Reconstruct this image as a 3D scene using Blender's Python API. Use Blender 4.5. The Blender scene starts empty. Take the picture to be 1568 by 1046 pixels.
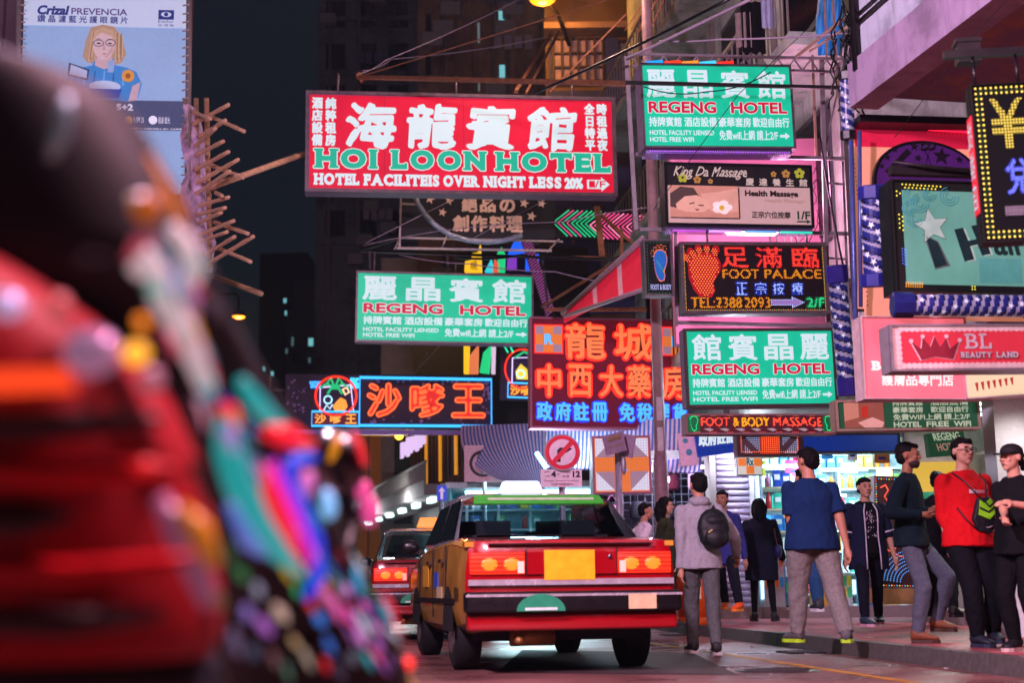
import bpy, bmesh, math, random
import numpy as np
from mathutils import Vector, Matrix, noise
random.seed(7)
SC = bpy.context.scene
COL = SC.collection
# ------------------------------------------------------------------ camera, world, exposure
F = 2178.0                      # focal length in photo pixels (photo 1568 x 1046)
PITCH = math.atan(377.0 / F)
ROLL = 0.0131
CAMZ = 0.667
_U = Vector((0, -math.sin(PITCH), math.cos(PITCH)))
_Fw = Vector((0, math.cos(PITCH), math.sin(PITCH)))
_R = Vector((1, 0, 0))
CR = _R * math.cos(ROLL) - _U * math.sin(ROLL)
CU = _U * math.cos(ROLL) + _R * math.sin(ROLL)
CP = Vector((0, 0, CAMZ))
cam_d = bpy.data.cameras.new('camera')
cam = bpy.data.objects.new('camera', cam_d)
COL.objects.link(cam)
cam.matrix_world = Matrix(((CR.x, CU.x, -_Fw.x, 0), (CR.y, CU.y, -_Fw.y, 0), (CR.z, CU.z, -_Fw.z, CAMZ), (0, 0, 0, 1)))
cam_d.sensor_width = 36.0
cam_d.lens = F / 1568 * 36.0
cam_d.clip_start = 0.05
cam_d.clip_end = 800
cam_d.dof.use_dof = True
cam_d.dof.focus_distance = 16.0
cam_d.dof.aperture_fstop = 1.5
cam_d.dof.aperture_blades = 0
SC.camera = cam
W = bpy.data.worlds.new('World')
SC.world = W
W.use_nodes = True
nt = W.node_tree
bg = nt.nodes['Background']
sky = nt.nodes.new('ShaderNodeTexSky')
sky.sky_type = 'NISHITA'
sky.sun_disc = False
sky.sun_elevation = math.radians(3)
sky.sun_rotation = math.radians(200)
mixn = nt.nodes.new('ShaderNodeMix')
mixn.data_type = 'RGBA'
mixn.inputs[0].default_value = 0.9985
nt.links.new(sky.outputs[0], mixn.inputs[6])
mixn.inputs[7].default_value = (0.0026, 0.0052, 0.0095, 1)
nt.links.new(mixn.outputs[2], bg.inputs[0])
bg.inputs[1].default_value = 1.0
SC.view_settings.view_transform = 'Standard'
SC.view_settings.look = 'None'
SC.view_settings.exposure = 0.0
SC.view_settings.gamma = 1.0
SC.cycles.use_denoising = True
SC.cycles.max_bounces = 8
SC.cycles.sample_clamp_indirect = 4.0
SC.cycles.caustics_reflective = False
SC.cycles.caustics_refractive = False

def P(px, py, t):
    """World point seen at photo pixel (px, py) at depth t in front of the camera."""
    return CP + t * (_Fw + CR * ((px - 784) / F) - CU * ((py - 523) / F))
def PZ(px, py, z):
    d = _Fw + CR * ((px - 784) / F) - CU * ((py - 523) / F)
    return CP + d * ((z - CAMZ) / d.z)
def PROJ(p):
    d = Vector(p) - CP
    t = d.dot(_Fw)
    return 784 + F * d.dot(CR) / t, 523 - F * d.dot(CU) / t, t
PHI = math.radians(6.5)
SD = Vector((-math.sin(PHI), math.cos(PHI), 0))     # along the street, away
SR = Vector((math.cos(PHI), math.sin(PHI), 0))      # across the street
# ------------------------------------------------------------------ materials
def lin(c):
    if isinstance(c, str):
        c = tuple(int(c[i:i + 2], 16) / 255 for i in (0, 2, 4))
        return tuple(v / 12.92 if v <= .04045 else ((v + .055) / 1.055) ** 2.4 for v in c)
    return c
_M = {}
def mat(name, col, rough=.55, metal=0., var=.18, scale=14., emis=None, es=0., bump=0., coat=0., stretch=None, evar=0., spec=.35):
    if name in _M: return _M[name]
    m = bpy.data.materials.new(name); m.use_nodes = True
    t = m.node_tree; b = t.nodes['Principled BSDF']
    c = lin(col)
    b.inputs['Roughness'].default_value = rough
    b.inputs['Metallic'].default_value = metal
    b.inputs['Specular IOR Level'].default_value = .08 if name.startswith('cloth_') else spec
    if coat: b.inputs['Coat Weight'].default_value = coat; b.inputs['Coat Roughness'].default_value = .06
    tc = t.nodes.new('ShaderNodeTexCoord'); n = t.nodes.new('ShaderNodeTexNoise')
    n.inputs['Scale'].default_value = scale; n.inputs['Detail'].default_value = 6
    src = tc.outputs['Object']
    if stretch:
        mp = t.nodes.new('ShaderNodeMapping'); mp.inputs['Scale'].default_value = stretch
        t.links.new(src, mp.inputs[0]); src = mp.outputs[0]
    t.links.new(src, n.inputs['Vector'])
    r = t.nodes.new('ShaderNodeMapRange')
    r.inputs[1].default_value = .25; r.inputs[2].default_value = .75
    r.inputs[3].default_value = 1 - var; r.inputs[4].default_value = 1 + var
    t.links.new(n.outputs[0], r.inputs[0])
    v = t.nodes.new('ShaderNodeMix'); v.data_type = 'RGBA'; v.blend_type = 'MULTIPLY'; v.inputs[0].default_value = 1
    v.inputs[6].default_value = (*c, 1); t.links.new(r.outputs[0], v.inputs[7])
    t.links.new(v.outputs[2], b.inputs['Base Color'])
    rr = t.nodes.new('ShaderNodeMapRange')
    rr.inputs[3].default_value = max(.03, rough - .1); rr.inputs[4].default_value = min(1, rough + .1)
    t.links.new(n.outputs[0], rr.inputs[0]); t.links.new(rr.outputs[0], b.inputs['Roughness'])
    if bump:
        bp = t.nodes.new('ShaderNodeBump'); bp.inputs['Strength'].default_value = bump; bp.inputs['Distance'].default_value = .02
        t.links.new(n.outputs[0], bp.inputs['Height']); t.links.new(bp.outputs[0], b.inputs['Normal'])
    if emis is not None:
        b.inputs['Emission Color'].default_value = (*lin(emis), 1)
        b.inputs['Emission Strength'].default_value = es
        if evar:
            n2 = t.nodes.new('ShaderNodeTexNoise'); n2.inputs['Scale'].default_value = 1.6
            t.links.new(tc.outputs['Object'], n2.inputs['Vector'])
            r2 = t.nodes.new('ShaderNodeMapRange'); r2.inputs[1].default_value = .3; r2.inputs[2].default_value = .7
            r2.inputs[3].default_value = es * (1 - evar); r2.inputs[4].default_value = es * (1 + evar)
            t.links.new(n2.outputs[0], r2.inputs[0]); t.links.new(r2.outputs[0], b.inputs['Emission Strength'])
    _M[name] = m
    return m
def glow(col, s=1.0, evar=0.):
    k = 'glow_%s_%g' % (col if isinstance(col, str) else '_'.join('%.2f' % c for c in col), s)
    return mat(k, tuple(.35 * c for c in lin(col)), .4, emis=col, es=s, var=.02, evar=evar)
STEEL = mat('galvanised_steel', '77726f', .45, .6, .3, 9)
RUST = mat('rusty_steel', '8a5a3a', .7, .3, .4, 12)
DARKSTEEL = mat('dark_steel', '2a2628', .5, .5, .3, 9)
BLACK = mat('black_plastic', '0c0c0e', .35)
def grime(name, col, dirt, rough=.8, amt=.75, sc=1.3, bump=.4):
    if name in _M: return _M[name]
    m = bpy.data.materials.new(name); m.use_nodes = True; t = m.node_tree; b = t.nodes['Principled BSDF']; N = t.nodes.new; L = t.links.new
    tc = N('ShaderNodeTexCoord'); mp = N('ShaderNodeMapping'); mp.inputs['Scale'].default_value = (1, 1, .18)
    a, s, c = N('ShaderNodeTexNoise'), N('ShaderNodeTexNoise'), N('ShaderNodeTexNoise')
    a.inputs['Scale'].default_value = sc; s.inputs['Scale'].default_value = sc * 4.5; c.inputs['Scale'].default_value = sc * 9
    for n in (a, s, c): n.inputs['Detail'].default_value = 9; n.inputs['Roughness'].default_value = .65
    L(tc.outputs['Object'], a.inputs['Vector']); L(tc.outputs['Object'], c.inputs['Vector']); L(tc.outputs['Object'], mp.inputs[0]); L(mp.outputs[0], s.inputs['Vector'])
    r1 = N('ShaderNodeMapRange'); r1.inputs[1].default_value = .48; r1.inputs[2].default_value = .66; r1.inputs[4].default_value = amt
    r2 = N('ShaderNodeMapRange'); r2.inputs[1].default_value = .50; r2.inputs[2].default_value = .72; r2.inputs[4].default_value = amt
    L(a.outputs[0], r1.inputs[0]); L(s.outputs[0], r2.inputs[0])
    mx = N('ShaderNodeMath'); mx.operation = 'MAXIMUM'; L(r1.outputs[0], mx.inputs[0]); L(r2.outputs[0], mx.inputs[1])
    v = N('ShaderNodeMix'); v.data_type = 'RGBA'; v.inputs[6].default_value = (*lin(col), 1); v.inputs[7].default_value = (*lin(dirt), 1); L(mx.outputs[0], v.inputs[0]); L(v.outputs[2], b.inputs['Base Color'])
    b.inputs['Roughness'].default_value = rough; b.inputs['Specular IOR Level'].default_value = .2
    bp = N('ShaderNodeBump'); bp.inputs['Strength'].default_value = bump; bp.inputs['Distance'].default_value = .02; L(c.outputs[0], bp.inputs['Height']); L(bp.outputs[0], b.inputs['Normal'])
    _M[name] = m; return m
RUBBER = mat('rubber', '0a0a0b', .8)
CHROME = mat('chrome', 'd8d8dc', .12, 1., .03)
# ------------------------------------------------------------------ mesh builder
class MB:
    def __init__(s): s.v = []; s.f = []; s.m = []; s.sm = []
    def add(s, vs, fs, mi=0, smooth=False):
        o = len(s.v); s.v.extend([tuple(x) for x in vs])
        for f in fs: s.f.append([i + o for i in f]); s.m.append(mi); s.sm.append(smooth)
        return s
    def box(s, c, d, mi=0, rot=None):
        c = Vector(c); hx, hy, hz = d[0] / 2, d[1] / 2, d[2] / 2
        vs = [Vector((x, y, z)) for z in (-hz, hz) for y in (-hy, hy) for x in (-hx, hx)]
        if rot is not None: vs = [rot @ v for v in vs]
        return s.add([c + v for v in vs], [(0, 2, 3, 1), (4, 5, 7, 6), (0, 1, 5, 4), (2, 6, 7, 3), (0, 4, 6, 2), (1, 3, 7, 5)], mi)
    def hexa(s, a, b, mi=0):
        """a: 4 points of one face (loop), b: the opposite 4."""
        return s.add(list(a) + list(b), [(3, 2, 1, 0), (4, 5, 6, 7), (0, 1, 5, 4), (1, 2, 6, 5), (2, 3, 7, 6), (3, 0, 4, 7)], mi)
    def tube(s, pts, r, n=8, mi=0, closed=False, caps=True, smooth=True):
        pts = [Vector(p) for p in pts]; N = len(pts)
        if N < 2: return s
        rs = r if isinstance(r, (list, tuple)) else [r] * N
        vs = []; prev = None
        for i, p in enumerate(pts):
            if closed: d = pts[(i + 1) % N] - pts[i - 1]
            else: d = pts[min(i + 1, N - 1)] - pts[max(i - 1, 0)]
            if d.length < 1e-9: d = Vector((0, 0, 1))
            d.normalize()
            a = prev - d * prev.dot(d) if prev is not None else d.cross(Vector((0, 0, 1)) if abs(d.z) < .9 else Vector((1, 0, 0)))
            if a.length < 1e-6: a = d.orthogonal()
            a.normalize(); prev = a; b = d.cross(a)
            for k in range(n):
                t = 2 * math.pi * k / n
                vs.append(p + rs[i] * (a * math.cos(t) + b * math.sin(t)))
        fs = []
        for i in range(N if closed else N - 1):
            j = (i + 1) % N
            for k in range(n): fs.append((i * n + k, i * n + (k + 1) % n, j * n + (k + 1) % n, j * n + k))
        if caps and not closed: fs.append(tuple(range(n))[::-1]); fs.append(tuple((N - 1) * n + k for k in range(n)))
        return s.add(vs, fs, mi, smooth)
    def prism(s, poly, y0, y1, mi=0):
        """poly: (x, z) loop; extruded from y0 (front) to y1."""
        n = len(poly)
        vs = [(x, y0, z) for x, z in poly] + [(x, y1, z) for x, z in poly]
        return s.add(vs, [tuple(range(n))[::-1], tuple(range(n, 2 * n))] + [(i, (i + 1) % n, n + (i + 1) % n, n + i) for i in range(n)], mi)
    def ball(s, c, r, mi=0, seg=12, rings=8, rot=None):
        c = Vector(c); r = (r, r, r) if not isinstance(r, (tuple, list)) else r
        vs = []
        for i in range(rings + 1):
            a = math.pi * i / rings
            for k in range(seg):
                b = 2 * math.pi * k / seg
                v = Vector((r[0] * math.sin(a) * math.cos(b), r[1] * math.sin(a) * math.sin(b), r[2] * math.cos(a)))
                vs.append(c + (rot @ v if rot is not None else v))
        return s.add(vs, [(i * seg + k, (i + 1) * seg + k, (i + 1) * seg + (k + 1) % seg, i * seg + (k + 1) % seg) for i in range(rings) for k in range(seg)], mi, True)
    def loft(s, rings, mi=0, smooth=True, caps=True):
        n = len(rings[0]); vs = [p for r in rings for p in r]
        fs = [(i * n + k, i * n + (k + 1) % n, (i + 1) * n + (k + 1) % n, (i + 1) * n + k) for i in range(len(rings) - 1) for k in range(n)]
        if caps: fs += [tuple(range(n))[::-1], tuple((len(rings) - 1) * n + k for k in range(n))]
        return s.add(vs, fs, mi, smooth)
    def dots(s, pts, r, y, mi=0, dy=None):
        dy = dy or r
        for x, z in pts:
            s.add([(x - r, y, z), (x, y, z - r), (x + r, y, z), (x, y, z + r), (x, y - dy, z)], [(0, 1, 4), (1, 2, 4), (2, 3, 4), (3, 0, 4)], mi)
        return s
    def build(s, name, mats, parent=None, loc=None):
        me = bpy.data.meshes.new(name)
        me.from_pydata(s.v, [], s.f)
        for m in (mats if isinstance(mats, (list, tuple)) else [mats]): me.materials.append(m)
        me.polygons.foreach_set('material_index', s.m); me.polygons.foreach_set('use_smooth', s.sm)
        me.update()
        o = bpy.data.objects.new(name, me); COL.objects.link(o)
        if parent is not None: o.parent = parent
        if loc is not None: o.location = loc
        return o
def tag(o, label=None, cat=None, group=None, kind=None):
    if label: o['label'] = label
    if cat: o['category'] = cat
    if group: o['group'] = group
    if kind: o['kind'] = kind
    return o
def empty(name, label, cat, loc=(0, 0, 0), rot=None, group=None):
    o = bpy.data.objects.new(name, None); COL.objects.link(o)
    if rot is not None:
        o.matrix_world = Matrix.Translation(loc) @ rot.to_4x4()
    else: o.location = loc
    o.empty_display_size = .2
    return tag(o, label, cat, group)
def kids(o): return [c for c in COL.objects if c.parent == o]
def copy_tree(o, parent=None):
    c = o.copy(); COL.objects.link(c)
    c.parent = parent
    for ch in kids(o): copy_tree(ch, c)
    return c
def centred(mb, name, mats, label, cat, group=None, base=False):
    """one-mesh thing whose origin sits at the middle (or base) of its vertices"""
    a = np.array(mb.v); c = (a.min(0) + a.max(0)) / 2
    if base: c[2] = a[:, 2].min()
    mb.v = [tuple(p) for p in (a - c)]
    o = mb.build(name, mats, loc=tuple(c))
    return tag(o, label, cat, group)
# ------------------------------------------------------------------ lettering
_T = {}
def glyphs(s, off=0.):
    k = (s, off)
    if k not in _T:
        cu = bpy.data.curves.new('t', 'FONT'); cu.body = s; cu.offset = off; cu.size = 1; cu.resolution_u = 3
        o = bpy.data.objects.new('t', cu); COL.objects.link(o)
        me = bpy.data.meshes.new_from_object(o.evaluated_get(bpy.context.evaluated_depsgraph_get()))
        v = np.array([tuple(q.co)[:2] for q in me.vertices]) if len(me.vertices) else np.zeros((0, 2))
        f = [tuple(p.vertices) for p in me.polygons]
        bpy.data.objects.remove(o); bpy.data.curves.remove(cu); bpy.data.meshes.remove(me)
        _T[k] = (v, f)
    return _T[k]
_SL = 'bl'
_SERIF = {'H': 'tl bl tr br', 'I': 'tc bc', 'L': 'tl bl er', 'N': 'tl bl tr', 'T': 'bc el2 er2', 'E': 'tl bl er er3', 'F': 'tl bl er3', 'A': 'bl br', 'V': 'tl tr',
          'R': 'tl bl br', 'G': '', 'S': '', 'C': '', 'B': 'tl bl', 'D': 'tl bl', 'Y': 'tl tr bc', 'U': 'tl tr', 'K': 'tl bl tr br', 'O': '', 'M': 'tl bl tr br', 'P': 'tl bl'}
def slab(s, off=.035):
    """Heavy slab-serif capitals: bold sans glyphs with slabs on the stem ends."""
    V = []; Fc = []; x = 0.
    for ch in s:
        if ch == ' ': x += .34; continue
        v, f = glyphs(ch, off)
        a, b = v.min(0), v.max(0); w = b[0] - a[0]; h = b[1] - a[1]
        base = len(V); V += [tuple(p) for p in (v - (a[0], 0) + (x + .07, 0))]; Fc += [tuple(i + base for i in q) for q in f]
        t = .085; o = .065; X0 = x + .07; st = .17
        for k in _SERIF.get(ch, '').split():
            y = a[1] if k[0] == 'b' else b[1] - t
            if k in ('tl', 'bl'): r = (X0 - o, y, X0 + st + o, y + t)
            elif k in ('tr', 'br'): r = (X0 + w - st - o, y, X0 + w + o, y + t)
            elif k in ('tc', 'bc'): r = (X0 + w / 2 - st / 2 - o, y, X0 + w / 2 + st / 2 + o, y + t)
            elif k == 'er': r = (X0 + w - .06, a[1], X0 + w + .02, a[1] + .25)
            elif k == 'er3': r = (X0 + w - .06, b[1] - .25, X0 + w + .02, b[1])
            elif k == 'el2': r = (X0 - .02, b[1] - .25, X0 + .06, b[1])
            elif k == 'er2': r = (X0 + w - .06, b[1] - .25, X0 + w + .02, b[1])
            base = len(V); V += [(r[0], r[1]), (r[2], r[1]), (r[2], r[3]), (r[0], r[3])]; Fc.append((base, base + 1, base + 2, base + 3))
        x += w + .14
    return np.array(V), Fc
def vtext(s):
    """characters one under another"""
    V = []; Fc = []
    for i, ch in enumerate(s):
        v, f = glyphs(ch); b = len(V)
        V += [(p[0], p[1] - i * 1.06) for p in v]; Fc += [tuple(k + b for k in q) for q in f]
    return np.array(V), Fc
def fit(vf, u0, v0, u1, v1, shear=0., wob=0.):
    v, f = vf; v = v.copy()
    a, b = v.min(0), v.max(0); n = (v - a) / (b - a)
    if wob:
        n[:, 0] += wob * np.sin(n[:, 1] * 7 + n[:, 0] * 25); n[:, 1] += wob * 2 * np.sin(n[:, 0] * 22)
    u = u0 + n[:, 0] * (u1 - u0) + shear * (n[:, 1] - .5) * (v1 - v0)
    return np.stack([u, v1 - n[:, 1] * (v1 - v0)], 1), f
def raster(v, f, res):
    """boolean mask of triangles/polygons given in pixels; returns mask, origin"""
    o = v.min(0) - 6; sh = np.ceil((v.max(0) + 6 - o) / res).astype(int) + 1
    m = np.zeros((sh[1], sh[0]), bool)
    q = (v - o) / res
    for fc in f:
        for k in range(1, len(fc) - 1):
            a, b, c = q[fc[0]], q[fc[k]], q[fc[k + 1]]
            x0, y0 = np.floor(np.minimum(np.minimum(a, b), c)).astype(int); x1, y1 = np.ceil(np.maximum(np.maximum(a, b), c)).astype(int) + 1
            X, Y = np.meshgrid(np.arange(x0, x1), np.arange(y0, y1))
            d = (b[0] - a[0]) * (c[1] - a[1]) - (b[1] - a[1]) * (c[0] - a[0])
            if abs(d) < 1e-9: continue
            w1 = ((X - a[0]) * (c[1] - a[1]) - (Y - a[1]) * (c[0] - a[0])) / d
            w2 = ((b[0] - a[0]) * (Y - a[1]) - (b[1] - a[1]) * (X - a[0])) / d
            m[y0:y1, x0:x1] |= (w1 >= -.01) & (w2 >= -.01) & (w1 + w2 <= 1.01)
    return m, o
def blur(a, r):
    k = np.exp(-np.arange(-3 * r, 3 * r + 1) ** 2 / (2 * r * r)) if r >= 1 else np.array([.25, .5, .25])
    k /= k.sum()
    a = np.apply_along_axis(lambda x: np.convolve(x, k, 'same'), 0, a.astype(float))
    return np.apply_along_axis(lambda x: np.convolve(x, k, 'same'), 1, a)
def contours(a, lv, o, res):
    segs = {}
    H, Wd = a.shape
    def pt(i0, j0, i1, j1):
        p, q = a[i0, j0], a[i1, j1]; t = (lv - p) / (q - p)
        return (round(j0 + (j1 - j0) * t, 4), round(i0 + (i1 - i0) * t, 4))
    b = a > lv
    for i in range(H - 1):
        row = b[i, :-1].astype(int) * 8 + b[i, 1:] * 4 + b[i + 1, 1:] * 2 + b[i + 1, :-1]
        for j in np.nonzero((row > 0) & (row < 15))[0]:
            c = row[j]
            T = lambda: pt(i, j, i, j + 1)
            Rr = lambda: pt(i, j + 1, i + 1, j + 1)
            B = lambda: pt(i + 1, j, i + 1, j + 1)
            L = lambda: pt(i, j, i + 1, j)
            tab = {1: [(L, B)], 2: [(B, Rr)], 3: [(L, Rr)], 4: [(Rr, T)], 5: [(L, T), (Rr, B)], 6: [(B, T)], 7: [(L, T)], 8: [(T, L)], 9: [(T, B)], 10: [(T, Rr), (B, L)], 11: [(T, Rr)], 12: [(Rr, L)], 13: [(Rr, B)], 14: [(B, L)]}
            for p, q in tab[c]: segs[p()] = q()
    loops = []
    while segs:
        s0, n = next(iter(segs.items())); lp = [s0]; segs.pop(s0)
        while n in segs and n != s0: lp.append(n); n = segs.pop(n)
        if len(lp) > 6: loops.append(np.array(lp) * res + o)
    return loops
# ------------------------------------------------------------------ signs
class Sign:
    """A box sign drawn in photo pixels: (u, v) run right/down from its top-left corner (tl); t is its depth."""
    def __init__(s, name, label, cat, tl, tr, bl, t, thick=.22, yaw=None, group=None, flip=False):
        s.w = math.hypot(tr[0] - tl[0], 0); s.h = bl[1] - tl[1]; s.o = tl
        c = ((tl[0] + tr[0]) / 2 + (bl[0] - tl[0]) / 2, (tl[1] + tr[1]) / 2 + s.h / 2)
        s.c = P(c[0], c[1], t); yaw = PHI if yaw is None else math.radians(yaw)
        slope = (tr[1] - tl[1]) / s.w; roll = 0.
        s.W = s.w * t / F; s.H = s.h * t / F
        for _ in range(4):
            R = Matrix.Rotation(yaw, 3, 'Z') @ Matrix.Rotation(roll, 3, 'Y')
            q = [PROJ(s.c + R @ Vector(d)) for d in ((-s.W / 2, 0, s.H / 2), (s.W / 2, 0, s.H / 2), (-s.W / 2, 0, -s.H / 2))]
            s.W *= s.w / (q[1][0] - q[0][0]); s.H *= s.h / (q[2][1] - q[0][1])
            roll += (slope - (q[1][1] - q[0][1]) / (q[1][0] - q[0][0]))
        s.R = R; s.t = t; s.thick = thick; s.k = s.W / s.w; s.kz = s.H / s.h
        s.root = empty(name, label, cat, s.c, R, group)
    def X(s, u): return (u - s.o[0] - s.w / 2) * s.k
    def Z(s, v): return -(v - s.o[1] - s.h / 2) * s.kz
    def shell(s, m, name='casing', inset=0.):
        MB().box((0, s.thick / 2 + .004, 0), (s.W - 2 * inset, s.thick, s.H - 2 * inset)).build(name, m, s.root)
    def face(s, m, e=3., name='face', lay=0):
        e *= s.k
        MB().box((0, .002 - lay * .003, 0), (s.W - 2 * e, .008, s.H - 2 * e)).build(name, m, s.root)
    def frame(s, m, e=3., name='frame', d=.03):
        e *= s.k; b = MB(); w, h = s.W, s.H
        for x in (-1, 1): b.box((x * (w / 2 - e / 2), -d / 2 + .012, 0), (e, d + .02, h))
        for z in (-1, 1): b.box((0, -d / 2 + .012, z * (h / 2 - e / 2)), (w - 2 * e, d + .02, e))
        b.build(name, m, s.root)
    def rect(s, u0, v0, u1, v1, m, lay=1, name='panel', d=.004):
        MB().box(((s.X(u0) + s.X(u1)) / 2, -.004 - lay * .004, (s.Z(v0) + s.Z(v1)) / 2), (abs(s.X(u1) - s.X(u0)), d, abs(s.Z(v1) - s.Z(v0)))).build(name, m, s.root)
    def poly(s, polys, m, lay=1, name='emblem', d=.004):
        b = MB(); y = -.003 - lay * .004
        for p in polys: b.prism([(s.X(u), s.Z(v)) for u, v in p], y - d / 2, y + d / 2)
        return b.build(name, m, s.root)
    def text(s, vf, m, bold=0., lay=2, name='lettering', dy=.0):
        v, f = vf; b = MB(); y = -.004 - lay * .004 - dy
        offs = [(0, 0)]
        if bold: offs += [(bold * math.cos(a * math.pi / 4), bold * math.sin(a * math.pi / 4)) for a in range(8)]
        for i, (du, dv) in enumerate(offs):
            b.add([(s.X(u + du), y - i * .00025, s.Z(w + dv)) for u, w in v], f)
        return b.build(name, m, s.root)
    def tubes(s, lines, m, r, lay=1, closed=False, name='neon_tube', dy=.03, n=6):
        b = MB()
        for L in lines: b.tube([(s.X(u), -dy - lay * .004, s.Z(v)) for u, v in L], r, n, closed=closed)
        return b.build(name, m, s.root)
    def outline(s, vf, m, r, rad=2.2, lv=.3, lay=1, name='neon_tube', dy=.04, fill=None, res=.6):
        mk, o = raster(*vf, res); a = blur(mk, rad / res)
        ls = []
        for L in contours(a, lv, o, res):
            for _ in range(2): L = (np.roll(L, 1, 0) + L * 2 + np.roll(L, -1, 0)) / 4
            ls.append(L[::2])
        return s.tubes(ls, m, r, lay, True, name, dy)
    def led(s, vf, m, pitch=3., r=.75, lay=1, name='led_lettering', bold=.6, dy=.0):
        v, f = vf; mk, o = raster(v, f, .5)
        a = blur(mk, 2) > (.5 - .3 * bold) if bold else mk
        pts = []; H, Wd = a.shape
        st = pitch / .5; i = st / 2; row = 0
        while i < H:
            j = st / 2 + (st / 2 if row % 2 else 0)
            while j < Wd:
                if a[int(i), int(j)]: pts.append((s.X(o[0] + j * .5), s.Z(o[1] + i * .5)))
                j += st
            i += st * .8; row += 1
        return s.dotlist(pts, m, r, lay, name)
    def dotlist(s, pts, m, r=.75, lay=1, name='led_lamps'):
        return MB().dots(pts, r * s.k, -.004 - lay * .004, dy=r * s.k * .7).build(name, m, s.root)
    def leduv(s, pts, m, r=.75, lay=1, name='led_lamps'):
        return s.dotlist([(s.X(u), s.Z(v)) for u, v in pts], m, r, lay, name)
def lerp_line(a, b, n): return [(a[0] + (b[0] - a[0]) * i / n, a[1] + (b[1] - a[1]) * i / n) for i in range(n + 1)]
def rect_dots(u0, v0, u1, v1, p):
    nu, nv = round((u1 - u0) / p), round((v1 - v0) / p)
    return lerp_line((u0, v0), (u1, v0), nu) + lerp_line((u0, v1), (u1, v1), nu) + lerp_line((u0, v0), (u0, v1), nv)[1:-1] + lerp_line((u1, v0), (u1, v1), nv)[1:-1]
def star(cx, cy, r, rot=0., k=.42, n=5):
    return [(cx + r * (1 if i % 2 == 0 else k) * math.sin(rot + math.pi * i / n), cy - r * (1 if i % 2 == 0 else k) * math.cos(rot + math.pi * i / n)) for i in range(2 * n)]
def circ(cx, cy, r, n=28, a0=0., a1=2 * math.pi, ry=None):
    return [(cx + r * math.cos(a0 + (a1 - a0) * i / n), cy + (ry or r) * math.sin(a0 + (a1 - a0) * i / n)) for i in range(n + (0 if abs(a1 - a0 - 2 * math.pi) < 1e-6 else 1))]
T1 = lambda s, *b, **k: fit(glyphs(s, k.pop('off', 0.)), *b, **k)
TS = lambda s, *b, **k: fit(slab(s, k.pop('off', .035)), *b, **k)
TV = lambda s, *b, **k: fit(vtext(s), *b, **k)
# ================================================================== SETTING
K0, K1 = PZ(1000, 965, 0), PZ(1568, 1040, 0)
KD = (K0 - K1).normalized()                     # along the kerb, away
KN = Vector((KD.y, -KD.x, 0))                   # towards the pavement (right)
def kp(a, b, z=0.): 
    p = K1 + KD * a + KN * b; return Vector((p.x, p.y, z))
def nodes_mat(name):
    m = bpy.data.materials.new(name); m.use_nodes = True
    return m, m.node_tree, m.node_tree.nodes['Principled BSDF']
def asphalt():
    m, t, b = nodes_mat('asphalt'); N = t.nodes.new; L = t.links.new
    tc = N('ShaderNodeTexCoord'); n1 = N('ShaderNodeTexNoise'); n1.inputs['Scale'].default_value = 90; n1.inputs['Detail'].default_value = 8
    n2 = N('ShaderNodeTexNoise'); n2.inputs['Scale'].default_value = .9; n2.inputs['Detail'].default_value = 5
    vo = N('ShaderNodeTexVoronoi'); vo.inputs['Scale'].default_value = 140
    for n in (n1, n2, vo): L(tc.outputs['Object'], n.inputs['Vector'])
    cr = N('ShaderNodeValToRGB'); e = cr.color_ramp.elements
    e[0].position = .36; e[0].color = (.045, .020, .020, 1); e[1].position = .66; e[1].color = (.24, .105, .095, 1)
    mx = N('ShaderNodeMath'); mx.operation = 'MULTIPLY_ADD'; mx.inputs[1].default_value = .5
    L(n1.outputs[0], mx.inputs[0]); h = N('ShaderNodeMath'); h.operation = 'MULTIPLY'; h.inputs[1].default_value = .5
    L(n2.outputs[0], h.inputs[0]); L(h.outputs[0], mx.inputs[2]); L(mx.outputs[0], cr.inputs[0]); L(cr.outputs[0], b.inputs['Base Color'])
    r = N('ShaderNodeMapRange'); r.inputs[1].default_value = .35; r.inputs[2].default_value = .65; r.inputs[3].default_value = .2; r.inputs[4].default_value = .5
    L(n2.outputs[0], r.inputs[0]); L(r.outputs[0], b.inputs['Roughness'])
    bp = N('ShaderNodeBump'); bp.inputs['Strength'].default_value = .45; bp.inputs['Distance'].default_value = .006
    L(vo.outputs['Distance'], bp.inputs['Height']); L(bp.outputs[0], b.inputs['Normal'])
    return m
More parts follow.
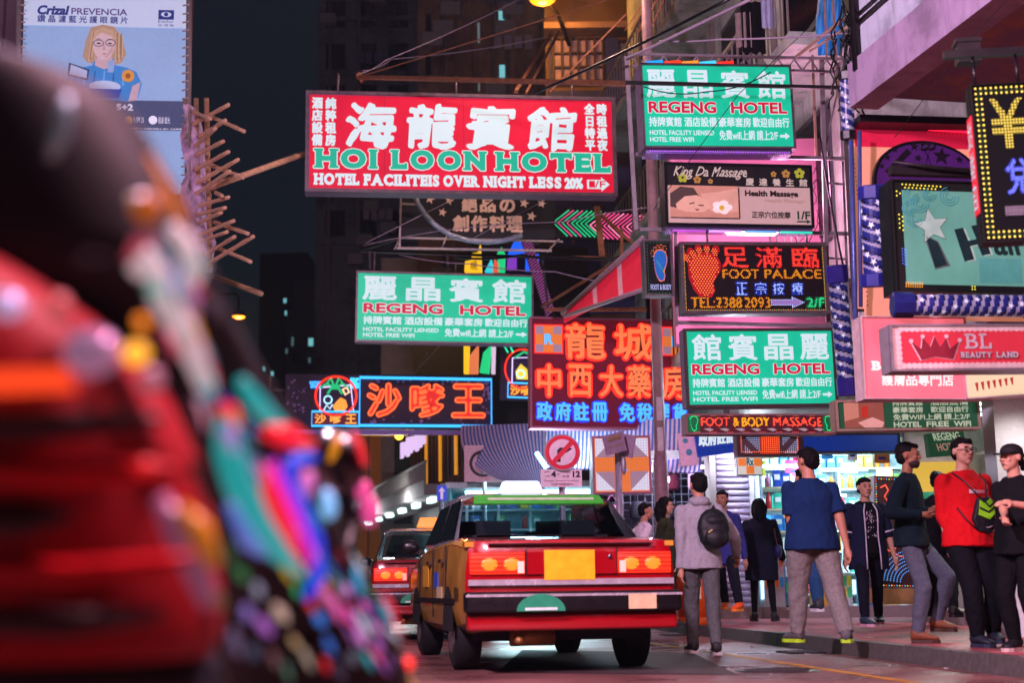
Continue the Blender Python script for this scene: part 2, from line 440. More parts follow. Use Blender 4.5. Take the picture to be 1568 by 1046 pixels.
def pavers():
    m, t, b = nodes_mat('brick_pavers'); N = t.nodes.new; L = t.links.new
    tc = N('ShaderNodeTexCoord'); br = N('ShaderNodeTexBrick'); n = N('ShaderNodeTexNoise'); n.inputs['Scale'].default_value = 1.7; n.inputs['Detail'].default_value = 7
    mp = N('ShaderNodeMapping'); mp.inputs['Rotation'].default_value = (0, 0, .12)
    L(tc.outputs['Object'], mp.inputs[0]); L(mp.outputs[0], br.inputs['Vector']); L(tc.outputs['Object'], n.inputs['Vector'])
    br.inputs['Color1'].default_value = (.36, .062, .085, 1); br.inputs['Color2'].default_value = (.21, .036, .052, 1); br.inputs['Mortar'].default_value = (.06, .045, .04, 1)
    br.inputs['Scale'].default_value = 1; br.inputs['Brick Width'].default_value = .4; br.inputs['Row Height'].default_value = .2; br.inputs['Mortar Size'].default_value = .014
    mx = N('ShaderNodeMix'); mx.data_type = 'RGBA'; mx.blend_type = 'MULTIPLY'; mx.inputs[0].default_value = .75
    rp = N('ShaderNodeMapRange'); rp.inputs[1].default_value = .3; rp.inputs[2].default_value = .7; rp.inputs[3].default_value = .3; rp.inputs[4].default_value = 1.6
    L(n.outputs[0], rp.inputs[0]); L(br.outputs[0], mx.inputs[6]); L(rp.outputs[0], mx.inputs[7]); L(mx.outputs[2], b.inputs['Base Color'])
    r = N('ShaderNodeMapRange'); r.inputs[3].default_value = .34; r.inputs[4].default_value = .75; b.inputs['Specular IOR Level'].default_value = .16
    L(n.outputs[0], r.inputs[0]); L(r.outputs[0], b.inputs['Roughness'])
    bp = N('ShaderNodeBump'); bp.inputs['Strength'].default_value = .3; bp.inputs['Distance'].default_value = .004
    L(br.outputs['Fac'], bp.inputs['Height']); bp.invert = True; L(bp.outputs[0], b.inputs['Normal'])
    return m
g = MB().add([(-110, -50, -.01), (110, -50, -.01), (110, 250, -.01), (-110, 250, -.01)], [(0, 1, 2, 3)]).build('ground', mat('city_ground', '201d1c', .8)); tag(g, kind='structure')
rd = MB()
rd.add([kp(-14, -9), kp(-14, 0.0), kp(120, 0.0), kp(120, -9)], [(0, 1, 2, 3)])
tag(rd.build('road', asphalt()), kind='structure')
pv = MB()
pv.hexa([kp(-14, .16, .13), kp(120, .16, .13), kp(120, 14, .13), kp(-14, 14, .13)], [kp(-14, .16, -.1), kp(120, .16, -.1), kp(120, 14, -.1), kp(-14, 14, -.1)])
tag(pv.build('pavement', pavers()), kind='structure')
lp = MB().hexa([kp(-14, -12, .13), kp(120, -12, .13), kp(120, -9, .13), kp(-14, -9, .13)], [kp(-14, -12, -.1), kp(120, -12, -.1), kp(120, -9, -.1), kp(-14, -9, -.1)])
tag(lp.build('far_pavement', mat('grey_paving', '5a544f', .6)), kind='structure')
kb = MB(); a = -14.
while a < 60:
    z = .137 + random.uniform(-.003, .003)
    kb.hexa([kp(a, .0, z - .02), kp(a, .03, z), kp(a, .157, z), kp(a, .157, -.05)][::1] and [kp(a, 0, -.05), kp(a, .157, -.05), kp(a, .157, z), kp(a, .025, z)],
            [kp(a + .885, 0, -.05), kp(a + .885, .157, -.05), kp(a + .885, .157, z), kp(a + .885, .025, z)])
    a += .9
tag(kb.build('kerb', mat('kerb_stone', '4a4744', .6, var=.3, scale=20, bump=.3)), kind='structure')
ya, yb = PZ(989, 985, 0), PZ(1380, 1044, 0); yd = (yb - ya).normalized(); yn = Vector((-yd.y, yd.x, 0)) * .05
p0 = ya - yd * 30; p1 = yb + yd * 14
tag(MB().add([p + Vector((0, 0, .004)) for p in (p0 - yn, p1 - yn, p1 + yn, p0 + yn)], [(0, 1, 2, 3)]).build('yellow_road_line', grime('yellow_road_paint', 'a87820', '4a3828', .6, amt=.9, sc=3)), kind='structure')

# ---- generic building block: front face frontal to the street
def bld(name, label, x0, x1, yref, t, ytop, depth, m, z0=0.):
    A, B = P(x0, yref, t), P(x1, yref, t); h = P((x0 + x1) / 2, ytop, t).z
    A = Vector((A.x, A.y, 0)); B = Vector((B.x, B.y, 0))
    d = (B - A).normalized(); w = (B - A).length
    R = Matrix.Rotation(math.atan2(d.y, d.x), 3, 'Z')
    r = empty(name, label, 'building', A + Vector((0, 0, z0)), R)
    r['w'] = w; r['h'] = h - z0
    MB().hexa([(0, 0, 0), (w, 0, 0), (w, depth, 0), (0, depth, 0)], [(0, 0, h - z0), (w, 0, h - z0), (w, depth, h - z0), (0, depth, h - z0)]).build('wall', m, r)
    return r, w, h - z0
def loc_px(r, px, py):
    """local (x, z) on the block's front plane seen at a photo pixel"""
    M = r.matrix_world if r.parent is None else r.matrix_world
    bpy.context.view_layer.update()
    Mi = r.matrix_world.inverted(); o = Mi @ CP; q = Mi @ P(px, py, 30.)
    d = q - o; k = -o.y / d.y
    p = o + d * k; return p.x, p.z
def win(r, px0, py0, px1, py1, m, name='window', fr=None, nx=1, nz=1, proud=.05):
    x0, z1 = loc_px(r, px0, py0); x1, z0 = loc_px(r, px1, py1)
    w = MB(); e = min(.06, abs(x1 - x0) * .1)
    w.box(((x0 + x1) / 2, -proud / 2, z1 + e / 2), (abs(x1 - x0) + 2 * e, proud, e)); w.box(((x0 + x1) / 2, -proud / 2, z0 - e / 2), (abs(x1 - x0) + 2 * e, proud, e))
    for i in range(nx + 1): w.box((x0 + (x1 - x0) * i / nx, -proud / 2, (z0 + z1) / 2), (e * .8, proud * .9, abs(z1 - z0)))
    for i in range(1, nz): w.box(((x0 + x1) / 2, -proud * .4, z0 + (z1 - z0) * i / nz), (abs(x1 - x0), proud * .7, e * .7))
    f = w.build(name, fr or DARKSTEEL, r)
    MB().box(((x0 + x1) / 2, -.006, (z0 + z1) / 2), (abs(x1 - x0), .012, abs(z1 - z0))).build('pane', m, f)
    return f
DARKWIN = mat('dark_glass', '0a0d12', .12)
CYWIN = glow('7fd0d8', .8); 
# tall dark block behind the red hotel sign
def ledges(r, w, h, step, m, d=.18):
    b = MB(); z = step
    while z < h: b.box((w / 2, -d / 2, z), (w + .1, d, .22)); z += step
    b.build('floor_ledge', m, r)
CONC_D = grime('dark_concrete', '6a7078', '2c3036', sc=.4)
CONC_B = grime('brown_concrete', '8a6e5c', '382c26', sc=.4)
r, w, h = bld('apartment_tower', 'dark grey apartment tower rising behind the left half of the red hotel sign', 484, 700, 300, 75, -160, 14, CONC_D)
ledges(r, w, h, 3.1, CONC_D)
for i in range(4):
    for j in range(7): win(r, 500 + i * 48, -60 + j * 64, 528 + i * 48, -24 + j * 64, DARKWIN, nx=2)
r, w, h = bld('apartment_tower', 'brown apartment tower with three small cyan lit windows above the red hotel sign', 640, 842, 300, 56, -160, 12, CONC_B)
for px in (668, 690, 716, 745, 790, 815): 
    x, z = loc_px(r, px, 100); MB().box((x, -.25, h / 2), (.35, .5, h)).build('pilaster', CONC_B, r)
for (a, b, c, d) in ((763, 16, 775, 34), (764, 99, 777, 119)): win(r, a, b, c, d, CYWIN)
for (a, b, c, d) in ((731, 34, 735, 66), (732, 118, 735, 140), (681, 10, 683, 40)): win(r, a, b, c, d, glow('9fb4b8', .3))
for j in range(5): win(r, 652, -40 + j * 62, 664, -10 + j * 62, DARKWIN)
r, w, h = bld('apartment_block', 'distant stepped block with a few pale lit windows beside the satay neon sign', 438, 560, 560, 120, 470, 14, mat('far_concrete', '80848c', .9))
for (a, b) in ((440, 460), (484, 494), (528, 452), (440, 482), (485, 499)): pass
for (a, b, c, d, m) in ((472, 518, 480, 530, 0), (484, 518, 488, 528, 1), (493, 517, 496, 527, 1), (500, 517, 504, 527, 1), (446, 516, 450, 530, 1), (472, 548, 476, 556, 1), (482, 548, 492, 557, 1), (501, 542, 504, 550, 1), (447, 541, 466, 556, 2), (437, 534, 441, 542, 1)):
    win(r, a, b, c, d, [CYWIN, glow('5f7d88', .5), DARKWIN][m])
MB().box((w * .25, 4, h + 1.4), (w * .4, 6, 2.8)).build('roof_room', mat('far_concrete', '80848c', .9), r)
r, w, h = bld('apartment_tower', 'far black apartment tower with scattered tiny lit windows beside the street lamp', 395, 470, 560, 150, 380, 14, mat('far_black_concrete', '50565e', .9))
for (a, b) in ((434, 457), (436, 476), (482, 492), (401, 562), (414, 569), (461, 452)): win(r, a, b, a + 5, b + 7, CYWIN)
win(r, 458, 452, 470, 458, glow('d0d8d0', .8))
for rr_, ww_ in ((r, w),): pass
for bo in [o for o in COL.objects if o.parent is None and o.name.startswith('apartment_tower')][:2]:
    rg_ = random.Random(len(bo.name) * 3 + int(bo['w'] * 10))
    for k in range(26):
        x_ = rg_.uniform(.5, bo['w'] - .5); z_ = rg_.uniform(6, min(bo['h'], 34) - 1); MB().box((x_, -.28, z_), (.8, .5, .55)).box((x_, -.54, z_), (.5, .02, .4)).build('air_conditioner', mat('ac_grey', '8a8a88', .6), bo)
    for k in range(5):
        x_ = rg_.uniform(.5, bo['w'] - .5); MB().tube([(x_, -.1, 3), (x_, -.1, bo['h'])], .09).build('drain_pipe', mat('grey_paint', '77706c', .6), bo)
    for k in range(6):
        x_ = rg_.uniform(1, bo['w'] - 2); z_ = rg_.uniform(8, 30); q_ = MB().tube([(x_, -.9, z_), (x_ + 1.6, -.9, z_)], .02)
        for j in range(4): q_.box((x_ + .2 + j * .4, -.9, z_ - .3), (.3, .03, .5 + .1 * (j % 2)))
        q_.build('washing_line', mat('washing_' + ('ab'[k % 2]), ['9a9098', '5a6078'][k % 2], .9), bo)
# lower grey hall under the satay sign
r, w, h = bld('corner_building', 'plain grey corner building with dark green window under the satay neon sign', 583, 640, 760, 54, 380, 12, mat('grey_render', '8d8684', .8, var=.15, scale=3))
win(r, 605, 662, 629, 725, mat('green_blind', '10300f', .6)); win(r, 605, 776, 629, 800, mat('green_blind', '10300f', .6))
r, w, h = bld('old_building', 'dark old building with orange lit pilaster between mirror and grey building', 470, 582, 760, 62, 640, 12, CONC_B)
x, z = loc_px(r, 577, 700); MB().box((x, -.4, h / 2), (.5, .8, h)).build('pilaster', mat('ochre_pilaster', 'b0702c', .7, emis='b06020', es=.12), r)
x, z = loc_px(r, 556, 700); MB().box((x, -.3, h / 2), (.4, .6, h)).build('pilaster', mat('ochre_pilaster', 'b0702c', .7), r)
for yy in (662, 700, 742): win(r, 566, yy, 573, yy + 22, DARKWIN)
# hall with slatted dark front and yellow lamps, along the right side of the street, far
def street_wall(name, label, px, t0, t1, z0, z1, m, yref=800, thick=3., cat='building', yaw=PHI, wl=None):
    """wall parallel to the street: its front corner seen at px at depth t0"""
    A = P(px, yref, t0); A = Vector((A.x, A.y, 0)); L = t1 - t0
    R = Matrix.Rotation(yaw + math.pi / 2, 3, 'Z')       # local x = away along street, local y = to the left... flipped below
    r = empty(name, label, cat, A, R)
    Lw = wl or L
    MB().hexa([(0, 0, z0), (Lw, 0, z0), (Lw, -thick, z0), (0, -thick, z0)], [(0, 0, z1), (Lw, 0, z1), (Lw, -thick, z1), (0, -thick, z1)]).build('wall', m, r)
    return r, L
# (local +x runs away from the camera, local +y faces the street, -y is inside the building)
r, L = street_wall('shop_house', 'shop house with dark slatted front and balcony above shop lights beyond the taxi', 725, 34, 48.5, 0, 9, mat('dark_slats', '18161a', .6), 700, yaw=math.radians(13.2), wl=9)
b = MB()
for i in range(15): b.box((.3 + i * .6, .06, 4.2), (.12, .12, 1.9))
b.build('slat', mat('slat_wood', '4a3424', .6), r)
MB().box((L / 2, .6, 2.98), (L, 1.2, .26)).build('balcony_slab', mat('grey_render', '8d8684', .8), r)
b = MB()
for i in range(60): b.box((.1 + i * .24, 1.15, 3.38), (.035, .035, .5))
b.box((L / 2, 1.15, 3.65), (L, .06, .05)); b.box((L / 2, 1.17, 3.16), (L, .03, .1)); b.build('balcony_railing', mat('grey_paint', '77706c', .6), r)
MB().box((5.2, .9, 5.25), (7.6, 1.4, .1)).build('lit_ceiling', mat('amber_ceiling', 'b08030', .6, emis='e89018', es=.5), r)
for i in range(12):
    MB().box((.6 + i * 1.2, .9 - .2 * (i % 2), 2.80), (.7, .14, .06)).build('tube_lamp', glow('c8f0f0', 2.2), r)
for i in range(4): MB().ball((2.5 + i * 1.8, .6, 5.1), .13).build('bulb_lamp', glow('ffb030', 5.), r)
for i in range(3): MB().box((1.5 + i * 2.2, .14, 4.2), (.22, .05, 1.5)).build('lit_slit', glow('e09020', .8), r)
for x_ in (2.5, 8.5):
    LT = bpy.data.lights.new('shop_light', 'POINT'); LT.energy = 160; LT.color = (.9, .95, 1); LT.shadow_soft_size = .3
    lo = bpy.data.objects.new('shop_light', LT); COL.objects.link(lo); lo.parent = r; lo.location = (x_, 1.6, 2.6)
s = MB()
for i in range(8): s.box((1.2 + i * .5, 1.0, 4.35), (.34, .06, .34 + .08 * (i % 3)))
s.build('lit_lettering', glow('d8b8e8', 1.1), r)
# corner building (blue panels, steel window) under the orange street lamp
r, w, h = bld('corner_building', 'brown corner building with blue panels and large steel window under the orange lamp', 838, 1010, 250, 36, -120, 10, mat('ochre_wall', '5e4830', .85, var=.3, scale=1.5))
BLUEP = mat('blue_panel', '1c2358', .6, var=.2, scale=3)
for (a, b_, c, d) in ((831 + 8, 140, 1008, 480),):
    x0, z1 = loc_px(r, a, b_); x1, z0 = loc_px(r, c, d); MB().box(((x0 + x1) / 2, -.03, (z0 + z1) / 2), (x1 - x0, .06, z1 - z0)).build('blue_panel', BLUEP, r)
for (a, c) in ((840, 845), (926, 948)):
    x0, z1 = loc_px(r, a, 60); x1, z0 = loc_px(r, c, 138); MB().box(((x0 + x1) / 2, -.05, (z0 + z1) / 2), (x1 - x0, .1, z1 - z0)).build('blue_panel', BLUEP, r)
PW = mat('frosted_pane', '7a5f60', .5, var=.7, scale=3, emis='705058', es=.25)
win(r, 847, 62, 924, 124, PW, nx=6, nz=3, proud=.14, fr=mat('brown_window_frame', '2c1d18', .6)); win(r, 948, 66, 985, 126, PW, nx=3, nz=3, proud=.14)
x0, z = loc_px(r, 832, 54); x1, _ = loc_px(r, 1000, 54); MB().box(((x0 + x1) / 2, -.35, z), (x1 - x0, .7, .16)).build('canopy_slab', mat('brown_concrete', '6e5a4e'), r)
win(r, 860, 396, 898, 470, mat('brown_lattice_glass', '4a2c22', .5, emis='6a3a24', es=.25), nx=5, nz=9, fr=mat('brown_window_frame', '2c1d18', .6))
# pale tenement along the right, balconies with washing
PALE = grime('pale_green_render', 'b4beb2', '4a5450', amt=.65)
r, L = street_wall('tenement_building', 'stained pale tenement with balconies and washing behind the upper green hotel sign', 1306, 18.5, 33, 3.2, 15, PALE, 80)
for i in range(4):
    for k in range(3):
        b = MB(); x = 1.8 + i * 3.5; z = 6.2 + k * 3.1
        b.box((x, .02, z), (1.7, .06, 1.9)); f = b.build('window', mat('window_frame_grey', '4a4f52'), r)
        MB().box((x, .055, z), (1.5, .02, 1.7)).build('pane', DARKWIN, f)
for k in range(3):
    MB().box((L / 2, .42, 4.55 + k * 3.1), (L, .84, .18)).build('balcony_slab', PALE, r)
    b = MB()
    for i in range(48): b.box((.15 + i * .3, .8, 5.1 + k * 3.1), (.025, .025, .95))
    b.box((L / 2, .8, 5.6 + k * 3.1), (L, .05, .05)); b.build('balcony_railing', mat('grey_paint', '77706c', .6), r)
b = MB()
for i, x in enumerate((3.2, 6.8, 10.3)): b.tube([(x, .02, 3.3), (x, .02, 14.9)], .07)
b.build('drain_pipe', mat('grey_paint', '77706c', .6), r)
for (px, py, c, lb, sh) in ((1138, 44, '9a9088', 'pale towel hanging from the tenement balcony', .8), (1153, 40, '101014', 'black shirt hanging out to dry beside the pale towel', 1.2), (1176, 18, 'b0b8d0', 'pale blue cloth hung out to dry highest on the tenement', .7)):
    p = P(px, py, 19.5); n = 8; vs = []; b = MB()
    for i in range(n + 1):
        for j in range(2):
            for k in range(2): vs.append((p.x + (i / n - .5) * .26 * sh, p.y + .03 * math.sin(i * 2.1) + k * .012, p.z + (.3 if j else -.3 - .02 * (i % 3)) * sh))
    for i in range(n):
        o = i * 4; b_ = o + 4
        b.f += [(o, b_, b_ + 2, o + 2), (o + 1, o + 3, b_ + 3, b_ + 1), (o, o + 1, b_ + 1, b_), (o + 2, b_ + 2, b_ + 3, o + 3)]
    b.v = vs; b.m = [0] * len(b.f); b.sm = [False] * len(b.f)
    centred(b, 'washing', mat('cloth_' + c, c, .9), lb, 'laundry', 'washing on the tenement balcony')
tarp = MB(); p = [P(1204, -20, 19.2), P(1260, -20, 18.2), P(1262, 80, 18.2), P(1238, 96, 19.2)]; q = [v + Vector((.1, .25, 0)) for v in p]
# wall behind the sign frame, pink neon light painted in as colour and glow
PINKW = mat('pink_render', 'c9829f', .75, var=.22, scale=1.6, bump=.25, emis='c06088', es=.10)  # render painted with pink neon light
r, w, h = bld('pink_wall', 'cracked plaster wall painted with pink light behind the steel sign frame', 1030, 1306, 350, 19.6, 205, .3, PINKW, z0=3.9)
r['category'] = 'wall'
b = MB(); rg = random.Random(4)
for k in range(9):
    x, z = loc_px(r, 1235 + rg.random() * 60, 250 + rg.random() * 60); L = [(x, -.006, z)]
    for i in range(9): x += rg.uniform(-.09, .07); z -= rg.uniform(.04, .2); L.append((x, -.006, z))
    b.tube(L, .006, 4)
b.build('crack', mat('crack_dark', '6a3a50', .9), r)
# ---- near right block: verandah overhang with fascia, soffit, return wall and column
ZS = P(1314, 163, 13).z
c0 = P(1314, 163, 13); c1 = PZ(1530, 0, ZS); dv = (c1 - c0); dv.z = 0; Lb = dv.length; dv.normalize()
nv = Vector((-dv.y, dv.x, 0)); nv = nv if nv.x > 0 else -nv
R = Matrix(((dv.x, nv.x, 0), (dv.y, nv.y, 0), (0, 0, 1)))
R3 = Matrix((( -nv.x * 0 + dv.x, nv.x, 0), (dv.y, nv.y, 0), (0, 0, 1)))
over = empty('shop_house', 'old shop house with stained white overhanging verandah above the yen sign', 'building', (c0.x, c0.y, 0))
def ov(a, b_, z): p = c0 + dv * a + nv * b_; return Vector((p.x - c0.x, p.y - c0.y, z))
LB = Lb + 9
WHITEW = grime('stained_white_render', 'b4bcc8', '4a4a52', amt=.7)
MB().hexa([ov(0, .0, ZS + .42), ov(LB, .0, ZS + .42), ov(LB, 5, ZS + .42), ov(0, 5, ZS + .42)], [ov(0, 0, ZS + 9), ov(LB, 0, ZS + 9), ov(LB, 5, ZS + 9), ov(0, 5, ZS + 9)]).build('upper_wall', WHITEW, over)
MB().hexa([ov(-.05, -.06, ZS), ov(LB, -.06, ZS), ov(LB, .22, ZS), ov(-.05, .22, ZS)], [ov(-.05, -.06, ZS + .418), ov(LB, -.06, ZS + .418), ov(LB, .22, ZS + .418), ov(-.05, .22, ZS + .418)]).build('fascia_beam', grime('pink_grey_beam', 'a08ca6', '504450', amt=.6), over)
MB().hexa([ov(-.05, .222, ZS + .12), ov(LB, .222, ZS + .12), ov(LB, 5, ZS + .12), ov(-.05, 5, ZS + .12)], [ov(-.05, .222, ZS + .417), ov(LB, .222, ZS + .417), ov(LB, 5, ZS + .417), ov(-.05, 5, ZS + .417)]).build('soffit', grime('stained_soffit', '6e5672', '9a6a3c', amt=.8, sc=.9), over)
b = MB(); rg = random.Random(3)
for k in range(7):
    a0 = rg.uniform(.4, LB * .5); z0 = ZS + rg.uniform(.8, 2.6)
    b.tube([ov(a0 + i * .35, -.03, z0 + .12 * math.sin(i * .9 + k) + i * .03) for i in range(8)], .008, 5)
b.tube([ov(0, -.03, ZS + .75), ov(LB, -.03, ZS + .78)], .018); b.tube([ov(0, -.03, ZS + .83), ov(LB, -.03, ZS + .86)], .012)
b.tube([ov(.12, -.05, ZS + .3), ov(.14, -.05, ZS + 6)], .04)
b.build('wall_cable', BLACK, over)
for (a0, z0) in ((1.3, .62), (1.9, .95), (2.7, .55), (.7, 1.6)):
    MB().ball(ov(a0, -.03, ZS + z0), (.06, .05, .05)).box(ov(a0, -.06, ZS + z0 + .1), (.05, .12, .12)).build('junction_box', BLACK, over)
# ground floor of the right block: white column and shop return wall
wl = P(1524, 800, 14.0); b = MB(); b.box((wl.x - c0.x + .75, wl.y - c0.y, ZS / 2 - .2), (1.5, .35, ZS - .6)); b.build('column', mat('white_tile', 'b8bcc0', .35, var=.1, scale=30), over)
# ---------------------------------------------------------------- shops behind the pavement
PAVZ = .13
def shop(name, label, x0, x1, t, ztop, depth, mwall, plinth='9a8f8c', leftwall=True):
    A, B = P(x0, 880, t), P(x1, 880, t); A = Vector((A.x, A.y, PAVZ)); B = Vector((B.x, B.y, PAVZ))
    d = (B - A).normalized(); w = (B - A).length
    r = empty(name, label, 'shop', A, Matrix.Rotation(math.atan2(d.y, d.x), 3, 'Z'))
    b = MB(); H = ztop - PAVZ
    b.box((w / 2, depth + .05, H / 2), (w, .1, H))
    if leftwall: b.box((-.05, depth / 2, H / 2), (.1, depth, H))
    b.box((w + .05, depth / 2, H / 2), (.1, depth, H))
    b.build('wall', mwall, r)
    MB().box((w / 2, depth / 2, H + .06), (w + .2, depth, .12)).build('ceiling', mat('shop_ceiling', 'c0c0c4', .7), r)
    MB().box((w / 2, depth / 2 - .15, .09), (w, depth + .3, .18)).build('plinth', mat('tiled_plinth', plinth, .4, var=.2, scale=40), r)
    return r, w, H
WHITEINT = mat('white_shop_wall', 'b9c2c8', .5)
ph, pw, phh = shop('pharmacy_shop', 'bright pharmacy shop with glowing shelves behind the man in the blue T-shirt', 1163, 1500, 22.8, 3.0, 2.2, WHITEINT)
TUBE = glow('b0ecff', 6.)
for k, (x0, x1, y, z) in enumerate(((.2, 1.1, .5, 2.75), (1.2, 2.2, 1.2, 2.72), (.9, 1.9, 1.9, 2.05), (.5, 1.6, 1.95, 1.55), (.15, 1.0, .3, 2.45), (1.5, 2.3, 1.9, 2.5))):
    MB().tube([(x0, y, z), (x1, y, z)], .025).build('tube_lamp', TUBE, ph)
b = MB()
for k in range(7): b.box((pw / 2, 1.95, .35 + k * .36), (pw - .2, .36, .025))
for k in range(5): b.box((.1 + (pw - .2) * k / 4, 1.95, 1.35), (.03, .36, 2.3))
b.build('shelf_rack', mat('white_metal', 'c8ccd0', .4), ph)
b = MB()
for k in range(6): b.box((.35, .75, .3 + k * .36), (.65, .8, .025))
b.build('display_stand', mat('cream_metal', 'c8b890', .4), ph)
LT = bpy.data.lights.new('shop_light', 'AREA'); LT.energy = 430; LT.size = 1.8; LT.color = (.5, .86, 1.)
lo = bpy.data.objects.new('shop_light', LT); COL.objects.link(lo); lo.parent = ph; lo.location = (pw / 2, .7, 2.75); lo.rotation_euler = (math.radians(32), 0, 0)
# products: individual boxes and bottles on the shelves
PC = ['e8e8f0', '2f7fd0', 'd03038', 'f0c030', '30a890', 'e080b0', 'f4f4f4', '2040a0', 'f08030', '70c040']
protos = []
for i, c in enumerate(PC):
    b = MB()
    if i % 3 == 2: b.tube([(0, 0, 0), (0, 0, .17), (0, 0, .19), (0, 0, .25)], [.05, .05, .025, .022], 8)
    else:
        b.box((0, 0, .12), (.13, .08, .24)); b.box((0, -.042, .14), (.09, .003, .08), 1)
    me = b.build('product_pack', [mat('pack_' + c, c, .4, var=.1), mat('pack_label', 'e0e0e0', .4)]); protos.append(me.data); bpy.data.objects.remove(me)
bpy.context.view_layer.update()
def product(r, x, y, z, k, sc=1.):
    o = bpy.data.objects.new('product_pack', protos[k]); COL.objects.link(o)
    o.matrix_world = Matrix.Translation(r.matrix_world @ Vector((x, y, z))) @ r.matrix_world.to_3x3().to_4x4() @ Matrix.Diagonal((sc, sc, sc * random.uniform(.8, 1.15), 1))
    tag(o, 'small coloured package standing on the bright pharmacy shelves', 'package', 'packages on the pharmacy shelves')
for k in range(7):
    x = .16; kk = random.randrange(10)
    while x < pw - .15:
        if random.random() < .3: kk = random.randrange(10)
        if random.random() < .9: product(ph, x, 1.86, .365 + k * .36, kk)
        x += .165
for k in range(6):
    for i in range(4): product(ph, .12 + i * .15, .42, .315 + k * .36, (k * 3 + i // 2 * 2) % 10)
    for i in range(3): product(ph, .62, .55 + i * .2, .315 + k * .36, (k * 2 + i) % 10)
rg = random.Random(77)
PCOL = ['f0e040', 'f04080', '40b0f0', 'f8f8f8', 'f08030', '50d080', '9060e0']
for k in range(14):
    w_, h_ = rg.uniform(.16, .34), rg.uniform(.14, .3); b = MB(); b.box((0, 0, 0), (w_, .012, h_)); b.box((0, -.008, h_ * .18), (w_ * .7, .004, h_ * .22), 1); b.box((0, -.008, -h_ * .2), (w_ * .5, .004, h_ * .16), 2)
    o = b.build('price_card', [mat('card_' + PCOL[k % 7], PCOL[k % 7], .5), mat('card_red', 'c02030', .5), mat('card_blue', '203890', .5)])
    o.matrix_world = Matrix.Translation(ph.matrix_world @ Vector((.25 + (k % 7) * (pw - .4) / 6.5 + rg.uniform(-.1, .1), .15 + .5 * (k // 7), 2.62 - .22 * (k // 7) + rg.uniform(-.06, .06)))) @ ph.matrix_world.to_3x3().to_4x4()
    tag(o, 'small bright price card hanging in the pharmacy front', 'price card', 'price cards hanging in the pharmacy')
for k in range(9):
    b = MB(); hh = rg.uniform(.5, 1.1); b.box((0, 0, hh / 2), (.32, .28, hh)); 
    for j in range(4): b.box((-.11 + .075 * j, -.145, hh * .75), (.06, .01, .16), 1 + j % 2)
    for j in range(4): b.box((-.11 + .075 * j, -.145, hh * .4), (.06, .01, .16), 2 - j % 2)
    o = b.build('display_bin', [mat('bin_' + PCOL[k % 7], ['c8ccd0', '3a8ac0', 'd0a040'][k % 3], .5), mat('card_' + PCOL[(k + 2) % 7], ''), mat('card_' + PCOL[(k + 4) % 7], '')])
    o.matrix_world = Matrix.Translation(ph.matrix_world @ Vector((.2 + k * (pw - .3) / 8.5, -.05 + .3 * (k % 2), .18))) @ ph.matrix_world.to_3x3().to_4x4()
    tag(o, 'stocked display bin standing along the pharmacy front', 'display bin', 'display bins along the pharmacy front')
ts, tw, th = shop('stall_shop', 'teal lit shop glimpsed under the striped awning beyond the taxi', 690, 940, 29, 2.7, 1.8, mat('teal_wall', '3a8a98', .5))
for k in range(3): MB().tube([(.3, .3 + k * .5, 2.5), (tw - .3, .3 + k * .5, 2.5)], .03).build('tube_lamp', TUBE, ts)
b = MB()
for k in range(5): b.box((tw / 2, 1.55, .5 + k * .42), (tw - .3, .35, .03))
for k in range(5): b.box((.3 + (tw - .6) * k / 4, 1.5, 1.3), (.05, .4, 2.2))
b.build('shelf_rack', mat('white_metal', ''), ts)
LT = bpy.data.lights.new('shop_light', 'AREA'); LT.energy = 200; LT.size = 2; LT.color = (.6, .95, 1.)
lo = bpy.data.objects.new('shop_light', LT); COL.objects.link(lo); lo.parent = ts; lo.location = (tw / 2, .3, 2.4); lo.rotation_euler = (math.radians(-30), 0, 0)
bpy.context.view_layer.update(); rg = random.Random(17)
for k in range(5):
    x = .5
    while x < tw - .4:
        if rg.random() < .75:
            o = bpy.data.objects.new('product_pack', protos[rg.randrange(10)]); COL.objects.link(o); o.matrix_world = Matrix.Translation(ts.matrix_world @ Vector((x, 1.42, .515 + k * .42))) @ ts.matrix_world.to_3x3().to_4x4() @ Matrix.Diagonal((1.3, 1.3, 1.2, 1)); tag(o, 'small package on the shelves of the teal shop beyond the taxi', 'package', 'packages in the teal shop')
        x += .26
# roller shutter bay to its left
sh, sw, shh = shop('shuttered_shop', 'narrow shop bay closed by a ribbed metal roller shutter', 1102, 1160, 22.8, 3.0, .6, mat('grey_render', '8d8684'))
b = MB()
for k in range(26): b.tube([(.02, .1, .2 + k * .1), (sw - .02, .1, .2 + k * .1)], .055, 8)
b.build('roller_shutter', mat('shutter_metal', 'a8a0bc', .5, .1, .15), sh)
MB().box((sw + .07, .02, 1.45), (.12, .16, 2.9)).build('pilaster', mat('pale_trim', 'a0b8c8', .4), sh); MB().tube([(sw + .05, -.09, .3), (sw + .05, -.09, 2.8)], .018).build('tube_lamp', glow('b8ecff', 3.), sh)  # glowing tube added to brighten the pale frame
MB().tube([(.05, -.05, 2.84), (sw - .05, -.05, 2.84)], .03).build('tube_lamp', TUBE, sh)
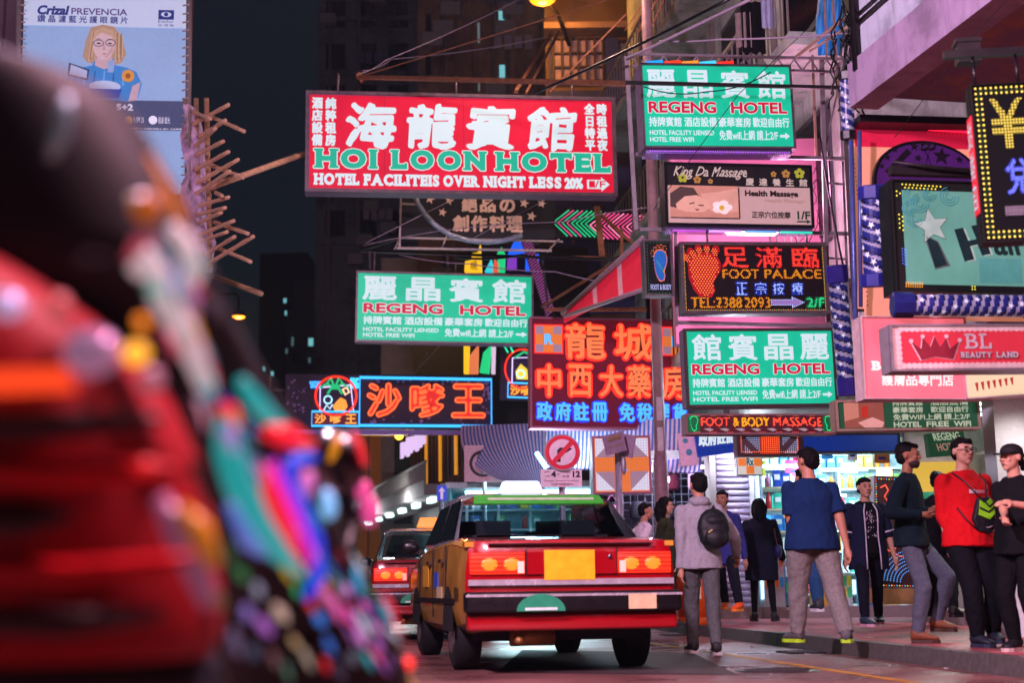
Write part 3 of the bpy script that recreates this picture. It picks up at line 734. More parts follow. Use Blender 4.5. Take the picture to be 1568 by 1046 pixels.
# bag shop
bs, bw, bh = shop('bag_shop', 'open bag shop with handbags hung on a wire grid behind the lamp post', 925, 1100, 23.2, 2.75, 1.8, mat('dark_purple_wall', '2a2038', .7))
b = MB()
for i in range(15): b.box((.05 + i * (bw - .1) / 14, 1.1, 1.75), (.012, .012, 2.3))
for i in range(18): b.box((bw / 2, 1.1, .6 + i * .135), (bw, .012, .012))
b.build('wire_grid', mat('white_wire', '9090a8', .5), bs)
MB().ball((1.05, .15, 2.27), .085).build('bulb_lamp', glow('ccf6ff', 14.), bs)
MB().tube([(1.05, .15, 2.7), (1.05, .15, 2.36)], .012).build('lamp_cord', BLACK, bs)
MB().tube([(.1, .5, 2.5), (bw - .1, .5, 2.5)], .03).build('tube_lamp', glow('e0c8ff', 6.), bs)
for (lx_, ly_, lz_, e_, c_) in ((bw / 2, .35, 2.45, 90, (.9, .7, 1)), (1.05, -.1, 2.25, 25, (.7, .95, 1))):
    LT = bpy.data.lights.new('shop_light', 'POINT'); LT.energy = e_; LT.color = c_; LT.shadow_soft_size = .15
    lo = bpy.data.objects.new('shop_light', LT); COL.objects.link(lo); lo.parent = bs; lo.location = (lx_, ly_, lz_)
LT = bpy.data.lights.new('shop_light', 'POINT'); LT.energy = 110; LT.color = (.8, .8, 1); LT.shadow_soft_size = .15  # added light that brightens the shutter
lo = bpy.data.objects.new('shop_light', LT); COL.objects.link(lo); lo.parent = sh; lo.location = (sw / 2, -.4, 2.7)  # added light in front of the shutter
bpy.context.view_layer.update()
BC = [('1a1a28', 'black'), ('2a50a0', 'blue'), ('5a2030', 'wine red'), ('c0a8c8', 'lilac'), ('20606a', 'teal'), ('7a4a38', 'brown'), ('b06090', 'pink'), ('30303a', 'charcoal')]
def handbag(x, y, z, k, wx=.34, hz=.3):
    b = MB(); c, nm = BC[k % 8]
    ring = lambda s, zz: [(s * wx / 2 * math.cos(a), .08 * s * math.sin(a), zz) for a in [2 * math.pi * i / 14 for i in range(14)]]
    b.loft([ring(.82, 0), ring(1., .03), ring(1.02, hz * .5), ring(.9, hz * .9), ring(.78, hz)])
    o = b.build('handbag', mat('bag_' + nm, c, .4, bump=.3)); o.location = bs.matrix_world @ Vector((x, y, z)); o.rotation_euler = (0, 0, PHI + random.uniform(-.3, .3))
    tag(o, '%s handbag hung in the bag shop, %s row from the top' % (nm, ['top', 'second', 'third', 'lowest'][min(3, max(0, int((2.6 - z) / .5)))]), 'handbag', 'handbags on show in the bag shop')
    MB().tube([(wx * .3 * math.cos(math.pi * i / 8), 0, hz - .01 + .16 * math.sin(math.pi * i / 8)) for i in range(9)], .012, 6).build('handle', mat('bag_' + nm, c), o)
kk = 0
for row in range(4):
    for col in range(4):
        handbag(.22 + col * (bw - .4) / 3, .93, 2.15 - row * .5, kk, .3 + .06 * ((kk * 7) % 3), .26 + .05 * (kk % 2)); kk += 3 if col == 3 else 1
# lit shop at the right end
rs, rw, rh = shop('corner_shop', 'warm lit corner shop with yellow panel behind the man in the red sweatshirt', 1480, 1640, 17.5, 2.95, 2.4, mat('white_shop_wall_warm', 'a8a8a0', .5), leftwall=False)
for i in range(3): MB().tube([(.2, .5 + i * .6, 2.8), (rw - .1, .5 + i * .6, 2.8)], .025).build('tube_lamp', glow('d4f4f0', 5.), rs)
MB().box((.45, 2.28, 1.9), (.8, .1, .6)).build('lit_panel', glow('d8b040', .8), rs)
MB().box((.45, 1.9, 1.3), (.9, .3, .9)).build('counter', mat('green_counter', '1f7a5a', .4), rs)
MB().box((.92, -.05, 1.4), (.12, .14, 2.7)).build('post', mat('yellow_post', 'b08a40', .5), rs)
b = MB()
for k in range(5): b.box((1.2, 2.1, .5 + k * .45), (.5, .3, .03))
b.build('shelf_rack', mat('white_metal', 'c8ccd0', .4), rs)
LT = bpy.data.lights.new('shop_light', 'AREA'); LT.energy = 150; LT.size = 1.4; LT.color = (.95, 1., .92)
lo = bpy.data.objects.new('shop_light', LT); COL.objects.link(lo); lo.parent = rs; lo.location = (rw / 2, .4, 2.75); lo.rotation_euler = (math.radians(-20), 0, 0)
for (px, py, c, lb) in ((1385, 938, 'b08840', 'worn yellow cardboard carton lying on the pavement by the glowing floor sign'), (1500, 940, 'c0c0c4', 'pale plastic crate on the pavement behind the red sweatshirt man'), (1440, 930, 'b07a30', 'brown carton on the pavement behind the man in grey jeans')):
    p = PZ(px, py, PAVZ); b = MB(); b.box((0, 0, .13), (.5, .35, .26)); b.box((-.13, 0, .267), (.22, .36, .012), rot=Matrix.Rotation(.15, 3, 'Y')); b.box((.13, 0, .267), (.22, .36, .012), rot=Matrix.Rotation(-.12, 3, 'Y')); b.box((0, -.178, .13), (.06, .004, .2), 1)
    o = b.build('carton', [mat('carton_' + c, c, .8), mat('parcel_tape', '8a6a40', .4)], loc=p); o.rotation_euler = (0, 0, random.uniform(-.3, .3)); tag(o, lb, 'box')

cn = empty('shop_canopy', 'pale shop canopy with lit round downlights at the right edge under the crown sign', 'canopy', P(1484, 612, 14.2))
O = cn.location; zc = O.z
q = [P(1484, 612, 14.2), PZ(1600, 570, zc), PZ(1640, 600, zc)]
fr = [Vector((0, 0, 0)), Vector((2.2, .25, 0)), Vector((2.2, 2.6, 0)), Vector((0, 2.4, 0))]
fr = [v + Vector((0, -2.2, 0)) for v in fr]
MB().hexa(fr, [v + Vector((0, 0, .16)) for v in fr]).build('canopy_slab', mat('pale_canopy', 'b8b4b0', .5), cn)
for (x, y) in ((.35, -1.7), (.95, -1.5), (.4, -.6), (1.1, -.5)):
    MB().tube([(x, y, -.012), (x, y, .0)], .12, 20).build('downlight', glow('fff0e8', 5), cn)
    L = bpy.data.lights.new('lamp_light', 'SPOT'); L.energy = 60; L.color = (1, .86, .84); L.spot_size = math.radians(160); L.spot_blend = .8; L.shadow_soft_size = .12
    lo = bpy.data.objects.new('lamp_light', L); COL.objects.link(lo); lo.parent = cn; lo.location = (x, y, -.05)

# street wear: patch, manhole, drain grates, litter
q = [PZ(760, 1030, .004), PZ(1130, 1034, .004), PZ(1060, 1000, .004), PZ(800, 996, .004)]
tag(MB().add(q, [(0, 1, 2, 3)]).build('road_patch', mat('patched_asphalt', '34282a', .7, var=.3, scale=30, bump=.3)), kind='structure')
m_ = PZ(1190, 1028, 0); b = MB(); b.tube([(0, 0, -.02), (0, 0, .006)], .33, 32)
for i in range(9): b.box((0, -.24 + i * .06, .008), (.5 * math.cos((i - 4) / 4.6), .018, .006))
tag(b.build('manhole_cover', mat('cast_iron', '3a3234', .45, .6, .3, 20), loc=m_), 'round ribbed iron manhole cover in the road near the kerb', 'manhole cover')
for k, a_ in enumerate((4.2, 9.6)):
    p_ = kp(a_, -.24, .006); b = MB()
    b.box((0, 0, 0), (.36, .5, .012))
    for i in range(7): b.box((-.14 + i * .047, 0, .008), (.02, .42, .008), 1)
    o = b.build('drain_grate', [mat('grate_dark', '0c0b0c', .8), mat('cast_iron', '')], loc=p_); o.rotation_euler = (0, 0, math.atan2(KD.y, KD.x) - math.pi / 2)
    tag(o, ['iron drain grate in the gutter nearest the camera', 'iron drain grate in the gutter below the big man in blue'][k], 'drain grate')
rg = random.Random(31)
for k in range(16):
    p_ = kp(rg.uniform(1, 12), rg.choice([-.12, -.3, .4, 1.2, 1.9]) + rg.uniform(-.1, .1), 0); p_.z = .138 if (p_ - K1).dot(KN) > .16 else .008
    s_ = rg.uniform(.02, .05); b = MB(); b.add([(-s_, -s_, 0), (s_, -s_ * .7, .006), (s_ * .8, s_, 0), (-s_ * .7, s_, .01), (-s_, -s_, -.003), (s_, -s_ * .7, .003), (s_ * .8, s_, -.003), (-s_ * .7, s_, .007)], [(0, 1, 2, 3), (7, 6, 5, 4)])
    o = b.build('paper_scrap', mat('paper_scrap', 'b0a4a8', .8), loc=p_); o.rotation_euler = (0, 0, rg.uniform(0, 3)); tag(o, 'tiny scrap of pale litter lying by the kerb', 'litter', 'paper scraps by the kerb')
# ================================================================== LEFT SIDE: banner, scaffold
r, w, h = bld('corner_tenement', 'pink grey tenement behind the advertising banner at the upper left', -120, 278, 200, 27, -60, .7, mat('mauve_render', '6f5560', .8, var=.3, scale=1.2), z0=0)
b = MB()
for i in range(9): b.box((w * (i + .5) / 9, -.08, h / 2), (.25, .16, h))
b.build('pilaster', mat('mauve_render', '6f5560'), r)
# advertising banner (a flat printed tarpaulin laced to two posts)
S = Sign('advertising_banner', 'tall pale blue eyewear advertising banner laced to posts, upper left', 'banner', (36, -12), (287, -6), (33, 292), 22, thick=.05)
S.shell(mat('tarpaulin', 'b8c4d4', .6), 'backing')
S.face(mat('banner_print', '8fb8d8', .55, var=.06, emis='92b8e0', es=.34, evar=.1), 0)
S.rect(36, -10, 286, 36, mat('banner_white', 'b8d0e0', .55, var=.04, emis='bcd0e6', es=.42), 1)
S.rect(34, 150, 285, 196, mat('banner_navy', '4a5878', .55, emis='46587e', es=.25), 1, name='printed_band')
INK = mat('navy_ink', '28408c', .6, emis='28408c', es=.15)
S.text(T1('Crizal', 57, 5, 103, 19, shear=.2, off=.02), INK, .5); S.text(T1('PREVENCIA', 108, 8, 193, 18, off=.005), mat('purple_ink', '5a4a8c', .6, emis='5a4a8c', es=.15), .2)
S.text(T1('鑽 晶 濾 藍 光 護 眼 鏡 片', 57, 20, 194, 31), INK, .2)
S.rect(241, 8, 265, 23, INK, 2, 'logo_block'); S.poly([circ(253, 15, 8, ry=4)], mat('banner_white', ''), 3); S.poly([circ(253, 15, 3.2)], INK, 4)
S.text(T1('Essilor', 241, 24, 265, 28), INK); S.text(T1('依 視 路', 241, 30, 265, 34), INK)
# the printed woman: hair, face, glasses, dress, tablet
flat = lambda n, c, e=.3: mat('print_' + n, c, .55, var=.1, emis=c, es=e)
S.poly([[(138, 38), (156, 33), (174, 36), (186, 52), (193, 78), (187, 92), (176, 96), (150, 96), (134, 92), (127, 84), (131, 60)]], flat('hair', 'b09a7c'), 2)
S.poly([[(147, 84), (172, 84), (176, 96), (196, 100), (209, 106), (218, 124), (213, 146), (198, 152), (120, 148), (104, 140), (101, 122), (112, 104), (142, 97)]], flat('dress', '3f8fd0'), 3)
S.poly([[(104, 122), (116, 126), (120, 150), (106, 146)], [(216, 122), (204, 128), (198, 152), (211, 150)]], flat('arm', 'c3b2b8'), 4)
S.poly([[(149, 82), (171, 82), (174, 97), (160, 103), (146, 97)]], flat('neck', 'c6b2b4'), 4)
S.poly([circ(159, 66, 16.5, ry=22)], flat('skin', 'd2c0be'), 5)
S.poly([[(141, 62), (144, 44), (158, 38), (172, 42), (177, 60), (168, 50), (155, 46), (147, 52)]], flat('fringe', 'c0aa88'), 6)
S.tubes([circ(151, 63, 7.5, 14, ry=5), circ(169, 62, 7.5, 14, ry=5)], flat('frames', '3c3c6c', .1), .006, 7, True, 'printed_glasses', .004, 5)
for x_, n_ in ((140, 3), (150, 4), (176, 4), (182, 3)):
    for q_ in range(n_): S.poly([[(x_ + q_ * 2.4, 44 + q_ * 2), (x_ + q_ * 2.4 + 1.1, 44 + q_), (x_ + q_ * 2 + (2 if x_ > 160 else -3), 92 - q_ * 4), (x_ + q_ * 2 + (0.6 if x_ > 160 else -4.5), 90 - q_ * 3)]], flat(['hair_light', 'hair_dark'][q_ % 2], ['cbb48c', '8a7458'][q_ % 2]), 3, 'printed_strand')
S.poly([[(158, 64), (160, 64), (162, 73), (157, 73.5)]], flat('nose_tone', 'bda49c'), 6); S.poly([[(147, 63), (151, 61.5), (155, 63.2), (151, 64.4)], [(164, 63), (168, 61.5), (172, 63.2), (168, 64.4)]], flat('eye', '3a3440', .1), 6); S.poly([[(145, 57), (151, 55.5), (156, 57), (151, 56.8)], [(163, 57), (168, 55.5), (174, 57), (168, 56.8)]], flat('brow', '7a6450', .2), 6)
S.poly([[(170, 70), (175, 62), (174, 74), (166, 84), (160, 86)]], flat('cheek_tone', 'c2aaa6'), 6)
for q_ in range(6): S.poly([[(118 + q_ * 14, 106), (120 + q_ * 14, 105), (116 + q_ * 15, 128), (113 + q_ * 15, 128)]], flat(['dress_fold', 'dress_light'][q_ % 2], ['2c6ca8', '6ab0e4'][q_ % 2]), 5, 'printed_fold')
S.poly([[(156, 79), (164, 78.5), (160, 81)]], flat('lips', 'b06a70'), 7)
S.poly([[(107, 94), (138, 104), (136, 121), (105, 114)]], flat('tablet_rim', '2c3c60'), 6); S.poly([[(110, 97), (135, 106), (134, 118), (108, 112)]], flat('tablet', 'b4cdea'), 7)
S.poly([[(166, 90), (176, 89), (175, 108), (166, 108)]], flat('phone', '8fb4dc'), 7)
S.poly([circ(197, 113, 9.5)], flat('sunflower', 'd8a040'), 7); S.poly([circ(197, 113, 4)], flat('sunflower_heart', 'a05828'), 8)
S.poly([circ(162, 130, 24, ry=9)], flat('pale_flower', 'b8d4ec'), 7); S.poly([[(138, 134), (188, 134), (184, 148), (142, 148)]], flat('blue_hem', '2a4ca8'), 8)
WH = mat('white_print', 'dfe6ef', .5, emis='d8e2f0', es=.5)
S.text(T1('5+2', 180, 156, 205, 166, off=.02), WH, .3)
S.poly([circ(199, 181, 6)], flat('sun_badge', 'e0b050'), 3); S.poly([circ(236, 180, 6.5)], WH, 3)
S.text(T1('E-SPF 25', 207, 176, 222, 184), WH); S.text(T1('過濾 藍光', 244, 175, 262, 185), WH); S.text(T1('保護眼睛 UV 過濾有害藍光 鏡片 全面保護', 196, 192, 280, 195), WH)
S.rect(212, 214, 226, 230, flat('soft_grey', '8090a0', .2), 1)
for px, nm in ((29, 'left'), (290, 'right')):
    b = MB(); b.tube([P(px, -40, 21.7), P(px - 3, 300, 21.7)], .045)
    o = centred(b, 'banner_post', mat('grey_paint', '77706c'), 'grey steel post the banner is laced to, on its %s edge' % nm, 'post', 'posts of the advertising banner')
    cc = MB()
    for i in range(24):
        y = -20 + i * 13; s_ = 1 if nm == 'left' else -1
        q = P(px - 3 * y / 300, y, 21.66) - o.location; cc.tube([q, q + Vector((.10 * s_, 0, -.02))], .014, 5)
    cc.build('rope_lace', mat('rope', 'a8a098', .8), o)
# netted scaffold with bamboo poles sticking out into the street
sc_ = empty('bamboo_scaffold', 'mauve netted bamboo scaffold with pole ends jutting over the dark street', 'scaffold', P(302, 430, 21.4))
O = sc_.location
NET = mat('scaffold_net', 'bca4cc', .85, var=.35, scale=6, bump=.3)
a_, b_, c_, d_ = P(280, 160, 21.4) - O, P(303, 165, 22.2) - O, P(322, 408, 22.2) - O, P(280, 408, 21.4) - O
n_ = 10; vs = []
for i in range(n_ + 1):
    for j in range(5):
        k = j / 4; p = a_.lerp(d_, i / n_).lerp(b_.lerp(c_, i / n_), k); vs.append(p + Vector((.05 * math.sin(i * 2 + j), -.08 * math.sin(i * 1.3 + j * 2), 0)))
vb = [p + Vector((-.02, .5, 0)) for p in vs]
N_ = len(vs); q = MB(); fs = []
for i in range(n_):
    for j in range(4): fs.append((i * 5 + j, i * 5 + j + 1, i * 5 + j + 6, i * 5 + j + 5))
q.add(vs + vb, fs + [tuple(N_ + v for v in f[::-1]) for f in fs]); q.build('netting', NET, sc_)
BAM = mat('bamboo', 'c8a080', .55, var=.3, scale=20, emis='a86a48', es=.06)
BP = [(292, 192, 350, 160), (318, 176, 374, 201), (304, 210, 345, 184), (296, 240, 342, 216), (296, 262, 350, 232), (322, 252, 372, 272), (296, 283, 365, 244), (322, 290, 366, 268), (296, 300, 352, 262), (300, 316, 350, 302), (330, 295, 340, 300),
      (298, 330, 345, 318), (300, 344, 339, 325), (300, 362, 358, 338), (328, 340, 380, 358), (300, 372, 348, 355), (322, 402, 388, 362), (330, 378, 384, 401), (312, 392, 360, 362), (296, 226, 330, 196), (288, 168, 322, 182)]
for k, (x0, y0, x1, y1) in enumerate(BP):
    t0 = 22.0; A, B = P(x0, y0, t0) - O, P(x1, y1, t0 - .9 - .1 * (k % 3)) - O
    b = MB(); pts = [A.lerp(B, i / 9) for i in range(10)]; b.tube(pts, [.030 + (.005 if i % 3 == 1 else 0) for i in range(10)], 8); b.build('pole', BAM, sc_)
for (y, x0) in ((168, 284), (400, 290)):
    for x in (284, 300, 316): MB().tube([P(x, 150, 22.1) - O, P(x + 6, 412, 22.1) - O], .04).build('pole', BAM, sc_)
b = MB(); b.tube([P(318, 288, 22), P(472, 233, 23.9)], .05); centred(b, 'bamboo_pole', BAM, 'long bamboo pole reaching from the scaffold to the red hotel sign', 'pole')
b = MB(); b.tube([P(330, 424, 27), P(400, 450, 25.5)], .05); centred(b, 'bamboo_pole', BAM, 'single bamboo pole end poking out above the far orange street lamp', 'pole')
# ================================================================== STREET LAMPS
def lamp_head(root, p, d, energy, col, rad, lens_s):
    b = MB(); b.ball(p, (.34, .16, .11), seg=16); b.build('lamp_housing', mat('grey_paint', '77706c'), root)
    MB().ball(p + Vector((0, 0, -.06)), (.22, .11, .09), seg=16).build('lens', glow('ffa030', lens_s), root)
    L = bpy.data.lights.new('lamp_light', 'SPOT'); L.energy = energy; L.color = col; L.shadow_soft_size = .15; L.spot_size = math.radians(165); L.spot_blend = .6
    o = bpy.data.objects.new('lamp_light', L); COL.objects.link(o); o.parent = root; o.location = p + Vector((0, 0, -.2))
# big tapered pole that carries signs' bars; its head is above the picture
B0 = P(1019, 960, 21.3); B0.z = PAVZ
lp_ = empty('street_lamp', 'tall tapered lamp post between the pharmacy neon and the foot massage signs', 'street lamp', B0)
HT = P(988, -80, 22.4).z
MB().tube([(0, 0, 0), (0, 0, .5), (0, 0, 2.35), (0, 0, 2.55)], [.125, .12, .112, .09], 16).build('base', mat('pole_base_paint', '8c6a72', .6, var=.35, scale=9, bump=.3), lp_)
MB().tube([(0, 0, 2.55), (0, 0, HT - 1), (0, 0, HT)], [.088, .08, .07], 14).build('pole', mat('pole_paint', 'a88a88', .5, var=.25, scale=6), lp_)
MB().tube([(0, 0, HT), (-.25, 0, HT + .6), (-1.1, 0, HT + .85), (-1.75, .0, HT + .8)], [.06, .055, .05, .045], 10).build('arm', mat('pole_paint', ''), lp_)
lamp_head(lp_, Vector((-1.9, 0, HT + .75)), None, 700, (1, .6, .5), .2, 6)
b = MB()
for (v0, v1, c) in ((598, 640, 0), (645, 690, 1)):
    q = P(1013, (v0 + v1) / 2, 21.2); b.box((0, -.10, q.z - PAVZ), (.09, .012, .36))
b.build('number_plate', mat('pale_plate', 'c8b8bc', .6), lp_)
for i, s in enumerate(('深', '水', '泊', '車')):
    pass
# wall-bracket lamp glowing orange at the top of the frame
wl_ = empty('street_lamp', 'orange glowing street lamp at the top edge over the brown corner building', 'street lamp', P(836, 47, 35.6))
b = MB(); b.tube([(.6, .5, -.2), (.3, 0, .45), (-.1, -.9, .55)], .05); b.build('arm', DARKSTEEL, wl_)
hd = Vector((-.1, -1.0, .52)); MB().ball(hd, (.4, .3, .16), seg=16).build('lamp_housing', DARKSTEEL, wl_)
MB().ball(hd + Vector((0, 0, -.06)), (.34, .26, .2), seg=16).build('lens', glow('ff8410', 3), wl_)
L = bpy.data.lights.new('lamp_light', 'POINT'); L.energy = 480; L.color = (1, .40, .07); L.shadow_soft_size = .25
o = bpy.data.objects.new('lamp_light', L); COL.objects.link(o); o.parent = wl_; o.location = hd + Vector((0, 0, -.35))
fl = empty('street_lamp', 'small far orange street lamp hanging over the dark street beside the scaffold', 'street lamp', P(365, 482, 50))
MB().tube([(-.7, 0, .75), (-.1, 0, .75), (0, 0, .6), (0, 0, .15)], .045).build('arm', DARKSTEEL, fl)
MB().tube([(0, 0, .15), (0, 0, .08), (0, 0, -.06)], [.1, .25, .28], 14).build('lamp_housing', DARKSTEEL, fl)
MB().ball((0, 0, -.07), (.24, .24, .08)).build('lens', glow('ff9420', 4), fl)
L = bpy.data.lights.new('lamp_light', 'POINT'); L.energy = 200; L.color = (1, .5, .12); L.shadow_soft_size = .2
o = bpy.data.objects.new('lamp_light', L); COL.objects.link(o); o.parent = fl; o.location = (0, 0, -.3)
# unseen lamp post added over the camera side for fill light
nb = kp(-8.2, .45, PAVZ)
nl = empty('street_lamp', 'unseen fill lamp post added on the kerb beside the camera', 'street lamp', nb)
MB().tube([(0, 0, 0), (0, 0, 2.3), (0, 0, 2.5)], [.15, .15, .1], 14).build('base', mat('pole_base_paint', ''), nl)
MB().tube([(0, 0, 2.5), (0, 0, 6.0)], [.1, .07], 12).build('pole', mat('pole_paint', ''), nl)
MB().tube([(0, 0, 6.0), (-.3, .0, 6.5), (-2.6, .1, 6.7)], .05).build('arm', mat('pole_paint', ''), nl)
b = MB(); b.ball((-2.9, .1, 6.66), (.45, .2, .12), seg=16); b.build('lamp_housing', mat('matt_black_housing', '060606', .95, spec=0), nl)  # housing of the added lamp post
MB().ball((-2.9, .1, 6.59), (.28, .13, .09)).build('lens', mat('lamp_lens', '0a0a0a', .9, spec=0, emis='e8d8ff', es=.8), nl)  # lens of the added lamp post
L = bpy.data.lights.new('lamp_light', 'SPOT'); L.energy = 5000; L.color = (1, .48, .62); L.shadow_soft_size = .3; L.spot_size = math.radians(172); L.spot_blend = .6; L.specular_factor = .0
o = bpy.data.objects.new('lamp_light', L); COL.objects.link(o); o.parent = nl; o.location = (-2.9, .1, 5.8)  # fill light of the added lamp post
sb = kp(-4.5, -9.5, PAVZ)  # unseen lamp post added to light the street from the left
sl_ = empty('street_lamp', 'unseen fill lamp post added on the opposite pavement, beside the scooter', 'street lamp', sb)
MB().tube([(0, 0, 0), (0, 0, 2.3), (0, 0, 2.5)], [.15, .15, .1], 14).build('base', mat('pole_base_paint', ''), sl_)
MB().tube([(0, 0, 2.5), (0, 0, 6.2)], [.1, .07], 12).build('pole', mat('pole_paint', ''), sl_)
MB().tube([(0, 0, 6.2), (.3, 0, 6.8), (2.1, 0, 7.0)], .05).build('arm', mat('pole_paint', ''), sl_)
MB().ball((2.4, 0, 6.96), (.45, .2, .12), seg=16).build('lamp_housing', mat('matt_black_housing', '060606', .95, spec=0), sl_)  # housing of the added lamp post
MB().ball((2.4, 0, 6.89), (.28, .13, .09)).build('lens', mat('lamp_lens', '0a0a0a', .9, spec=0, emis='e8d8ff', es=.8), sl_)  # lens of the added lamp post
L = bpy.data.lights.new('lamp_light', 'POINT'); L.energy = 6500; L.color = (1., .64, .92); L.shadow_soft_size = .3; L.specular_factor = .0
o = bpy.data.objects.new('lamp_light', L); COL.objects.link(o); o.parent = sl_; o.location = (2.4, 0, 6.0)  # fill light of the added lamp post
# ================================================================== STEEL SIGN FRAMES AND CABLES
def frame_thing(label, bars, m, name='sign_frame', rad=1.9):
    a = bars[0]; o = empty(name, label, 'sign frame', P(a[0], a[1], a[4]))
    for q in bars:
        x0, y0, x1, y1, t = q[:5]; t1 = q[5] if len(q) > 5 else t; rr = (q[6] if len(q) > 6 else rad) * t / F
        A, B = P(x0, y0, t) - o.location, P(x1, y1, t1) - o.location
        d = (B - A).normalized(); u = d.cross(Vector((0, 1, 0))); u = u.normalized() if u.length > .01 else Vector((1, 0, 0)); v = d.cross(u)
        MB().hexa([A + u * rr + v * rr, A - u * rr + v * rr, A - u * rr - v * rr, A + u * rr - v * rr], [B + u * rr + v * rr, B - u * rr + v * rr, B - u * rr - v * rr, B + u * rr - v * rr]).build('bar', m, o)
    return o
STL = mat('sign_frame_steel', '847c80', .5, .4, .25, 8)
bars = [(959, 86, 974, 352, 17.4, 17.3, 3.2), (1258, 92, 1268, 500, 17.6, 17.5, 3.2), (962, 82, 1300, 90, 17.5), (966, 101, 1296, 110, 17.5), (966, 236, 1298, 243, 17.4, 17.6, 2.6), (974, 351, 1302, 358, 17.35, 17.6, 2.6), (1034, 494, 1284, 500, 17.3, 17.5, 2.6), (1034, 352, 1036, 500, 17.3, 17.3, 2.2), (1284, 96, 1300, 500, 17.9, 17.7, 2),
        (1300, 60, 1262, 232, 17.9, 17.6, 1.2), (1268, 232, 1284, 440, 17.7, 17.7, 1.6), (1264, 280, 1294, 282, 17.6, 17.6, 1.6), (1266, 395, 1296, 397, 17.6, 17.6, 1.4)]
for i in range(13): x = 966 + i * 25; bars.append((x, 84 + i * .6, x + 12.5, 102 + i * .6, 17.5, 17.5, .9)); bars.append((x + 12.5, 102 + i * .6, x + 25, 85 + i * .6, 17.5, 17.5, .9))
frame_thing('grey steel truss frame carrying the stacked hotel and massage signs', bars, STL)
frame_thing('brown steel beam stretched above the red hotel sign with two stay ends', [(548, 118, 965, 128, 23.8, 18.5, 2.6), (548, 112, 556, 124, 23.8, 23.8, 4), (845, 50, 790, 140, 30, 24.5, 2.2), (856, 48, 806, 142, 30, 24.5, 1.6), (960, 20, 842, 140, 24, 24, 1.2), (548, 118, 960, -10, 23.8, 20, .7)], RUST)
frame_thing('long dark bar crossing in front of the upper green hotel sign', [(958, 126, 1286, 134, 16.6, 17.0, 2.6)], DARKSTEEL)
frame_thing('thin white steel frame round the starry dark restaurant sign', [(614, 297, 612, 380, 26.5, 26.5, 1.4), (612, 364, 862, 370, 26.5, 26.5, 1.4), (608, 380, 845, 384, 26.2, 26.2, 1.6), (612, 366, 604, 382, 26.5, 26.2, 1), (688, 352, 676, 382, 26.5, 26.2, 1), (856, 366, 838, 386, 26.5, 26.2, 1.2), (614, 312, 640, 313, 26.5, 26.5, 1.5)], mat('pale_frame_steel', 'a39a94', .5, .3))
frame_thing('rusty steel bracket frame behind the chevron neon sign', [(842, 316, 850, 372, 30, 30, 2), (874, 318, 878, 374, 30, 30, 1.4), (914, 316, 922, 392, 27, 27, 4.5), (916, 325, 976, 380, 27, 27, 2.4), (952, 350, 952, 392, 27, 27, 2.4), (880, 394, 960, 396, 27, 27, 2), (848, 372, 846, 372, 30, 30, 1.2), (830, 470, 990, 372, 26, 24, 2), (836, 474, 990, 474, 24.4, 24.4, 2.5)], RUST)
frame_thing('brown roof strut rack above the striped awning', [(552, 384, 990, 400, 29, 26, 1.8), (552, 384, 616, 364, 29, 27, 1), (566, 384, 567, 412, 28, 28, 1.8), (685, 388, 686, 414, 28, 28, 1.8), (830, 390, 840, 480, 28, 28, 1.8)], DARKSTEEL)
def cable(label, pts, t0, t1, sag=0., r=.9, m=BLACK, grp='overhead cables across the street'):
    b = MB(); L = []
    for k in range(len(pts) - 1):
        for i in range(9 if k == len(pts) - 2 else 8):
            f = i / 8; g_ = (k + f) / (len(pts) - 1)
            x = pts[k][0] + (pts[k + 1][0] - pts[k][0]) * f; y = pts[k][1] + (pts[k + 1][1] - pts[k][1]) * f + sag * 4 * f * (1 - f)
            L.append(P(x, y, t0 + (t1 - t0) * g_))
    b.tube(L, r * (t0 + t1) / 2 / F, 6); return centred(b, 'overhead_cable', m, label, 'cable', grp)
GREYC = mat('grey_cable', '9a8c9c', .6)
cable('thick grey pipe rising from the sign frame to the upper right', [(960, 90), (1150, -2)], 17.0, 15, 0, 2.6, GREYC)
cable('dark thick cable rising beside the grey pipe above the upper green sign', [(820, 142), (1120, -4)], 18.0, 15.4, 3, 2.4)
cable('thin cable from the beam end up across the brown tower', [(552, 112), (590, 92), (800, -4)], 23.8, 26, 3, .7, GREYC)
cable('thin cable from the beam end level towards the steel window', [(556, 108), (600, 90), (840, 56)], 23.8, 28, 4, .7, GREYC)
cable('long fine cable crossing the upper green sign and the portrait massage sign', [(1240, 40), (1130, 145), (1000, 322)], 15.9, 15.9, 0, .6)
cable('drooping black cable hanging below the bar on the upper green sign', [(985, 132), (1082, 140), (1180, 110)], 16.4, 16.4, 7, .9)
cable('pale cable slung from the wall bracket over the small barber pole', [(1010, 62), (1100, 60), (1300, 50)], 16.8, 15, 2, 1.6, GREYC)
cable('cable running under the starry sign to the chevron sign', [(556, 376), (700, 350), (860, 340), (990, 318)], 25.9, 24, -2, .7, GREYC)
cable('lower cable sweeping over the middle green sign', [(612, 390), (720, 404), (850, 416), (985, 440)], 25.8, 24, 3, .9, GREYC)
cable('black cable bundle looping over the red awning', [(700, 394), (800, 390), (880, 394), (980, 388)], 25.5, 24, 4, 2)
cable('thin stay wire across the starry dark sign', [(560, 372), (720, 292)], 25.5, 25.5, 0, .6, GREYC)
cable('second stay wire across the starry dark sign', [(722, 366), (850, 298)], 25.5, 25.5, 0, .6, GREYC)
cable('fine wire crossing the soffit towards the yen sign', [(1370, 210), (1480, 65), (1570, -30)], 11.5, 9.5, 0, .7)
cable('fine wire beside the pink wall', [(1256, 210), (1270, 300), (1296, 430)], 17.2, 17.2, 3, 1.6)
cable('thin wire behind the satay sign', [(580, 640), (640, 566), (700, 500)], 31, 33, 0, .6, GREYC)
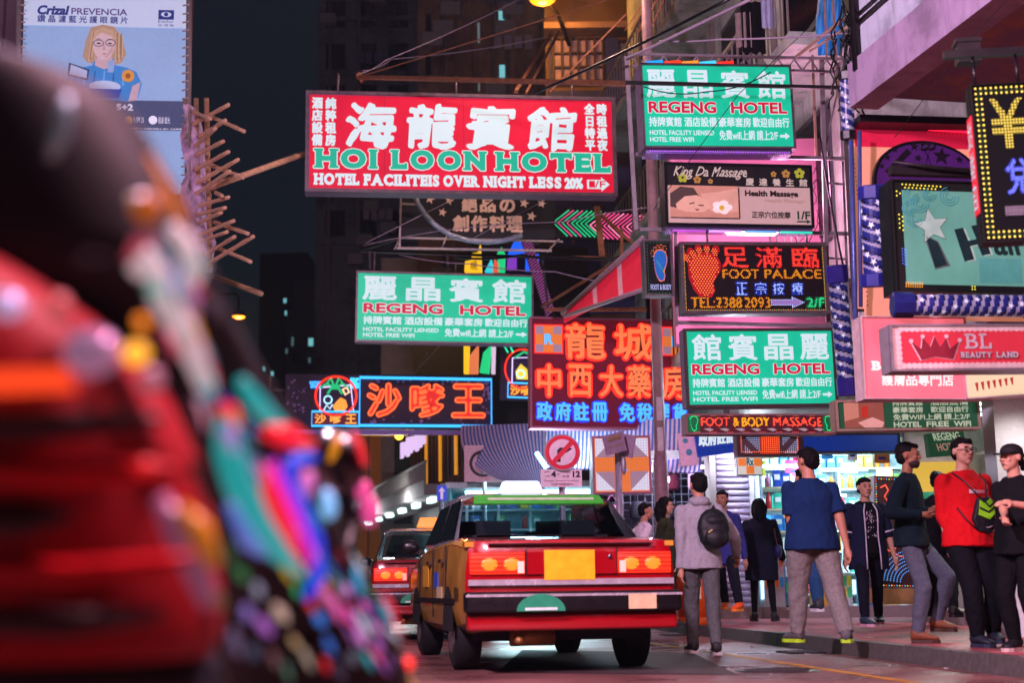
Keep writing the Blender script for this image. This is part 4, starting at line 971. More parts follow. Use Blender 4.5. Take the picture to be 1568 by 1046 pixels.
cable('thin wire up the dark tower side', [(630, 580), (655, 540)], 33, 33, 0, .6, GREYC)
cable('cable hooked across the steel window', [(745, 316), (900, 180), (990, 118)], 25.6, 25, 3, 1.4)
for k, (x0, y0, x1, y1) in enumerate(((957, 46, 1014, -40), (966, 45, 1022, -40), (978, 49, 1028, -40), (996, 44, 1034, -40))):
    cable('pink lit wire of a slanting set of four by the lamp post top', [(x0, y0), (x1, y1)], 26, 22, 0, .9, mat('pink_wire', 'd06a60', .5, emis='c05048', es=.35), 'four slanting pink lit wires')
# tangle of cables on the corner of the overhang
b = MB(); rg = random.Random(11); cp_ = P(1296, 60, 13.6)
for k in range(14):
    p = cp_ + Vector((rg.uniform(-.1, .1), rg.uniform(-.1, .1), rg.uniform(.1, .5))); L = []
    for i in range(12):
        p = p + Vector((rg.uniform(-.05, .05), rg.uniform(-.04, .04), -.07)); L.append(p.copy())
    b.tube(L, .009, 5)
centred(b, 'cable_tangle', BLACK, 'tangled bundle of black cables at the corner of the white overhang', 'cable')
frame_thing('rusty and grey conduit pipes against the blue lit corner of the tenement', [(1302, 20, 1220, 86, 14.2, 17, 2.2), (1302, 38, 1240, 78, 14.2, 17, 1.6), (1274, -20, 1284, 150, 17.5, 17.5, 1.6), (1262, -20, 1266, 92, 17.5, 17.5, 1.4), (1244, 84, 1250, 240, 17.8, 17.8, 1.8)], mat('conduit', '9a7a68', .6, .3))
TB = MB(); rows = []
for i in range(9):
    y = -30 + i * 14; rows.append([P(1252 + (x * 4.2) + 2 * math.sin(i + x), y, 18.3 - .03 * x + .08 * math.sin(x * 1.7 + i * .6)) for x in range(10)])
vs = [p for r_ in rows for p in r_]; vb = [p + Vector((0, .05, 0)) for p in vs]; N_ = len(vs)
fs = [(i * 10 + j, i * 10 + j + 1, i * 10 + j + 11, i * 10 + j + 10) for i in range(8) for j in range(9)]
TB.add(vs + vb, fs + [tuple(N_ + v for v in f[::-1]) for f in fs], 0, True)
centred(TB, 'tarpaulin', mat('blue_tarpaulin', '1f7fb8', .5, var=.5, scale=3), 'crumpled bright blue tarpaulin on the tenement corner beside the white overhang', 'tarpaulin')
# ================================================================== AWNINGS
def sheet(name, label, cat, top, bot, n, mats, sag, stripes, thick=.02, group=None, curve=None):
    rows = 10; vs = []
    for j in range(rows + 1):
        g_ = j / rows
        for i in range(n + 1):
            f = i / n; A = top[0].lerp(top[1], f); B = bot[0].lerp(bot[1], f)
            p = A.lerp(B, g_); p += Vector((0, 0, -sag * 4 * g_ * (1 - g_))); 
            if curve: p += curve(f, g_)
            vs.append(p)
    m = n + 1; N_ = len(vs); vb = [p + Vector((0, thick, -thick)) for p in vs]
    b = MB()
    b.v = [tuple(p) for p in vs + vb]
    for j in range(rows):
        for i in range(n):
            for o_ in (0, N_):
                f_ = (j * m + i, j * m + i + 1, (j + 1) * m + i + 1, (j + 1) * m + i); b.f.append([v + o_ for v in (f_ if o_ == 0 else f_[::-1])]); b.m.append(stripes(i)); b.sm.append(True)
    return centred(b, name, mats, label, cat, group)
CLW, CLB = mat('striped_cloth_pink_white', 'cdb4cc', .85, emis='b08ab8', es=.06), mat('striped_cloth_blue', '4a5fae', .85, emis='3a58b0', es=.05)  # faint glow in the cloth stands in for lamp light
sheet('striped_awning', 'blue and white striped awning cloth sagging under the satay sign', 'awning', (P(706, 652, 30.5), P(838, 648, 27.0)), (P(796, 742, 27.5), P(834, 748, 26.0)), 46, [CLW, CLB], .0, lambda i: i % 2,
      curve=lambda f, g_: Vector((-.35 * 4 * g_ * (1 - g_) * (1 - f) ** 2, 0, -.18 * 4 * g_ * (1 - g_) * (1 - f))))
sheet('striped_awning', 'dim blue and white striped awning behind the round no turn sign', 'awning', (P(836, 648, 26.5), P(1076, 640, 24.0)), (P(832, 716, 25.5), P(1070, 724, 22.8)), 76, [CLW, CLB], .25, lambda i: i % 2)
MB_ = MB(); MB_.tube([P(822, 694, 25.4), P(836, 716, 25.2)], .04); o = centred(MB_, 'tube_lamp', glow('8ff0ff', 7), 'bright cyan tube lamp at the edge of the striped awning', 'lamp')
L = bpy.data.lights.new('lamp_light', 'POINT'); L.energy = 200; L.color = (.6, .85, 1); L.shadow_soft_size = .3
lo = bpy.data.objects.new('lamp_light', L); COL.objects.link(lo); lo.parent = o; lo.location = (0, -.5, 0)
RED = mat('red_awning_cloth', 'd0203c', .7, var=.15, scale=4, emis='e01838', es=.40)  # glow in cloth and ribs stands in for lamps beneath
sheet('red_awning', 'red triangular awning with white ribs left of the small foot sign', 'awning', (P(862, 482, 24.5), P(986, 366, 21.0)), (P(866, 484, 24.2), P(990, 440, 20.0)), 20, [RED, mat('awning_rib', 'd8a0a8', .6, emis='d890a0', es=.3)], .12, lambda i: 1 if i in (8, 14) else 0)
b = MB(); b.tube([P(862, 480, 24.4), P(986, 365, 20.9)], .05); b.tube([P(866, 484, 24.1), P(992, 441, 19.9)], .035)
centred(b, 'awning_arm', mat('awning_arm_grey', '9a8890', .5), 'grey folding arms along the edges of the red awning', 'awning arm')
# ================================================================== SIGNS OVER THE STREET
EDGE = mat('sign_edge_steel', '6d5f66', .4, .5, .25, 10)
LIL = mat('lilac_casing', '7d6a86', .5, .2, .25, 6)
WHT = glow('cfe4ea', .86); GRN = mat('regal_green_face', '0d9a78', .35, emis='14b48a', es=.82, var=.03, evar=.12)
REDI = glow('c8143c', .9)
# ---- red hotel sign
S = Sign('hotel_sign', 'large red hotel sign with white brush characters and green lettering, hung over the street', 'hotel sign', (472, 137), (945, 148), (472, 292), 24, .3)
S.shell(LIL); S.face(mat('red_sign_face', '8a0424', .45, emis='d8062e', es=.82, var=.03, evar=.16), 6); S.frame(EDGE, 5)
for u_ in (590, 710, 828): S.rect(u_, 143, u_ + .5, 289, mat('panel_joint', '70062a', .5, emis='98062c', es=.6), 1, 'panel_joint')
H = lambda u, v: (u, v + (u - 472) * .0185)       # sign slopes gently to the right
def ht(s, u0, v0, u1, v1, m, fn=T1, b=0., lay=2, **k):
    vf = fn(s, u0, v0, u1, v1, **k); v = vf[0]
    S.text((v, vf[1]), m, b, lay)
for s, u in (('海', 530), ('龍', 622), ('賓', 712), ('館', 805)):
    ht(s, u + 4, 156, u + 76, 222, WHT, b=2.4, shear=.10, wob=.012)
for s, u in (('酒店設備', 481), ('純粹租房', 501), ('全日特平', 896), ('時租過夜', 915)):
    ht(s, u + 1, 148, u + 16, 221, WHT, TV, b=.9)
OUT = glow('d8e4e0', .85); TEAL = glow('12b494', .8)
for w_, u0, u1 in (('HOI', 485, 580), ('LOON', 599, 745), ('HOTEL', 757, 935)):
    vf = TS(w_, u0, 226, u1, 256, off=.055); S.text(vf, OUT, 1.7, 2); S.text(vf, TEAL, .2, 4)
for w_, u0, u1 in (('HOTEL', 485, 552), ('FACILITEIS', 559, 672), ('OVER', 679, 733), ('NIGHT', 739, 803), ('LESS', 809, 858)):
    ht(w_, u0, 264, u1, 281, WHT, TS, b=.6)
ht('20%', 864, 265, 891, 281, WHT, b=.9, off=.02)
S.poly([[(898, 267), (920, 267), (920, 263), (933, 274), (920, 285), (920, 281), (898, 281)]], WHT, 2, 'arrow')
S.rect(901, 269, 910, 279, mat('red_sign_face', ''), 3, 'arrow_inset'); ht('1/F', 903, 269, 926, 279, mat('red_sign_face', ''), b=.3, lay=4)
b = MB()
for u in (520, 700, 880): b.tube([(S.X(u), .1, S.H / 2), (S.X(u), .1, S.H / 2 + .35)], .02)
b.build('hanger', EDGE, S.root)
# ---- the three/four green hotel signs
def green_sign(label, tl, tr, bl, t, mirror=False, frame=EDGE, e=3., case=LIL, thick=.22):
    S = Sign('hotel_sign', label, 'hotel sign', tl, tr, bl, t, thick, group='green hotel signs')
    S.shell(case); S.face(GRN, e); S.frame(frame, e)
    w, h = S.w, S.h; U = lambda f: tl[0] + f * w; V = lambda f: tl[1] + f * h
    big = '館賓晶麗' if mirror else '麗晶賓館'
    for k, ch in enumerate(big):
        u = .04 + k * .243 if not mirror else .055 + k * .238
        S.text(T1(ch, U(u), V(.08), U(u + .185), V(.40)), WHT, w * .0043)
    for s, a, b_ in (('REGENG', .045, .485), ('HOTEL', .585, .955)):
        vf = T1(s, U(a), V(.455), U(b_), V(.585), off=.02); S.text(vf, OUT, w * .0056, 2); S.text(vf, REDI, w * .0014, 4)
    for s, a, b_ in (('持牌賓館', .045, .255), ('酒店設備', .275, .485), ('豪華套房', .50, .71), ('歡迎自由行', .725, .965)):
        S.text(T1(s, U(a), V(.635), U(b_), V(.745)), WHT, w * .0016)
    S.text(T1('HOTEL FACILITY LIENSED', U(.045), V(.79), U(.465), V(.845), off=.01), WHT, w * .0006)
    S.text(T1('HOTEL FREE WIFI', U(.045), V(.87), U(.465 if mirror else .33), V(.925), off=.01), WHT, w * .0006)
    S.text(T1('免費wifi上網 請上2/F', U(.50), V(.785), U(.885), V(.90)), WHT, w * .0012)
    a = U(.90); S.poly([[(a, V(.835)), (a + w * .035, V(.835)), (a + w * .035, V(.81)), (a + w * .065, V(.85)), (a + w * .035, V(.89)), (a + w * .035, V(.865)), (a, V(.865))]], WHT, 2, 'arrow')
    return S
S = green_sign('green and white hotel sign with slim pink edge hanging over the red satay neon', (546, 414), (817, 421), (546, 523), 27)
b = MB(); b.tube([(-S.W * .4, .1, S.H / 2), (-S.W * .4, .1, S.H / 2 + .4)], .02); b.tube([(.2, .1, S.H / 2), (.2, .1, S.H / 2 + .4)], .02); b.build('hanger', EDGE, S.root)
S = green_sign('highest green and white hotel sign, crossed by a dark bar and cables', (980, 96), (1211, 99), (987, 226), 17.2, thick=.3)
S.leduv(lerp_line((990, 230), (1200, 232), 60), glow('c060ff', 2.5), .9, 1)
MB().box((0, .15, -S.H / 2 - .03), (S.W * .96, .24, .05)).build('lit_underside', mat('mirror_trim', 'b0a8c8', .15, .9, emis='9048c0', es=.12), S.root)
for i in range(5): MB().tube([(-S.W / 2 + .1 + i * .22, .06, S.H / 2 + .03), (-S.W / 2 + .3 + i * .22, .06, S.H / 2 + .05)], .025).build('neon_tube', glow(['20a0ff', 'ff4020', 'ff9030', '40d0ff', 'ff3020'][i], 1.2), S.root)
S = green_sign('lowest green hotel sign with the big characters in reversed order above the foot massage strip', (1047, 503), (1277, 502), (1053, 624), 17.2, True, mat('dark_brown_edge', '4a3c3c', .5, .3), 4)
# ---- portrait massage sign (brown black, sleeping woman photograph)
S = Sign('massage_sign', 'black and beige massage sign with photograph of a resting woman', 'massage sign', (1016, 248), (1242, 253), (1021, 345), 17.3, .26)
S.shell(BLACK); S.face(mat('beige_face', 'b99f98', .5, emis='c0a098', es=.42, var=.04), 3); S.frame(BLACK, 4)
S.rect(1020, 251, 1240, 283, mat('black_print', '161214', .5, emis='161214', es=.3), 1)
CR_ = glow('d8c0b8', .6)
S.text(T1('King Da Massage', 1031, 254, 1142, 273, shear=.35, wob=.01), CR_, .35)
for k, ch in enumerate('慶達養生館'): S.text(T1(ch, 1140 + k * 20.5, 270, 1152 + k * 20.5, 281), CR_, .3)
fl_ = lambda cx, cy, r, c: S.poly([circ(cx + r * .62 * math.cos(a), cy + r * .62 * math.sin(a), r * .42, 10) for a in [2 * math.pi * i / 5 - .3 for i in range(5)]], c, 2, 'flower')
YG = glow('b8b838', .6); OR_ = glow('c08848', .6)
for (x, y, r, c) in ((1044, 271, 8, YG), (1066, 274, 6, OR_), (1086, 276, 4, OR_), (1183, 263, 4.5, OR_), (1202, 262, 6.5, OR_), (1223, 261, 8, YG)): fl_(x, y, r, c)
skin = lambda n, c, e=.38: mat('print_' + n, c, .5, var=.08, emis=c, es=e)
S.rect(1024, 283, 1128, 332, skin('warm_bed', 'c08a74'), 2, 'photograph')
S.poly([[(1024, 296), (1040, 285), (1060, 287), (1068, 300), (1050, 306), (1034, 318), (1024, 316)]], skin('dark_hair', '4a3a36'), 3, 'printed_hair')
S.poly([[(1032, 312), (1046, 300), (1064, 298), (1080, 306), (1086, 316), (1074, 324), (1048, 324), (1034, 320)]], skin('face', 'd8a890'), 4, 'printed_face')
S.poly([[(1070, 296), (1098, 292), (1127, 286), (1127, 322), (1094, 326), (1080, 318)]], skin('shoulder', 'd2a08a'), 3, 'printed_shoulder')
for a in range(5): S.poly([circ(1102 + 9 * math.cos(a * 1.257), 316 + 6 * math.sin(a * 1.257), 7, 12, ry=5)], skin('petal', 'e8d8d4', .5), 5, 'printed_petal')
S.poly([circ(1101, 317, 4)], skin('petal_heart', 'd8b040'), 6, 'printed_petal')
S.poly([[(1052, 311), (1060, 309), (1060, 310.5), (1052, 312.5)], [(1066, 313), (1074, 313), (1074, 314.5), (1066, 314.5)], [(1060, 320), (1068, 319.5), (1064, 322)]], skin('lash', '503030'), 6, 'printed_lash')
S.rect(1127.5, 285, 1129, 333, mat('black_print', ''), 3); S.rect(1024, 332, 1128, 333.5, mat('black_print', ''), 3)
DK = mat('dark_print', '2a1c1c', .5)
S.text(T1('Health Massage', 1138, 289, 1219, 300, off=.02), DK, .3); S.text(T1('Health Massage', 1168, 301, 1228, 308), mat('ghost_print', 'a88f84', .5, emis='b09488', es=.4), .2)
S.text(T1('正宗穴位按摩', 1147, 321, 1206, 331), DK, .2); S.text(T1('1/F', 1217, 320, 1236, 332, off=.01), mat('green_print', '124a30', .5), .3)
S.poly([[(1216, 334.5), (1231, 334.5), (1231, 332.5), (1237, 335.5), (1231, 338.5), (1231, 336.5), (1216, 336.5)]], mat('green_print', ''), 2, 'arrow')
MB().box((0, .13, -S.H / 2 - .025), (S.W * .97, .2, .045)).build('lit_underside', mat('mirror_trim', ''), S.root)
for i, c in enumerate(('c050d0', 'e0a0ff', '60b0ff', '30e0c0')): MB().tube([(-S.W / 2 + .1 + i * S.W * .24, .03, -S.H / 2 - .05), (-S.W / 2 + .1 + (i + .9) * S.W * .24, .03, -S.H / 2 - .05)], .015).build('neon_tube', glow(c, 1.), S.root)
L = bpy.data.lights.new('neon_light', 'POINT'); L.energy = 180; L.color = (1, .45, .75); L.shadow_soft_size = .4  # two pink lights added to brighten the wall behind the sign
o = bpy.data.objects.new('neon_light', L); COL.objects.link(o); o.parent = S.root; o.location = (.3, .5, -S.H / 2 - .15)
L = bpy.data.lights.new('neon_light', 'POINT'); L.energy = 150; L.color = (1, .42, .7); L.shadow_soft_size = .4
o = bpy.data.objects.new('neon_light', L); COL.objects.link(o); o.parent = S.root; o.location = (.95, .5, .3)
# ---- LED foot massage board
PAN = mat('led_panel_black', '180a10', .45, var=.2)
S = Sign('massage_sign', 'dark LED board with big glowing orange foot and telephone number', 'massage sign', (1041, 370), (1265, 371), (1046, 480), 17.2, .2)
S.shell(EDGE); S.face(PAN, 5); S.frame(EDGE, 4.5)
LR, LY, LW, LG, LO = glow('ff5038', 1.7), glow('ffae20', 1.5), glow('b8d0ff', 1.7), glow('30e090', 1.5), glow('ff9040', 1.7)
RG = mat('led_red_backing', '8a0818', .5, emis='c80818', es=.38); BG = mat('led_blue_backing', '102a80', .5, emis='1038c8', es=.30); AG = mat('led_amber_backing', '5a2408', .5, emis='8a3000', es=.2); GG = mat('led_green_backing', '064028', .5, emis='009050', es=.3)  # glow round the LEDs drawn as dim lit shapes
def foot(cx, cy, w, h, fl=1):
    o = [(-.40, -.22), (-.30, -.36), (-.1, -.42), (.15, -.42), (.36, -.34), (.44, -.2), (.42, -.04), (.30, .10), (.22, .2), (.27, .34), (.18, .47), (0, .5), (-.14, .46), (-.28, .32), (-.38, .1)]
    t = [circ(cx + fl * w * x, cy + h * y, w * r, 12, ry=h * r * .9) for x, y, r in ((-.47, -.32, .10), (-.32, -.43, .085), (-.12, -.49, .085), (.10, -.51, .085), (.33, -.46, .10))]
    return [(cx + fl * w * x, cy + h * y) for x, y in o], t
def fan(poly, o=None):
    v = np.array(poly); c = v.mean(0); return np.vstack([v, c]), [(i, (i + 1) % len(poly), len(poly)) for i in range(len(poly))]
sole, toes = foot(1076, 418, 52, 70)
big_, bt = foot(1076, 418, 60, 78)
S.poly([big_] + bt, RG, 1, 'led_backing')  # glow round the LEDs
S.led(fan(sole), LO, 4.4, 1.1, 3, 'led_sole', 0)
for t_ in toes: S.led(fan(t_), LO, 3.7, 1.0, 3, 'led_toe', 0)
for s, u in (('足', 1104), ('滿', 1156), ('臨', 1212)):
    vf = T1(s, u, 378, u + 40, 409); S.text(vf, RG, 1.0, 1, 'led_backing'); S.led(vf, LR, 2.6, .9, 3, bold=.3)  # glow round the LEDs, then the LEDs
vf = T1('FOOT', 1104, 412, 1160, 426); S.text(vf, AG, 1.0, 1, 'led_backing'); S.led(vf, LY, 2.5, .85, 3)  # glow round the LEDs, then the LEDs
vf = T1('PALACE', 1168, 412, 1255, 426); S.text(vf, AG, 1.0, 1, 'led_backing'); S.led(vf, LY, 2.5, .85, 3)  # glow round the LEDs, then the LEDs
for s, u in (('正', 1123), ('宗', 1152), ('按', 1179), ('療', 1208)):
    vf = T1(s, u, 432, u + 18, 451); S.text(vf, BG, 1.5, 1, 'led_backing'); S.led(vf, LW, 2., .75, 3, bold=.2)  # glow round the LEDs, then the LEDs
for s, u0, u1 in (('TEL:', 1054, 1091), ('2388', 1092, 1131), ('2093', 1135, 1174)):
    vf = T1(s, u0, 455, u1, 471); S.text(vf, AG, 1.0, 1, 'led_backing'); S.led(vf, LY, 2.5, .85, 3)  # glow round the LEDs, then the LEDs
ar = [(1176, 459), (1208, 459), (1208, 455), (1226, 463), (1208, 471), (1208, 467), (1176, 467)]
S.poly([ar], glow('9a78c0', .7), 1, 'led_backing'); S.leduv([p for i in range(7) for p in lerp_line(ar[i], ar[(i + 1) % 7], max(2, int(math.hypot(ar[i][0] - ar[(i + 1) % 7][0], ar[i][1] - ar[(i + 1) % 7][1]) / 3)))], LW, .8, 3)  # glow round the LEDs, then the LEDs
vf = T1('2/F', 1230, 456, 1257, 470); S.text(vf, GG, 2., 1, 'led_backing'); S.led(vf, LG, 2.1, .85, 3)  # glow round the LEDs, then the LEDs
bd = rect_dots(1047, 374, 1259, 474.5, 3.4); S.leduv(bd[::2], LO, .95, 2); S.leduv(bd[1::2], glow('a8d860', 1.2), .8, 2)
MB().tube([(-S.W * .3, .05, S.H / 2), (-S.W * .3, .05, S.H / 2 + .2)], .015).tube([(S.W * .38, .05, S.H / 2), (S.W * .38, .05, S.H / 2 + .2)], .015).build('hanger', STEEL, S.root)
# ---- little vertical foot & body sign
S = Sign('massage_sign', 'small upright black LED sign with coloured foot beside the red awning', 'massage sign', (984, 367), (1028, 367), (988, 453), 17.0, .16)
S.shell(EDGE); S.face(mat('led_panel_dark', '0e1012', .4), 3); S.frame(EDGE, 2.5)
sole, toes = foot(1009, 405, 24, 52, 1)
S.led(fan(sole), glow('3088ff', 1.5), 2.4, .8, 2, 'led_sole', 0); S.leduv([p for i in range(len(sole)) for p in lerp_line(sole[i], sole[(i + 1) % len(sole)], 3)], glow('ff7830', 1.6), .8, 3)
for t_ in toes: S.leduv(t_[::2], glow('ff8050', 1.5), .7, 3)
S.leduv([(1004 + i * 1.2, 400 + i * 2.2) for i in range(9)], glow('60d040', 1.4), .8, 4)
S.text(T1('FOOT & BODY', 993, 436, 1024, 444), glow('a8b0e0', .9), .2); S.leduv(rect_dots(990, 371, 1026, 449, 5.), glow('30c070', 1.2), .6, 2)
# ---- foot & body massage strip
S = Sign('massage_sign', 'narrow LED strip sign reading foot and body massage under the lowest green sign', 'massage sign', (1049, 634), (1279, 634), (1051, 666), 17.2, .2)
S.shell(mat('pink_brown_casing', '8a6068', .5, .2)); S.face(mat('led_panel_maroon', '4a1420', .5, emis='5a1420', es=.25), 3); S.frame(mat('pink_brown_casing', ''), 3)
vf = T1('FOOT', 1073, 639, 1116, 653); S.led(vf, LR, 2.0, .95, 2); vf = T1('&', 1121, 639, 1131, 653); S.led(vf, LY, 2., .9, 2); S.led(T1('BODY', 1135, 639, 1177, 653), LY, 2.0, .95, 2); S.led(T1('MASSAGE', 1183, 639, 1258, 653), LR, 2.0, .95, 2)
for cx, f_ in ((1062, 1), (1268, -1)):
    so, to = foot(cx, 648, 13, 24, f_); S.poly([[(cx - 9, 637), (cx + 9, 637), (cx + 9, 662), (cx - 9, 662)]], GG, 1, 'led_backing')  # glow round the LEDs
    S.leduv([p for i in range(len(so)) for p in lerp_line(so[i], so[(i + 1) % len(so)], 2)], LG, .75, 3)
    for t_ in to: S.leduv(t_[::4], LG, .6, 3)
for i in range(8): S.poly([[(1076 + i * 24, 657), (1086 + i * 24, 656), (1092 + i * 24, 658.5), (1086 + i * 24, 661)]], glow('b8a0a8', .6), 2, 'arrow')
for i in range(9): S.leduv(lerp_line((1062 + i * 25, 662.5), (1070 + i * 25, 662.5), 3), LR, .8, 2); S.leduv(lerp_line((1064 + i * 25, 637), (1071 + i * 25, 637), 3), LO, .7, 2)
# ---- satay neon
S = Sign('restaurant_sign', 'dark purple peeling board with three fat orange red neon characters and blue neon border', 'restaurant sign', (438, 572), (756, 575), (438, 655), 31, .3)
S.shell(mat('peeling_purple', '2c1430', .7, var=.5, scale=5)); S.face(mat('peeling_face', '2a1232', .6, var=.6, scale=8), 2)
rg = random.Random(5); fl = []
for i in range(95):
    u, v = rg.choice([(rg.uniform(442, 470), rg.uniform(577, 630)), (rg.uniform(555, 748), rg.uniform(636, 648)), (rg.uniform(545, 750), rg.uniform(578, 586)), (rg.uniform(735, 750), rg.uniform(580, 640))]); r_ = rg.uniform(1, 3.2)
    fl.append([(u + r_ * rg.uniform(.5, 1.2) * math.cos(a), v + r_ * rg.uniform(.5, 1.3) * math.sin(a)) for a in (0, .9, 1.8, 2.7, 3.6, 4.5, 5.4)])
S.poly(fl, mat('bare_patches', '8a6a98', .8, var=.3), 1, 'peeled_patch')
NB, NO, NR = glow('38b0ff', 1.7), glow('ff6834', 1.3), glow('ff3018', 1.4)
for s, u0, u1 in (('沙', 560, 616), ('嗲', 626, 683), ('王', 690, 744)):
    vf = T1(s, u0 + 3, 588, u1 - 3, 637)
    S.text(vf, mat('neon_red_field', 'a01018', .5, emis='f02818', es=.62), 1.5, 2, 'character', dy=.03); S.outline(vf, NO, .026, 1.5, .24, 3, dy=.09, res=.45)
S.tubes([[(551, 577), (753, 578.5), (753, 651), (551, 651)]], NB, .035, 2, True)
S.rect(479, 630, 550, 652, mat('dark_red_plate', '4a0a20', .5, emis='7a1028', es=.3), 1); S.tubes([[(479, 630), (550, 630), (550, 652), (479, 652)]], NB, .025, 2, True)
for s, u in (('沙', 484), ('嗲', 507), ('王', 530)): S.text(T1(s, u, 634, u + 16, 648), glow('ffa030', 1.2), .5, 3, 'character', dy=.02)
S.poly([circ(515, 606, 30, ry=29)], mat('badge_field', '301040', .6), 1, 'badge'); S.tubes([circ(515, 606, 31, 36, ry=30)], NR, .028, 2, True)
S.tubes([[(491, 593), (537, 589), (542, 630), (491, 630)]], glow('e0c8ff', 1.4), .02, 3, True)
NGR = glow('20b070', 1.2)
for a in range(6): S.tubes([[(513, 594), (513 + 12 * math.cos(a * 1.05), 590 - 9 * math.sin(a * 1.05) - 3), (513 + 22 * math.cos(a * 1.05), 594 - 10 * math.sin(a * 1.05))]], NGR, .03, 3)
rg = random.Random(9)
S.poly([[(516, 614), (522, 608), (530, 612), (533, 622), (528, 629), (514, 629), (510, 622)]], glow('ffa020', 1.0), 4, 'flame_emblem'); S.tubes([circ(503, 612, 6, 12)], glow('b0f0ff', 1.3), .018, 5, True)
S.tubes([[(497, 628), (501, 620), (506, 626), (510, 619)]], glow('d0e8ff', 1.2), .018, 5)
S.tubes([[(525, 596), (531, 593), (535, 600), (529, 604)]], glow('ffd0a0', 1.3), .025, 5, True)
S.text(T1('SATAY', 476, 584, 492, 594, shear=-.2), glow('30a0ff', 1.5), .8, 3, dy=.03); S.text(T1('KING', 537, 578, 549, 594), glow('30c8ff', 1.5), .8, 3, dy=.03)
MB().tube([(-S.W / 2 - .35, .1, S.H * .45), (-S.W / 2 - .35, .1, -S.H * .6)], .04).tube([(-S.W / 2 - .35, .1, S.H * .2), (-S.W / 2, .1, S.H * .2)], .03).build('bracket', EDGE, S.root)
MB().box((0, .1, -S.H / 2 - .08), (S.W, .12, .1)).build('bottom_rail', mat('lilac_rail', '7a5a90', .5, .3), S.root)
# ---- pharmacy neon board
S = Sign('pharmacy_sign', 'large maroon pharmacy board with orange neon characters and a blue neon row', 'pharmacy sign', (811, 484), (1050, 489), (815, 655), 25, .3)
S.shell(mat('pink_casing', 'a06078', .5, .2)); S.face(mat('maroon_board', '581630', .6, var=.12, scale=3, emis='90182c', es=.26, spec=.15), 2); S.frame(mat('pink_casing', ''), 3)
NOF = glow('ff7c48', 1.); NRT = glow('ff2818', 1.4); NBF = glow('48b0ff', 1.25)
def neon(s, u0, v0, u1, v1, fill, tube, bold=1.6, r=.022):
    vf = T1(s, u0, v0, u1, v1, wob=.008); S.text(vf, fill, bold, 3, 'character', dy=.05)
    if tube: S.outline(vf, tube, r, 2.2, .14, 1, dy=.02)
for s, u in (('龍', 862), ('城', 936)): neon(s, u + 3, 494, u + 62, 548, NOF, NRT, 1.1)
for s, u in (('中', 820), ('西', 867), ('大', 914), ('藥', 956), ('房', 1010)): neon(s, u + 2, 558, u + 36, 606, NOF, NRT, .9)
for s, u in (('政', 821), ('府', 849), ('註', 876), ('冊', 904), ('免', 945), ('稅', 972), ('煙', 998), ('貨', 1026)): neon(s, u, 616, u + 22, 643, NBF, glow('1838ff', 1.3), .9, .015)
OP, WP = glow('f08038', .75), glow('b090a8', .6)
for u in (818, 1012):
    S.rect(u, 497, u + 42, 540, OP, 1, 'checker'); 
    for (a, b_) in ((0, 0), (28, 0), (0, 29), (28, 29)): S.rect(u + a + .5, 497 + b_ + .5, u + a + 13.5, 497 + b_ + 13.5, WP, 2, 'checker')
    S.tubes([[(u, 497), (u + 42, 497), (u + 42, 540), (u, 540)]], NRT, .018, 2, True); S.text(T1('R', u + 15, 511, u + 27, 526, off=.02), NBF, .6, 3, dy=.02)
# ---- orange white checker LED board
S = Sign('pharmacy_sign', 'square orange and white checkered LED pharmacy board behind the street name sign', 'pharmacy sign', (907, 668), (996, 667), (908, 757), 21.5, .2)
S.shell(mat('pink_casing', '')); S.face(OP, 2); S.frame(mat('pink_casing', ''), 3)
for (a, b_, tri) in ((912, 672, 0), (964, 672, 1), (912, 723, 2), (964, 723, 3)):
    S.rect(a, b_, a + 28, b_ + 29, WP, 1, 'checker')
    q = [(a, b_), (a + 28, b_), (a + 28, b_ + 29), (a, b_ + 29)]; S.poly([[q[i] for i in range(4) if i != (2, 3, 1, 0)[tri]]], glow('dcdcf0', .8), 2, 'triangle')
d = [(910 + i * 4.2, 671 + j * 4.2) for i in range(21) for j in range(21)]; S.leduv(d, mat('led_sockets', '80403a', .5), .9, 3, 'led_socket')
S.text(T1('R', 944, 704, 960, 722, off=.02), glow('6090f0', 1.), .6, 4)
# ---- red white LED panel below the strip
S = Sign('pharmacy_sign', 'red and white LED panel hanging below the foot massage strip', 'pharmacy sign', (1128, 666), (1226, 666), (1130, 699), 19.5, .2)
S.shell(EDGE); S.face(mat('grey_led_panel', '6a5a60', .5), 2); S.frame(mat('led_frame_brown', '5a4644', .5, .3), 3)
S.rect(1163, 668, 1192, 696, glow('d83818', .55), 1); S.leduv([(1134 + i * 3.2, 670 + j * 3.2) for i in range(28) for j in range(8) if abs(1134 + i * 3.2 - 1178) < 15 or j == 7 or i in (0, 27)], glow('ff6a38', 1.6), 1., 2)
S.leduv([(1140 + i * 3 + k * 58, 671 + j * 3.2) for k in (0, 1) for i in range(8) for j in range(8) if ((i - j > 0) if k == 0 else (i + j > 7)) or ((i - j < -3) if k == 0 else (i + j < 4))], glow('b0c0f0', 1.4), .85, 2)
S = Sign('pharmacy_sign', 'small orange and white checkered pharmacy square over the roller shutter', 'pharmacy sign', (1128, 700), (1167, 700), (1129, 728), 20.5, .15)
S.shell(EDGE); S.face(glow('d8d8d0', .7), 1)
for (a, b_) in ((1130, 702), (1154, 702), (1142, 714)): S.rect(a, b_, a + 12, b_ + 12, OP, 1, 'checker')
S.text(T1('Rx', 1143, 702, 1153, 713), glow('20607a', .6), .5, 2)
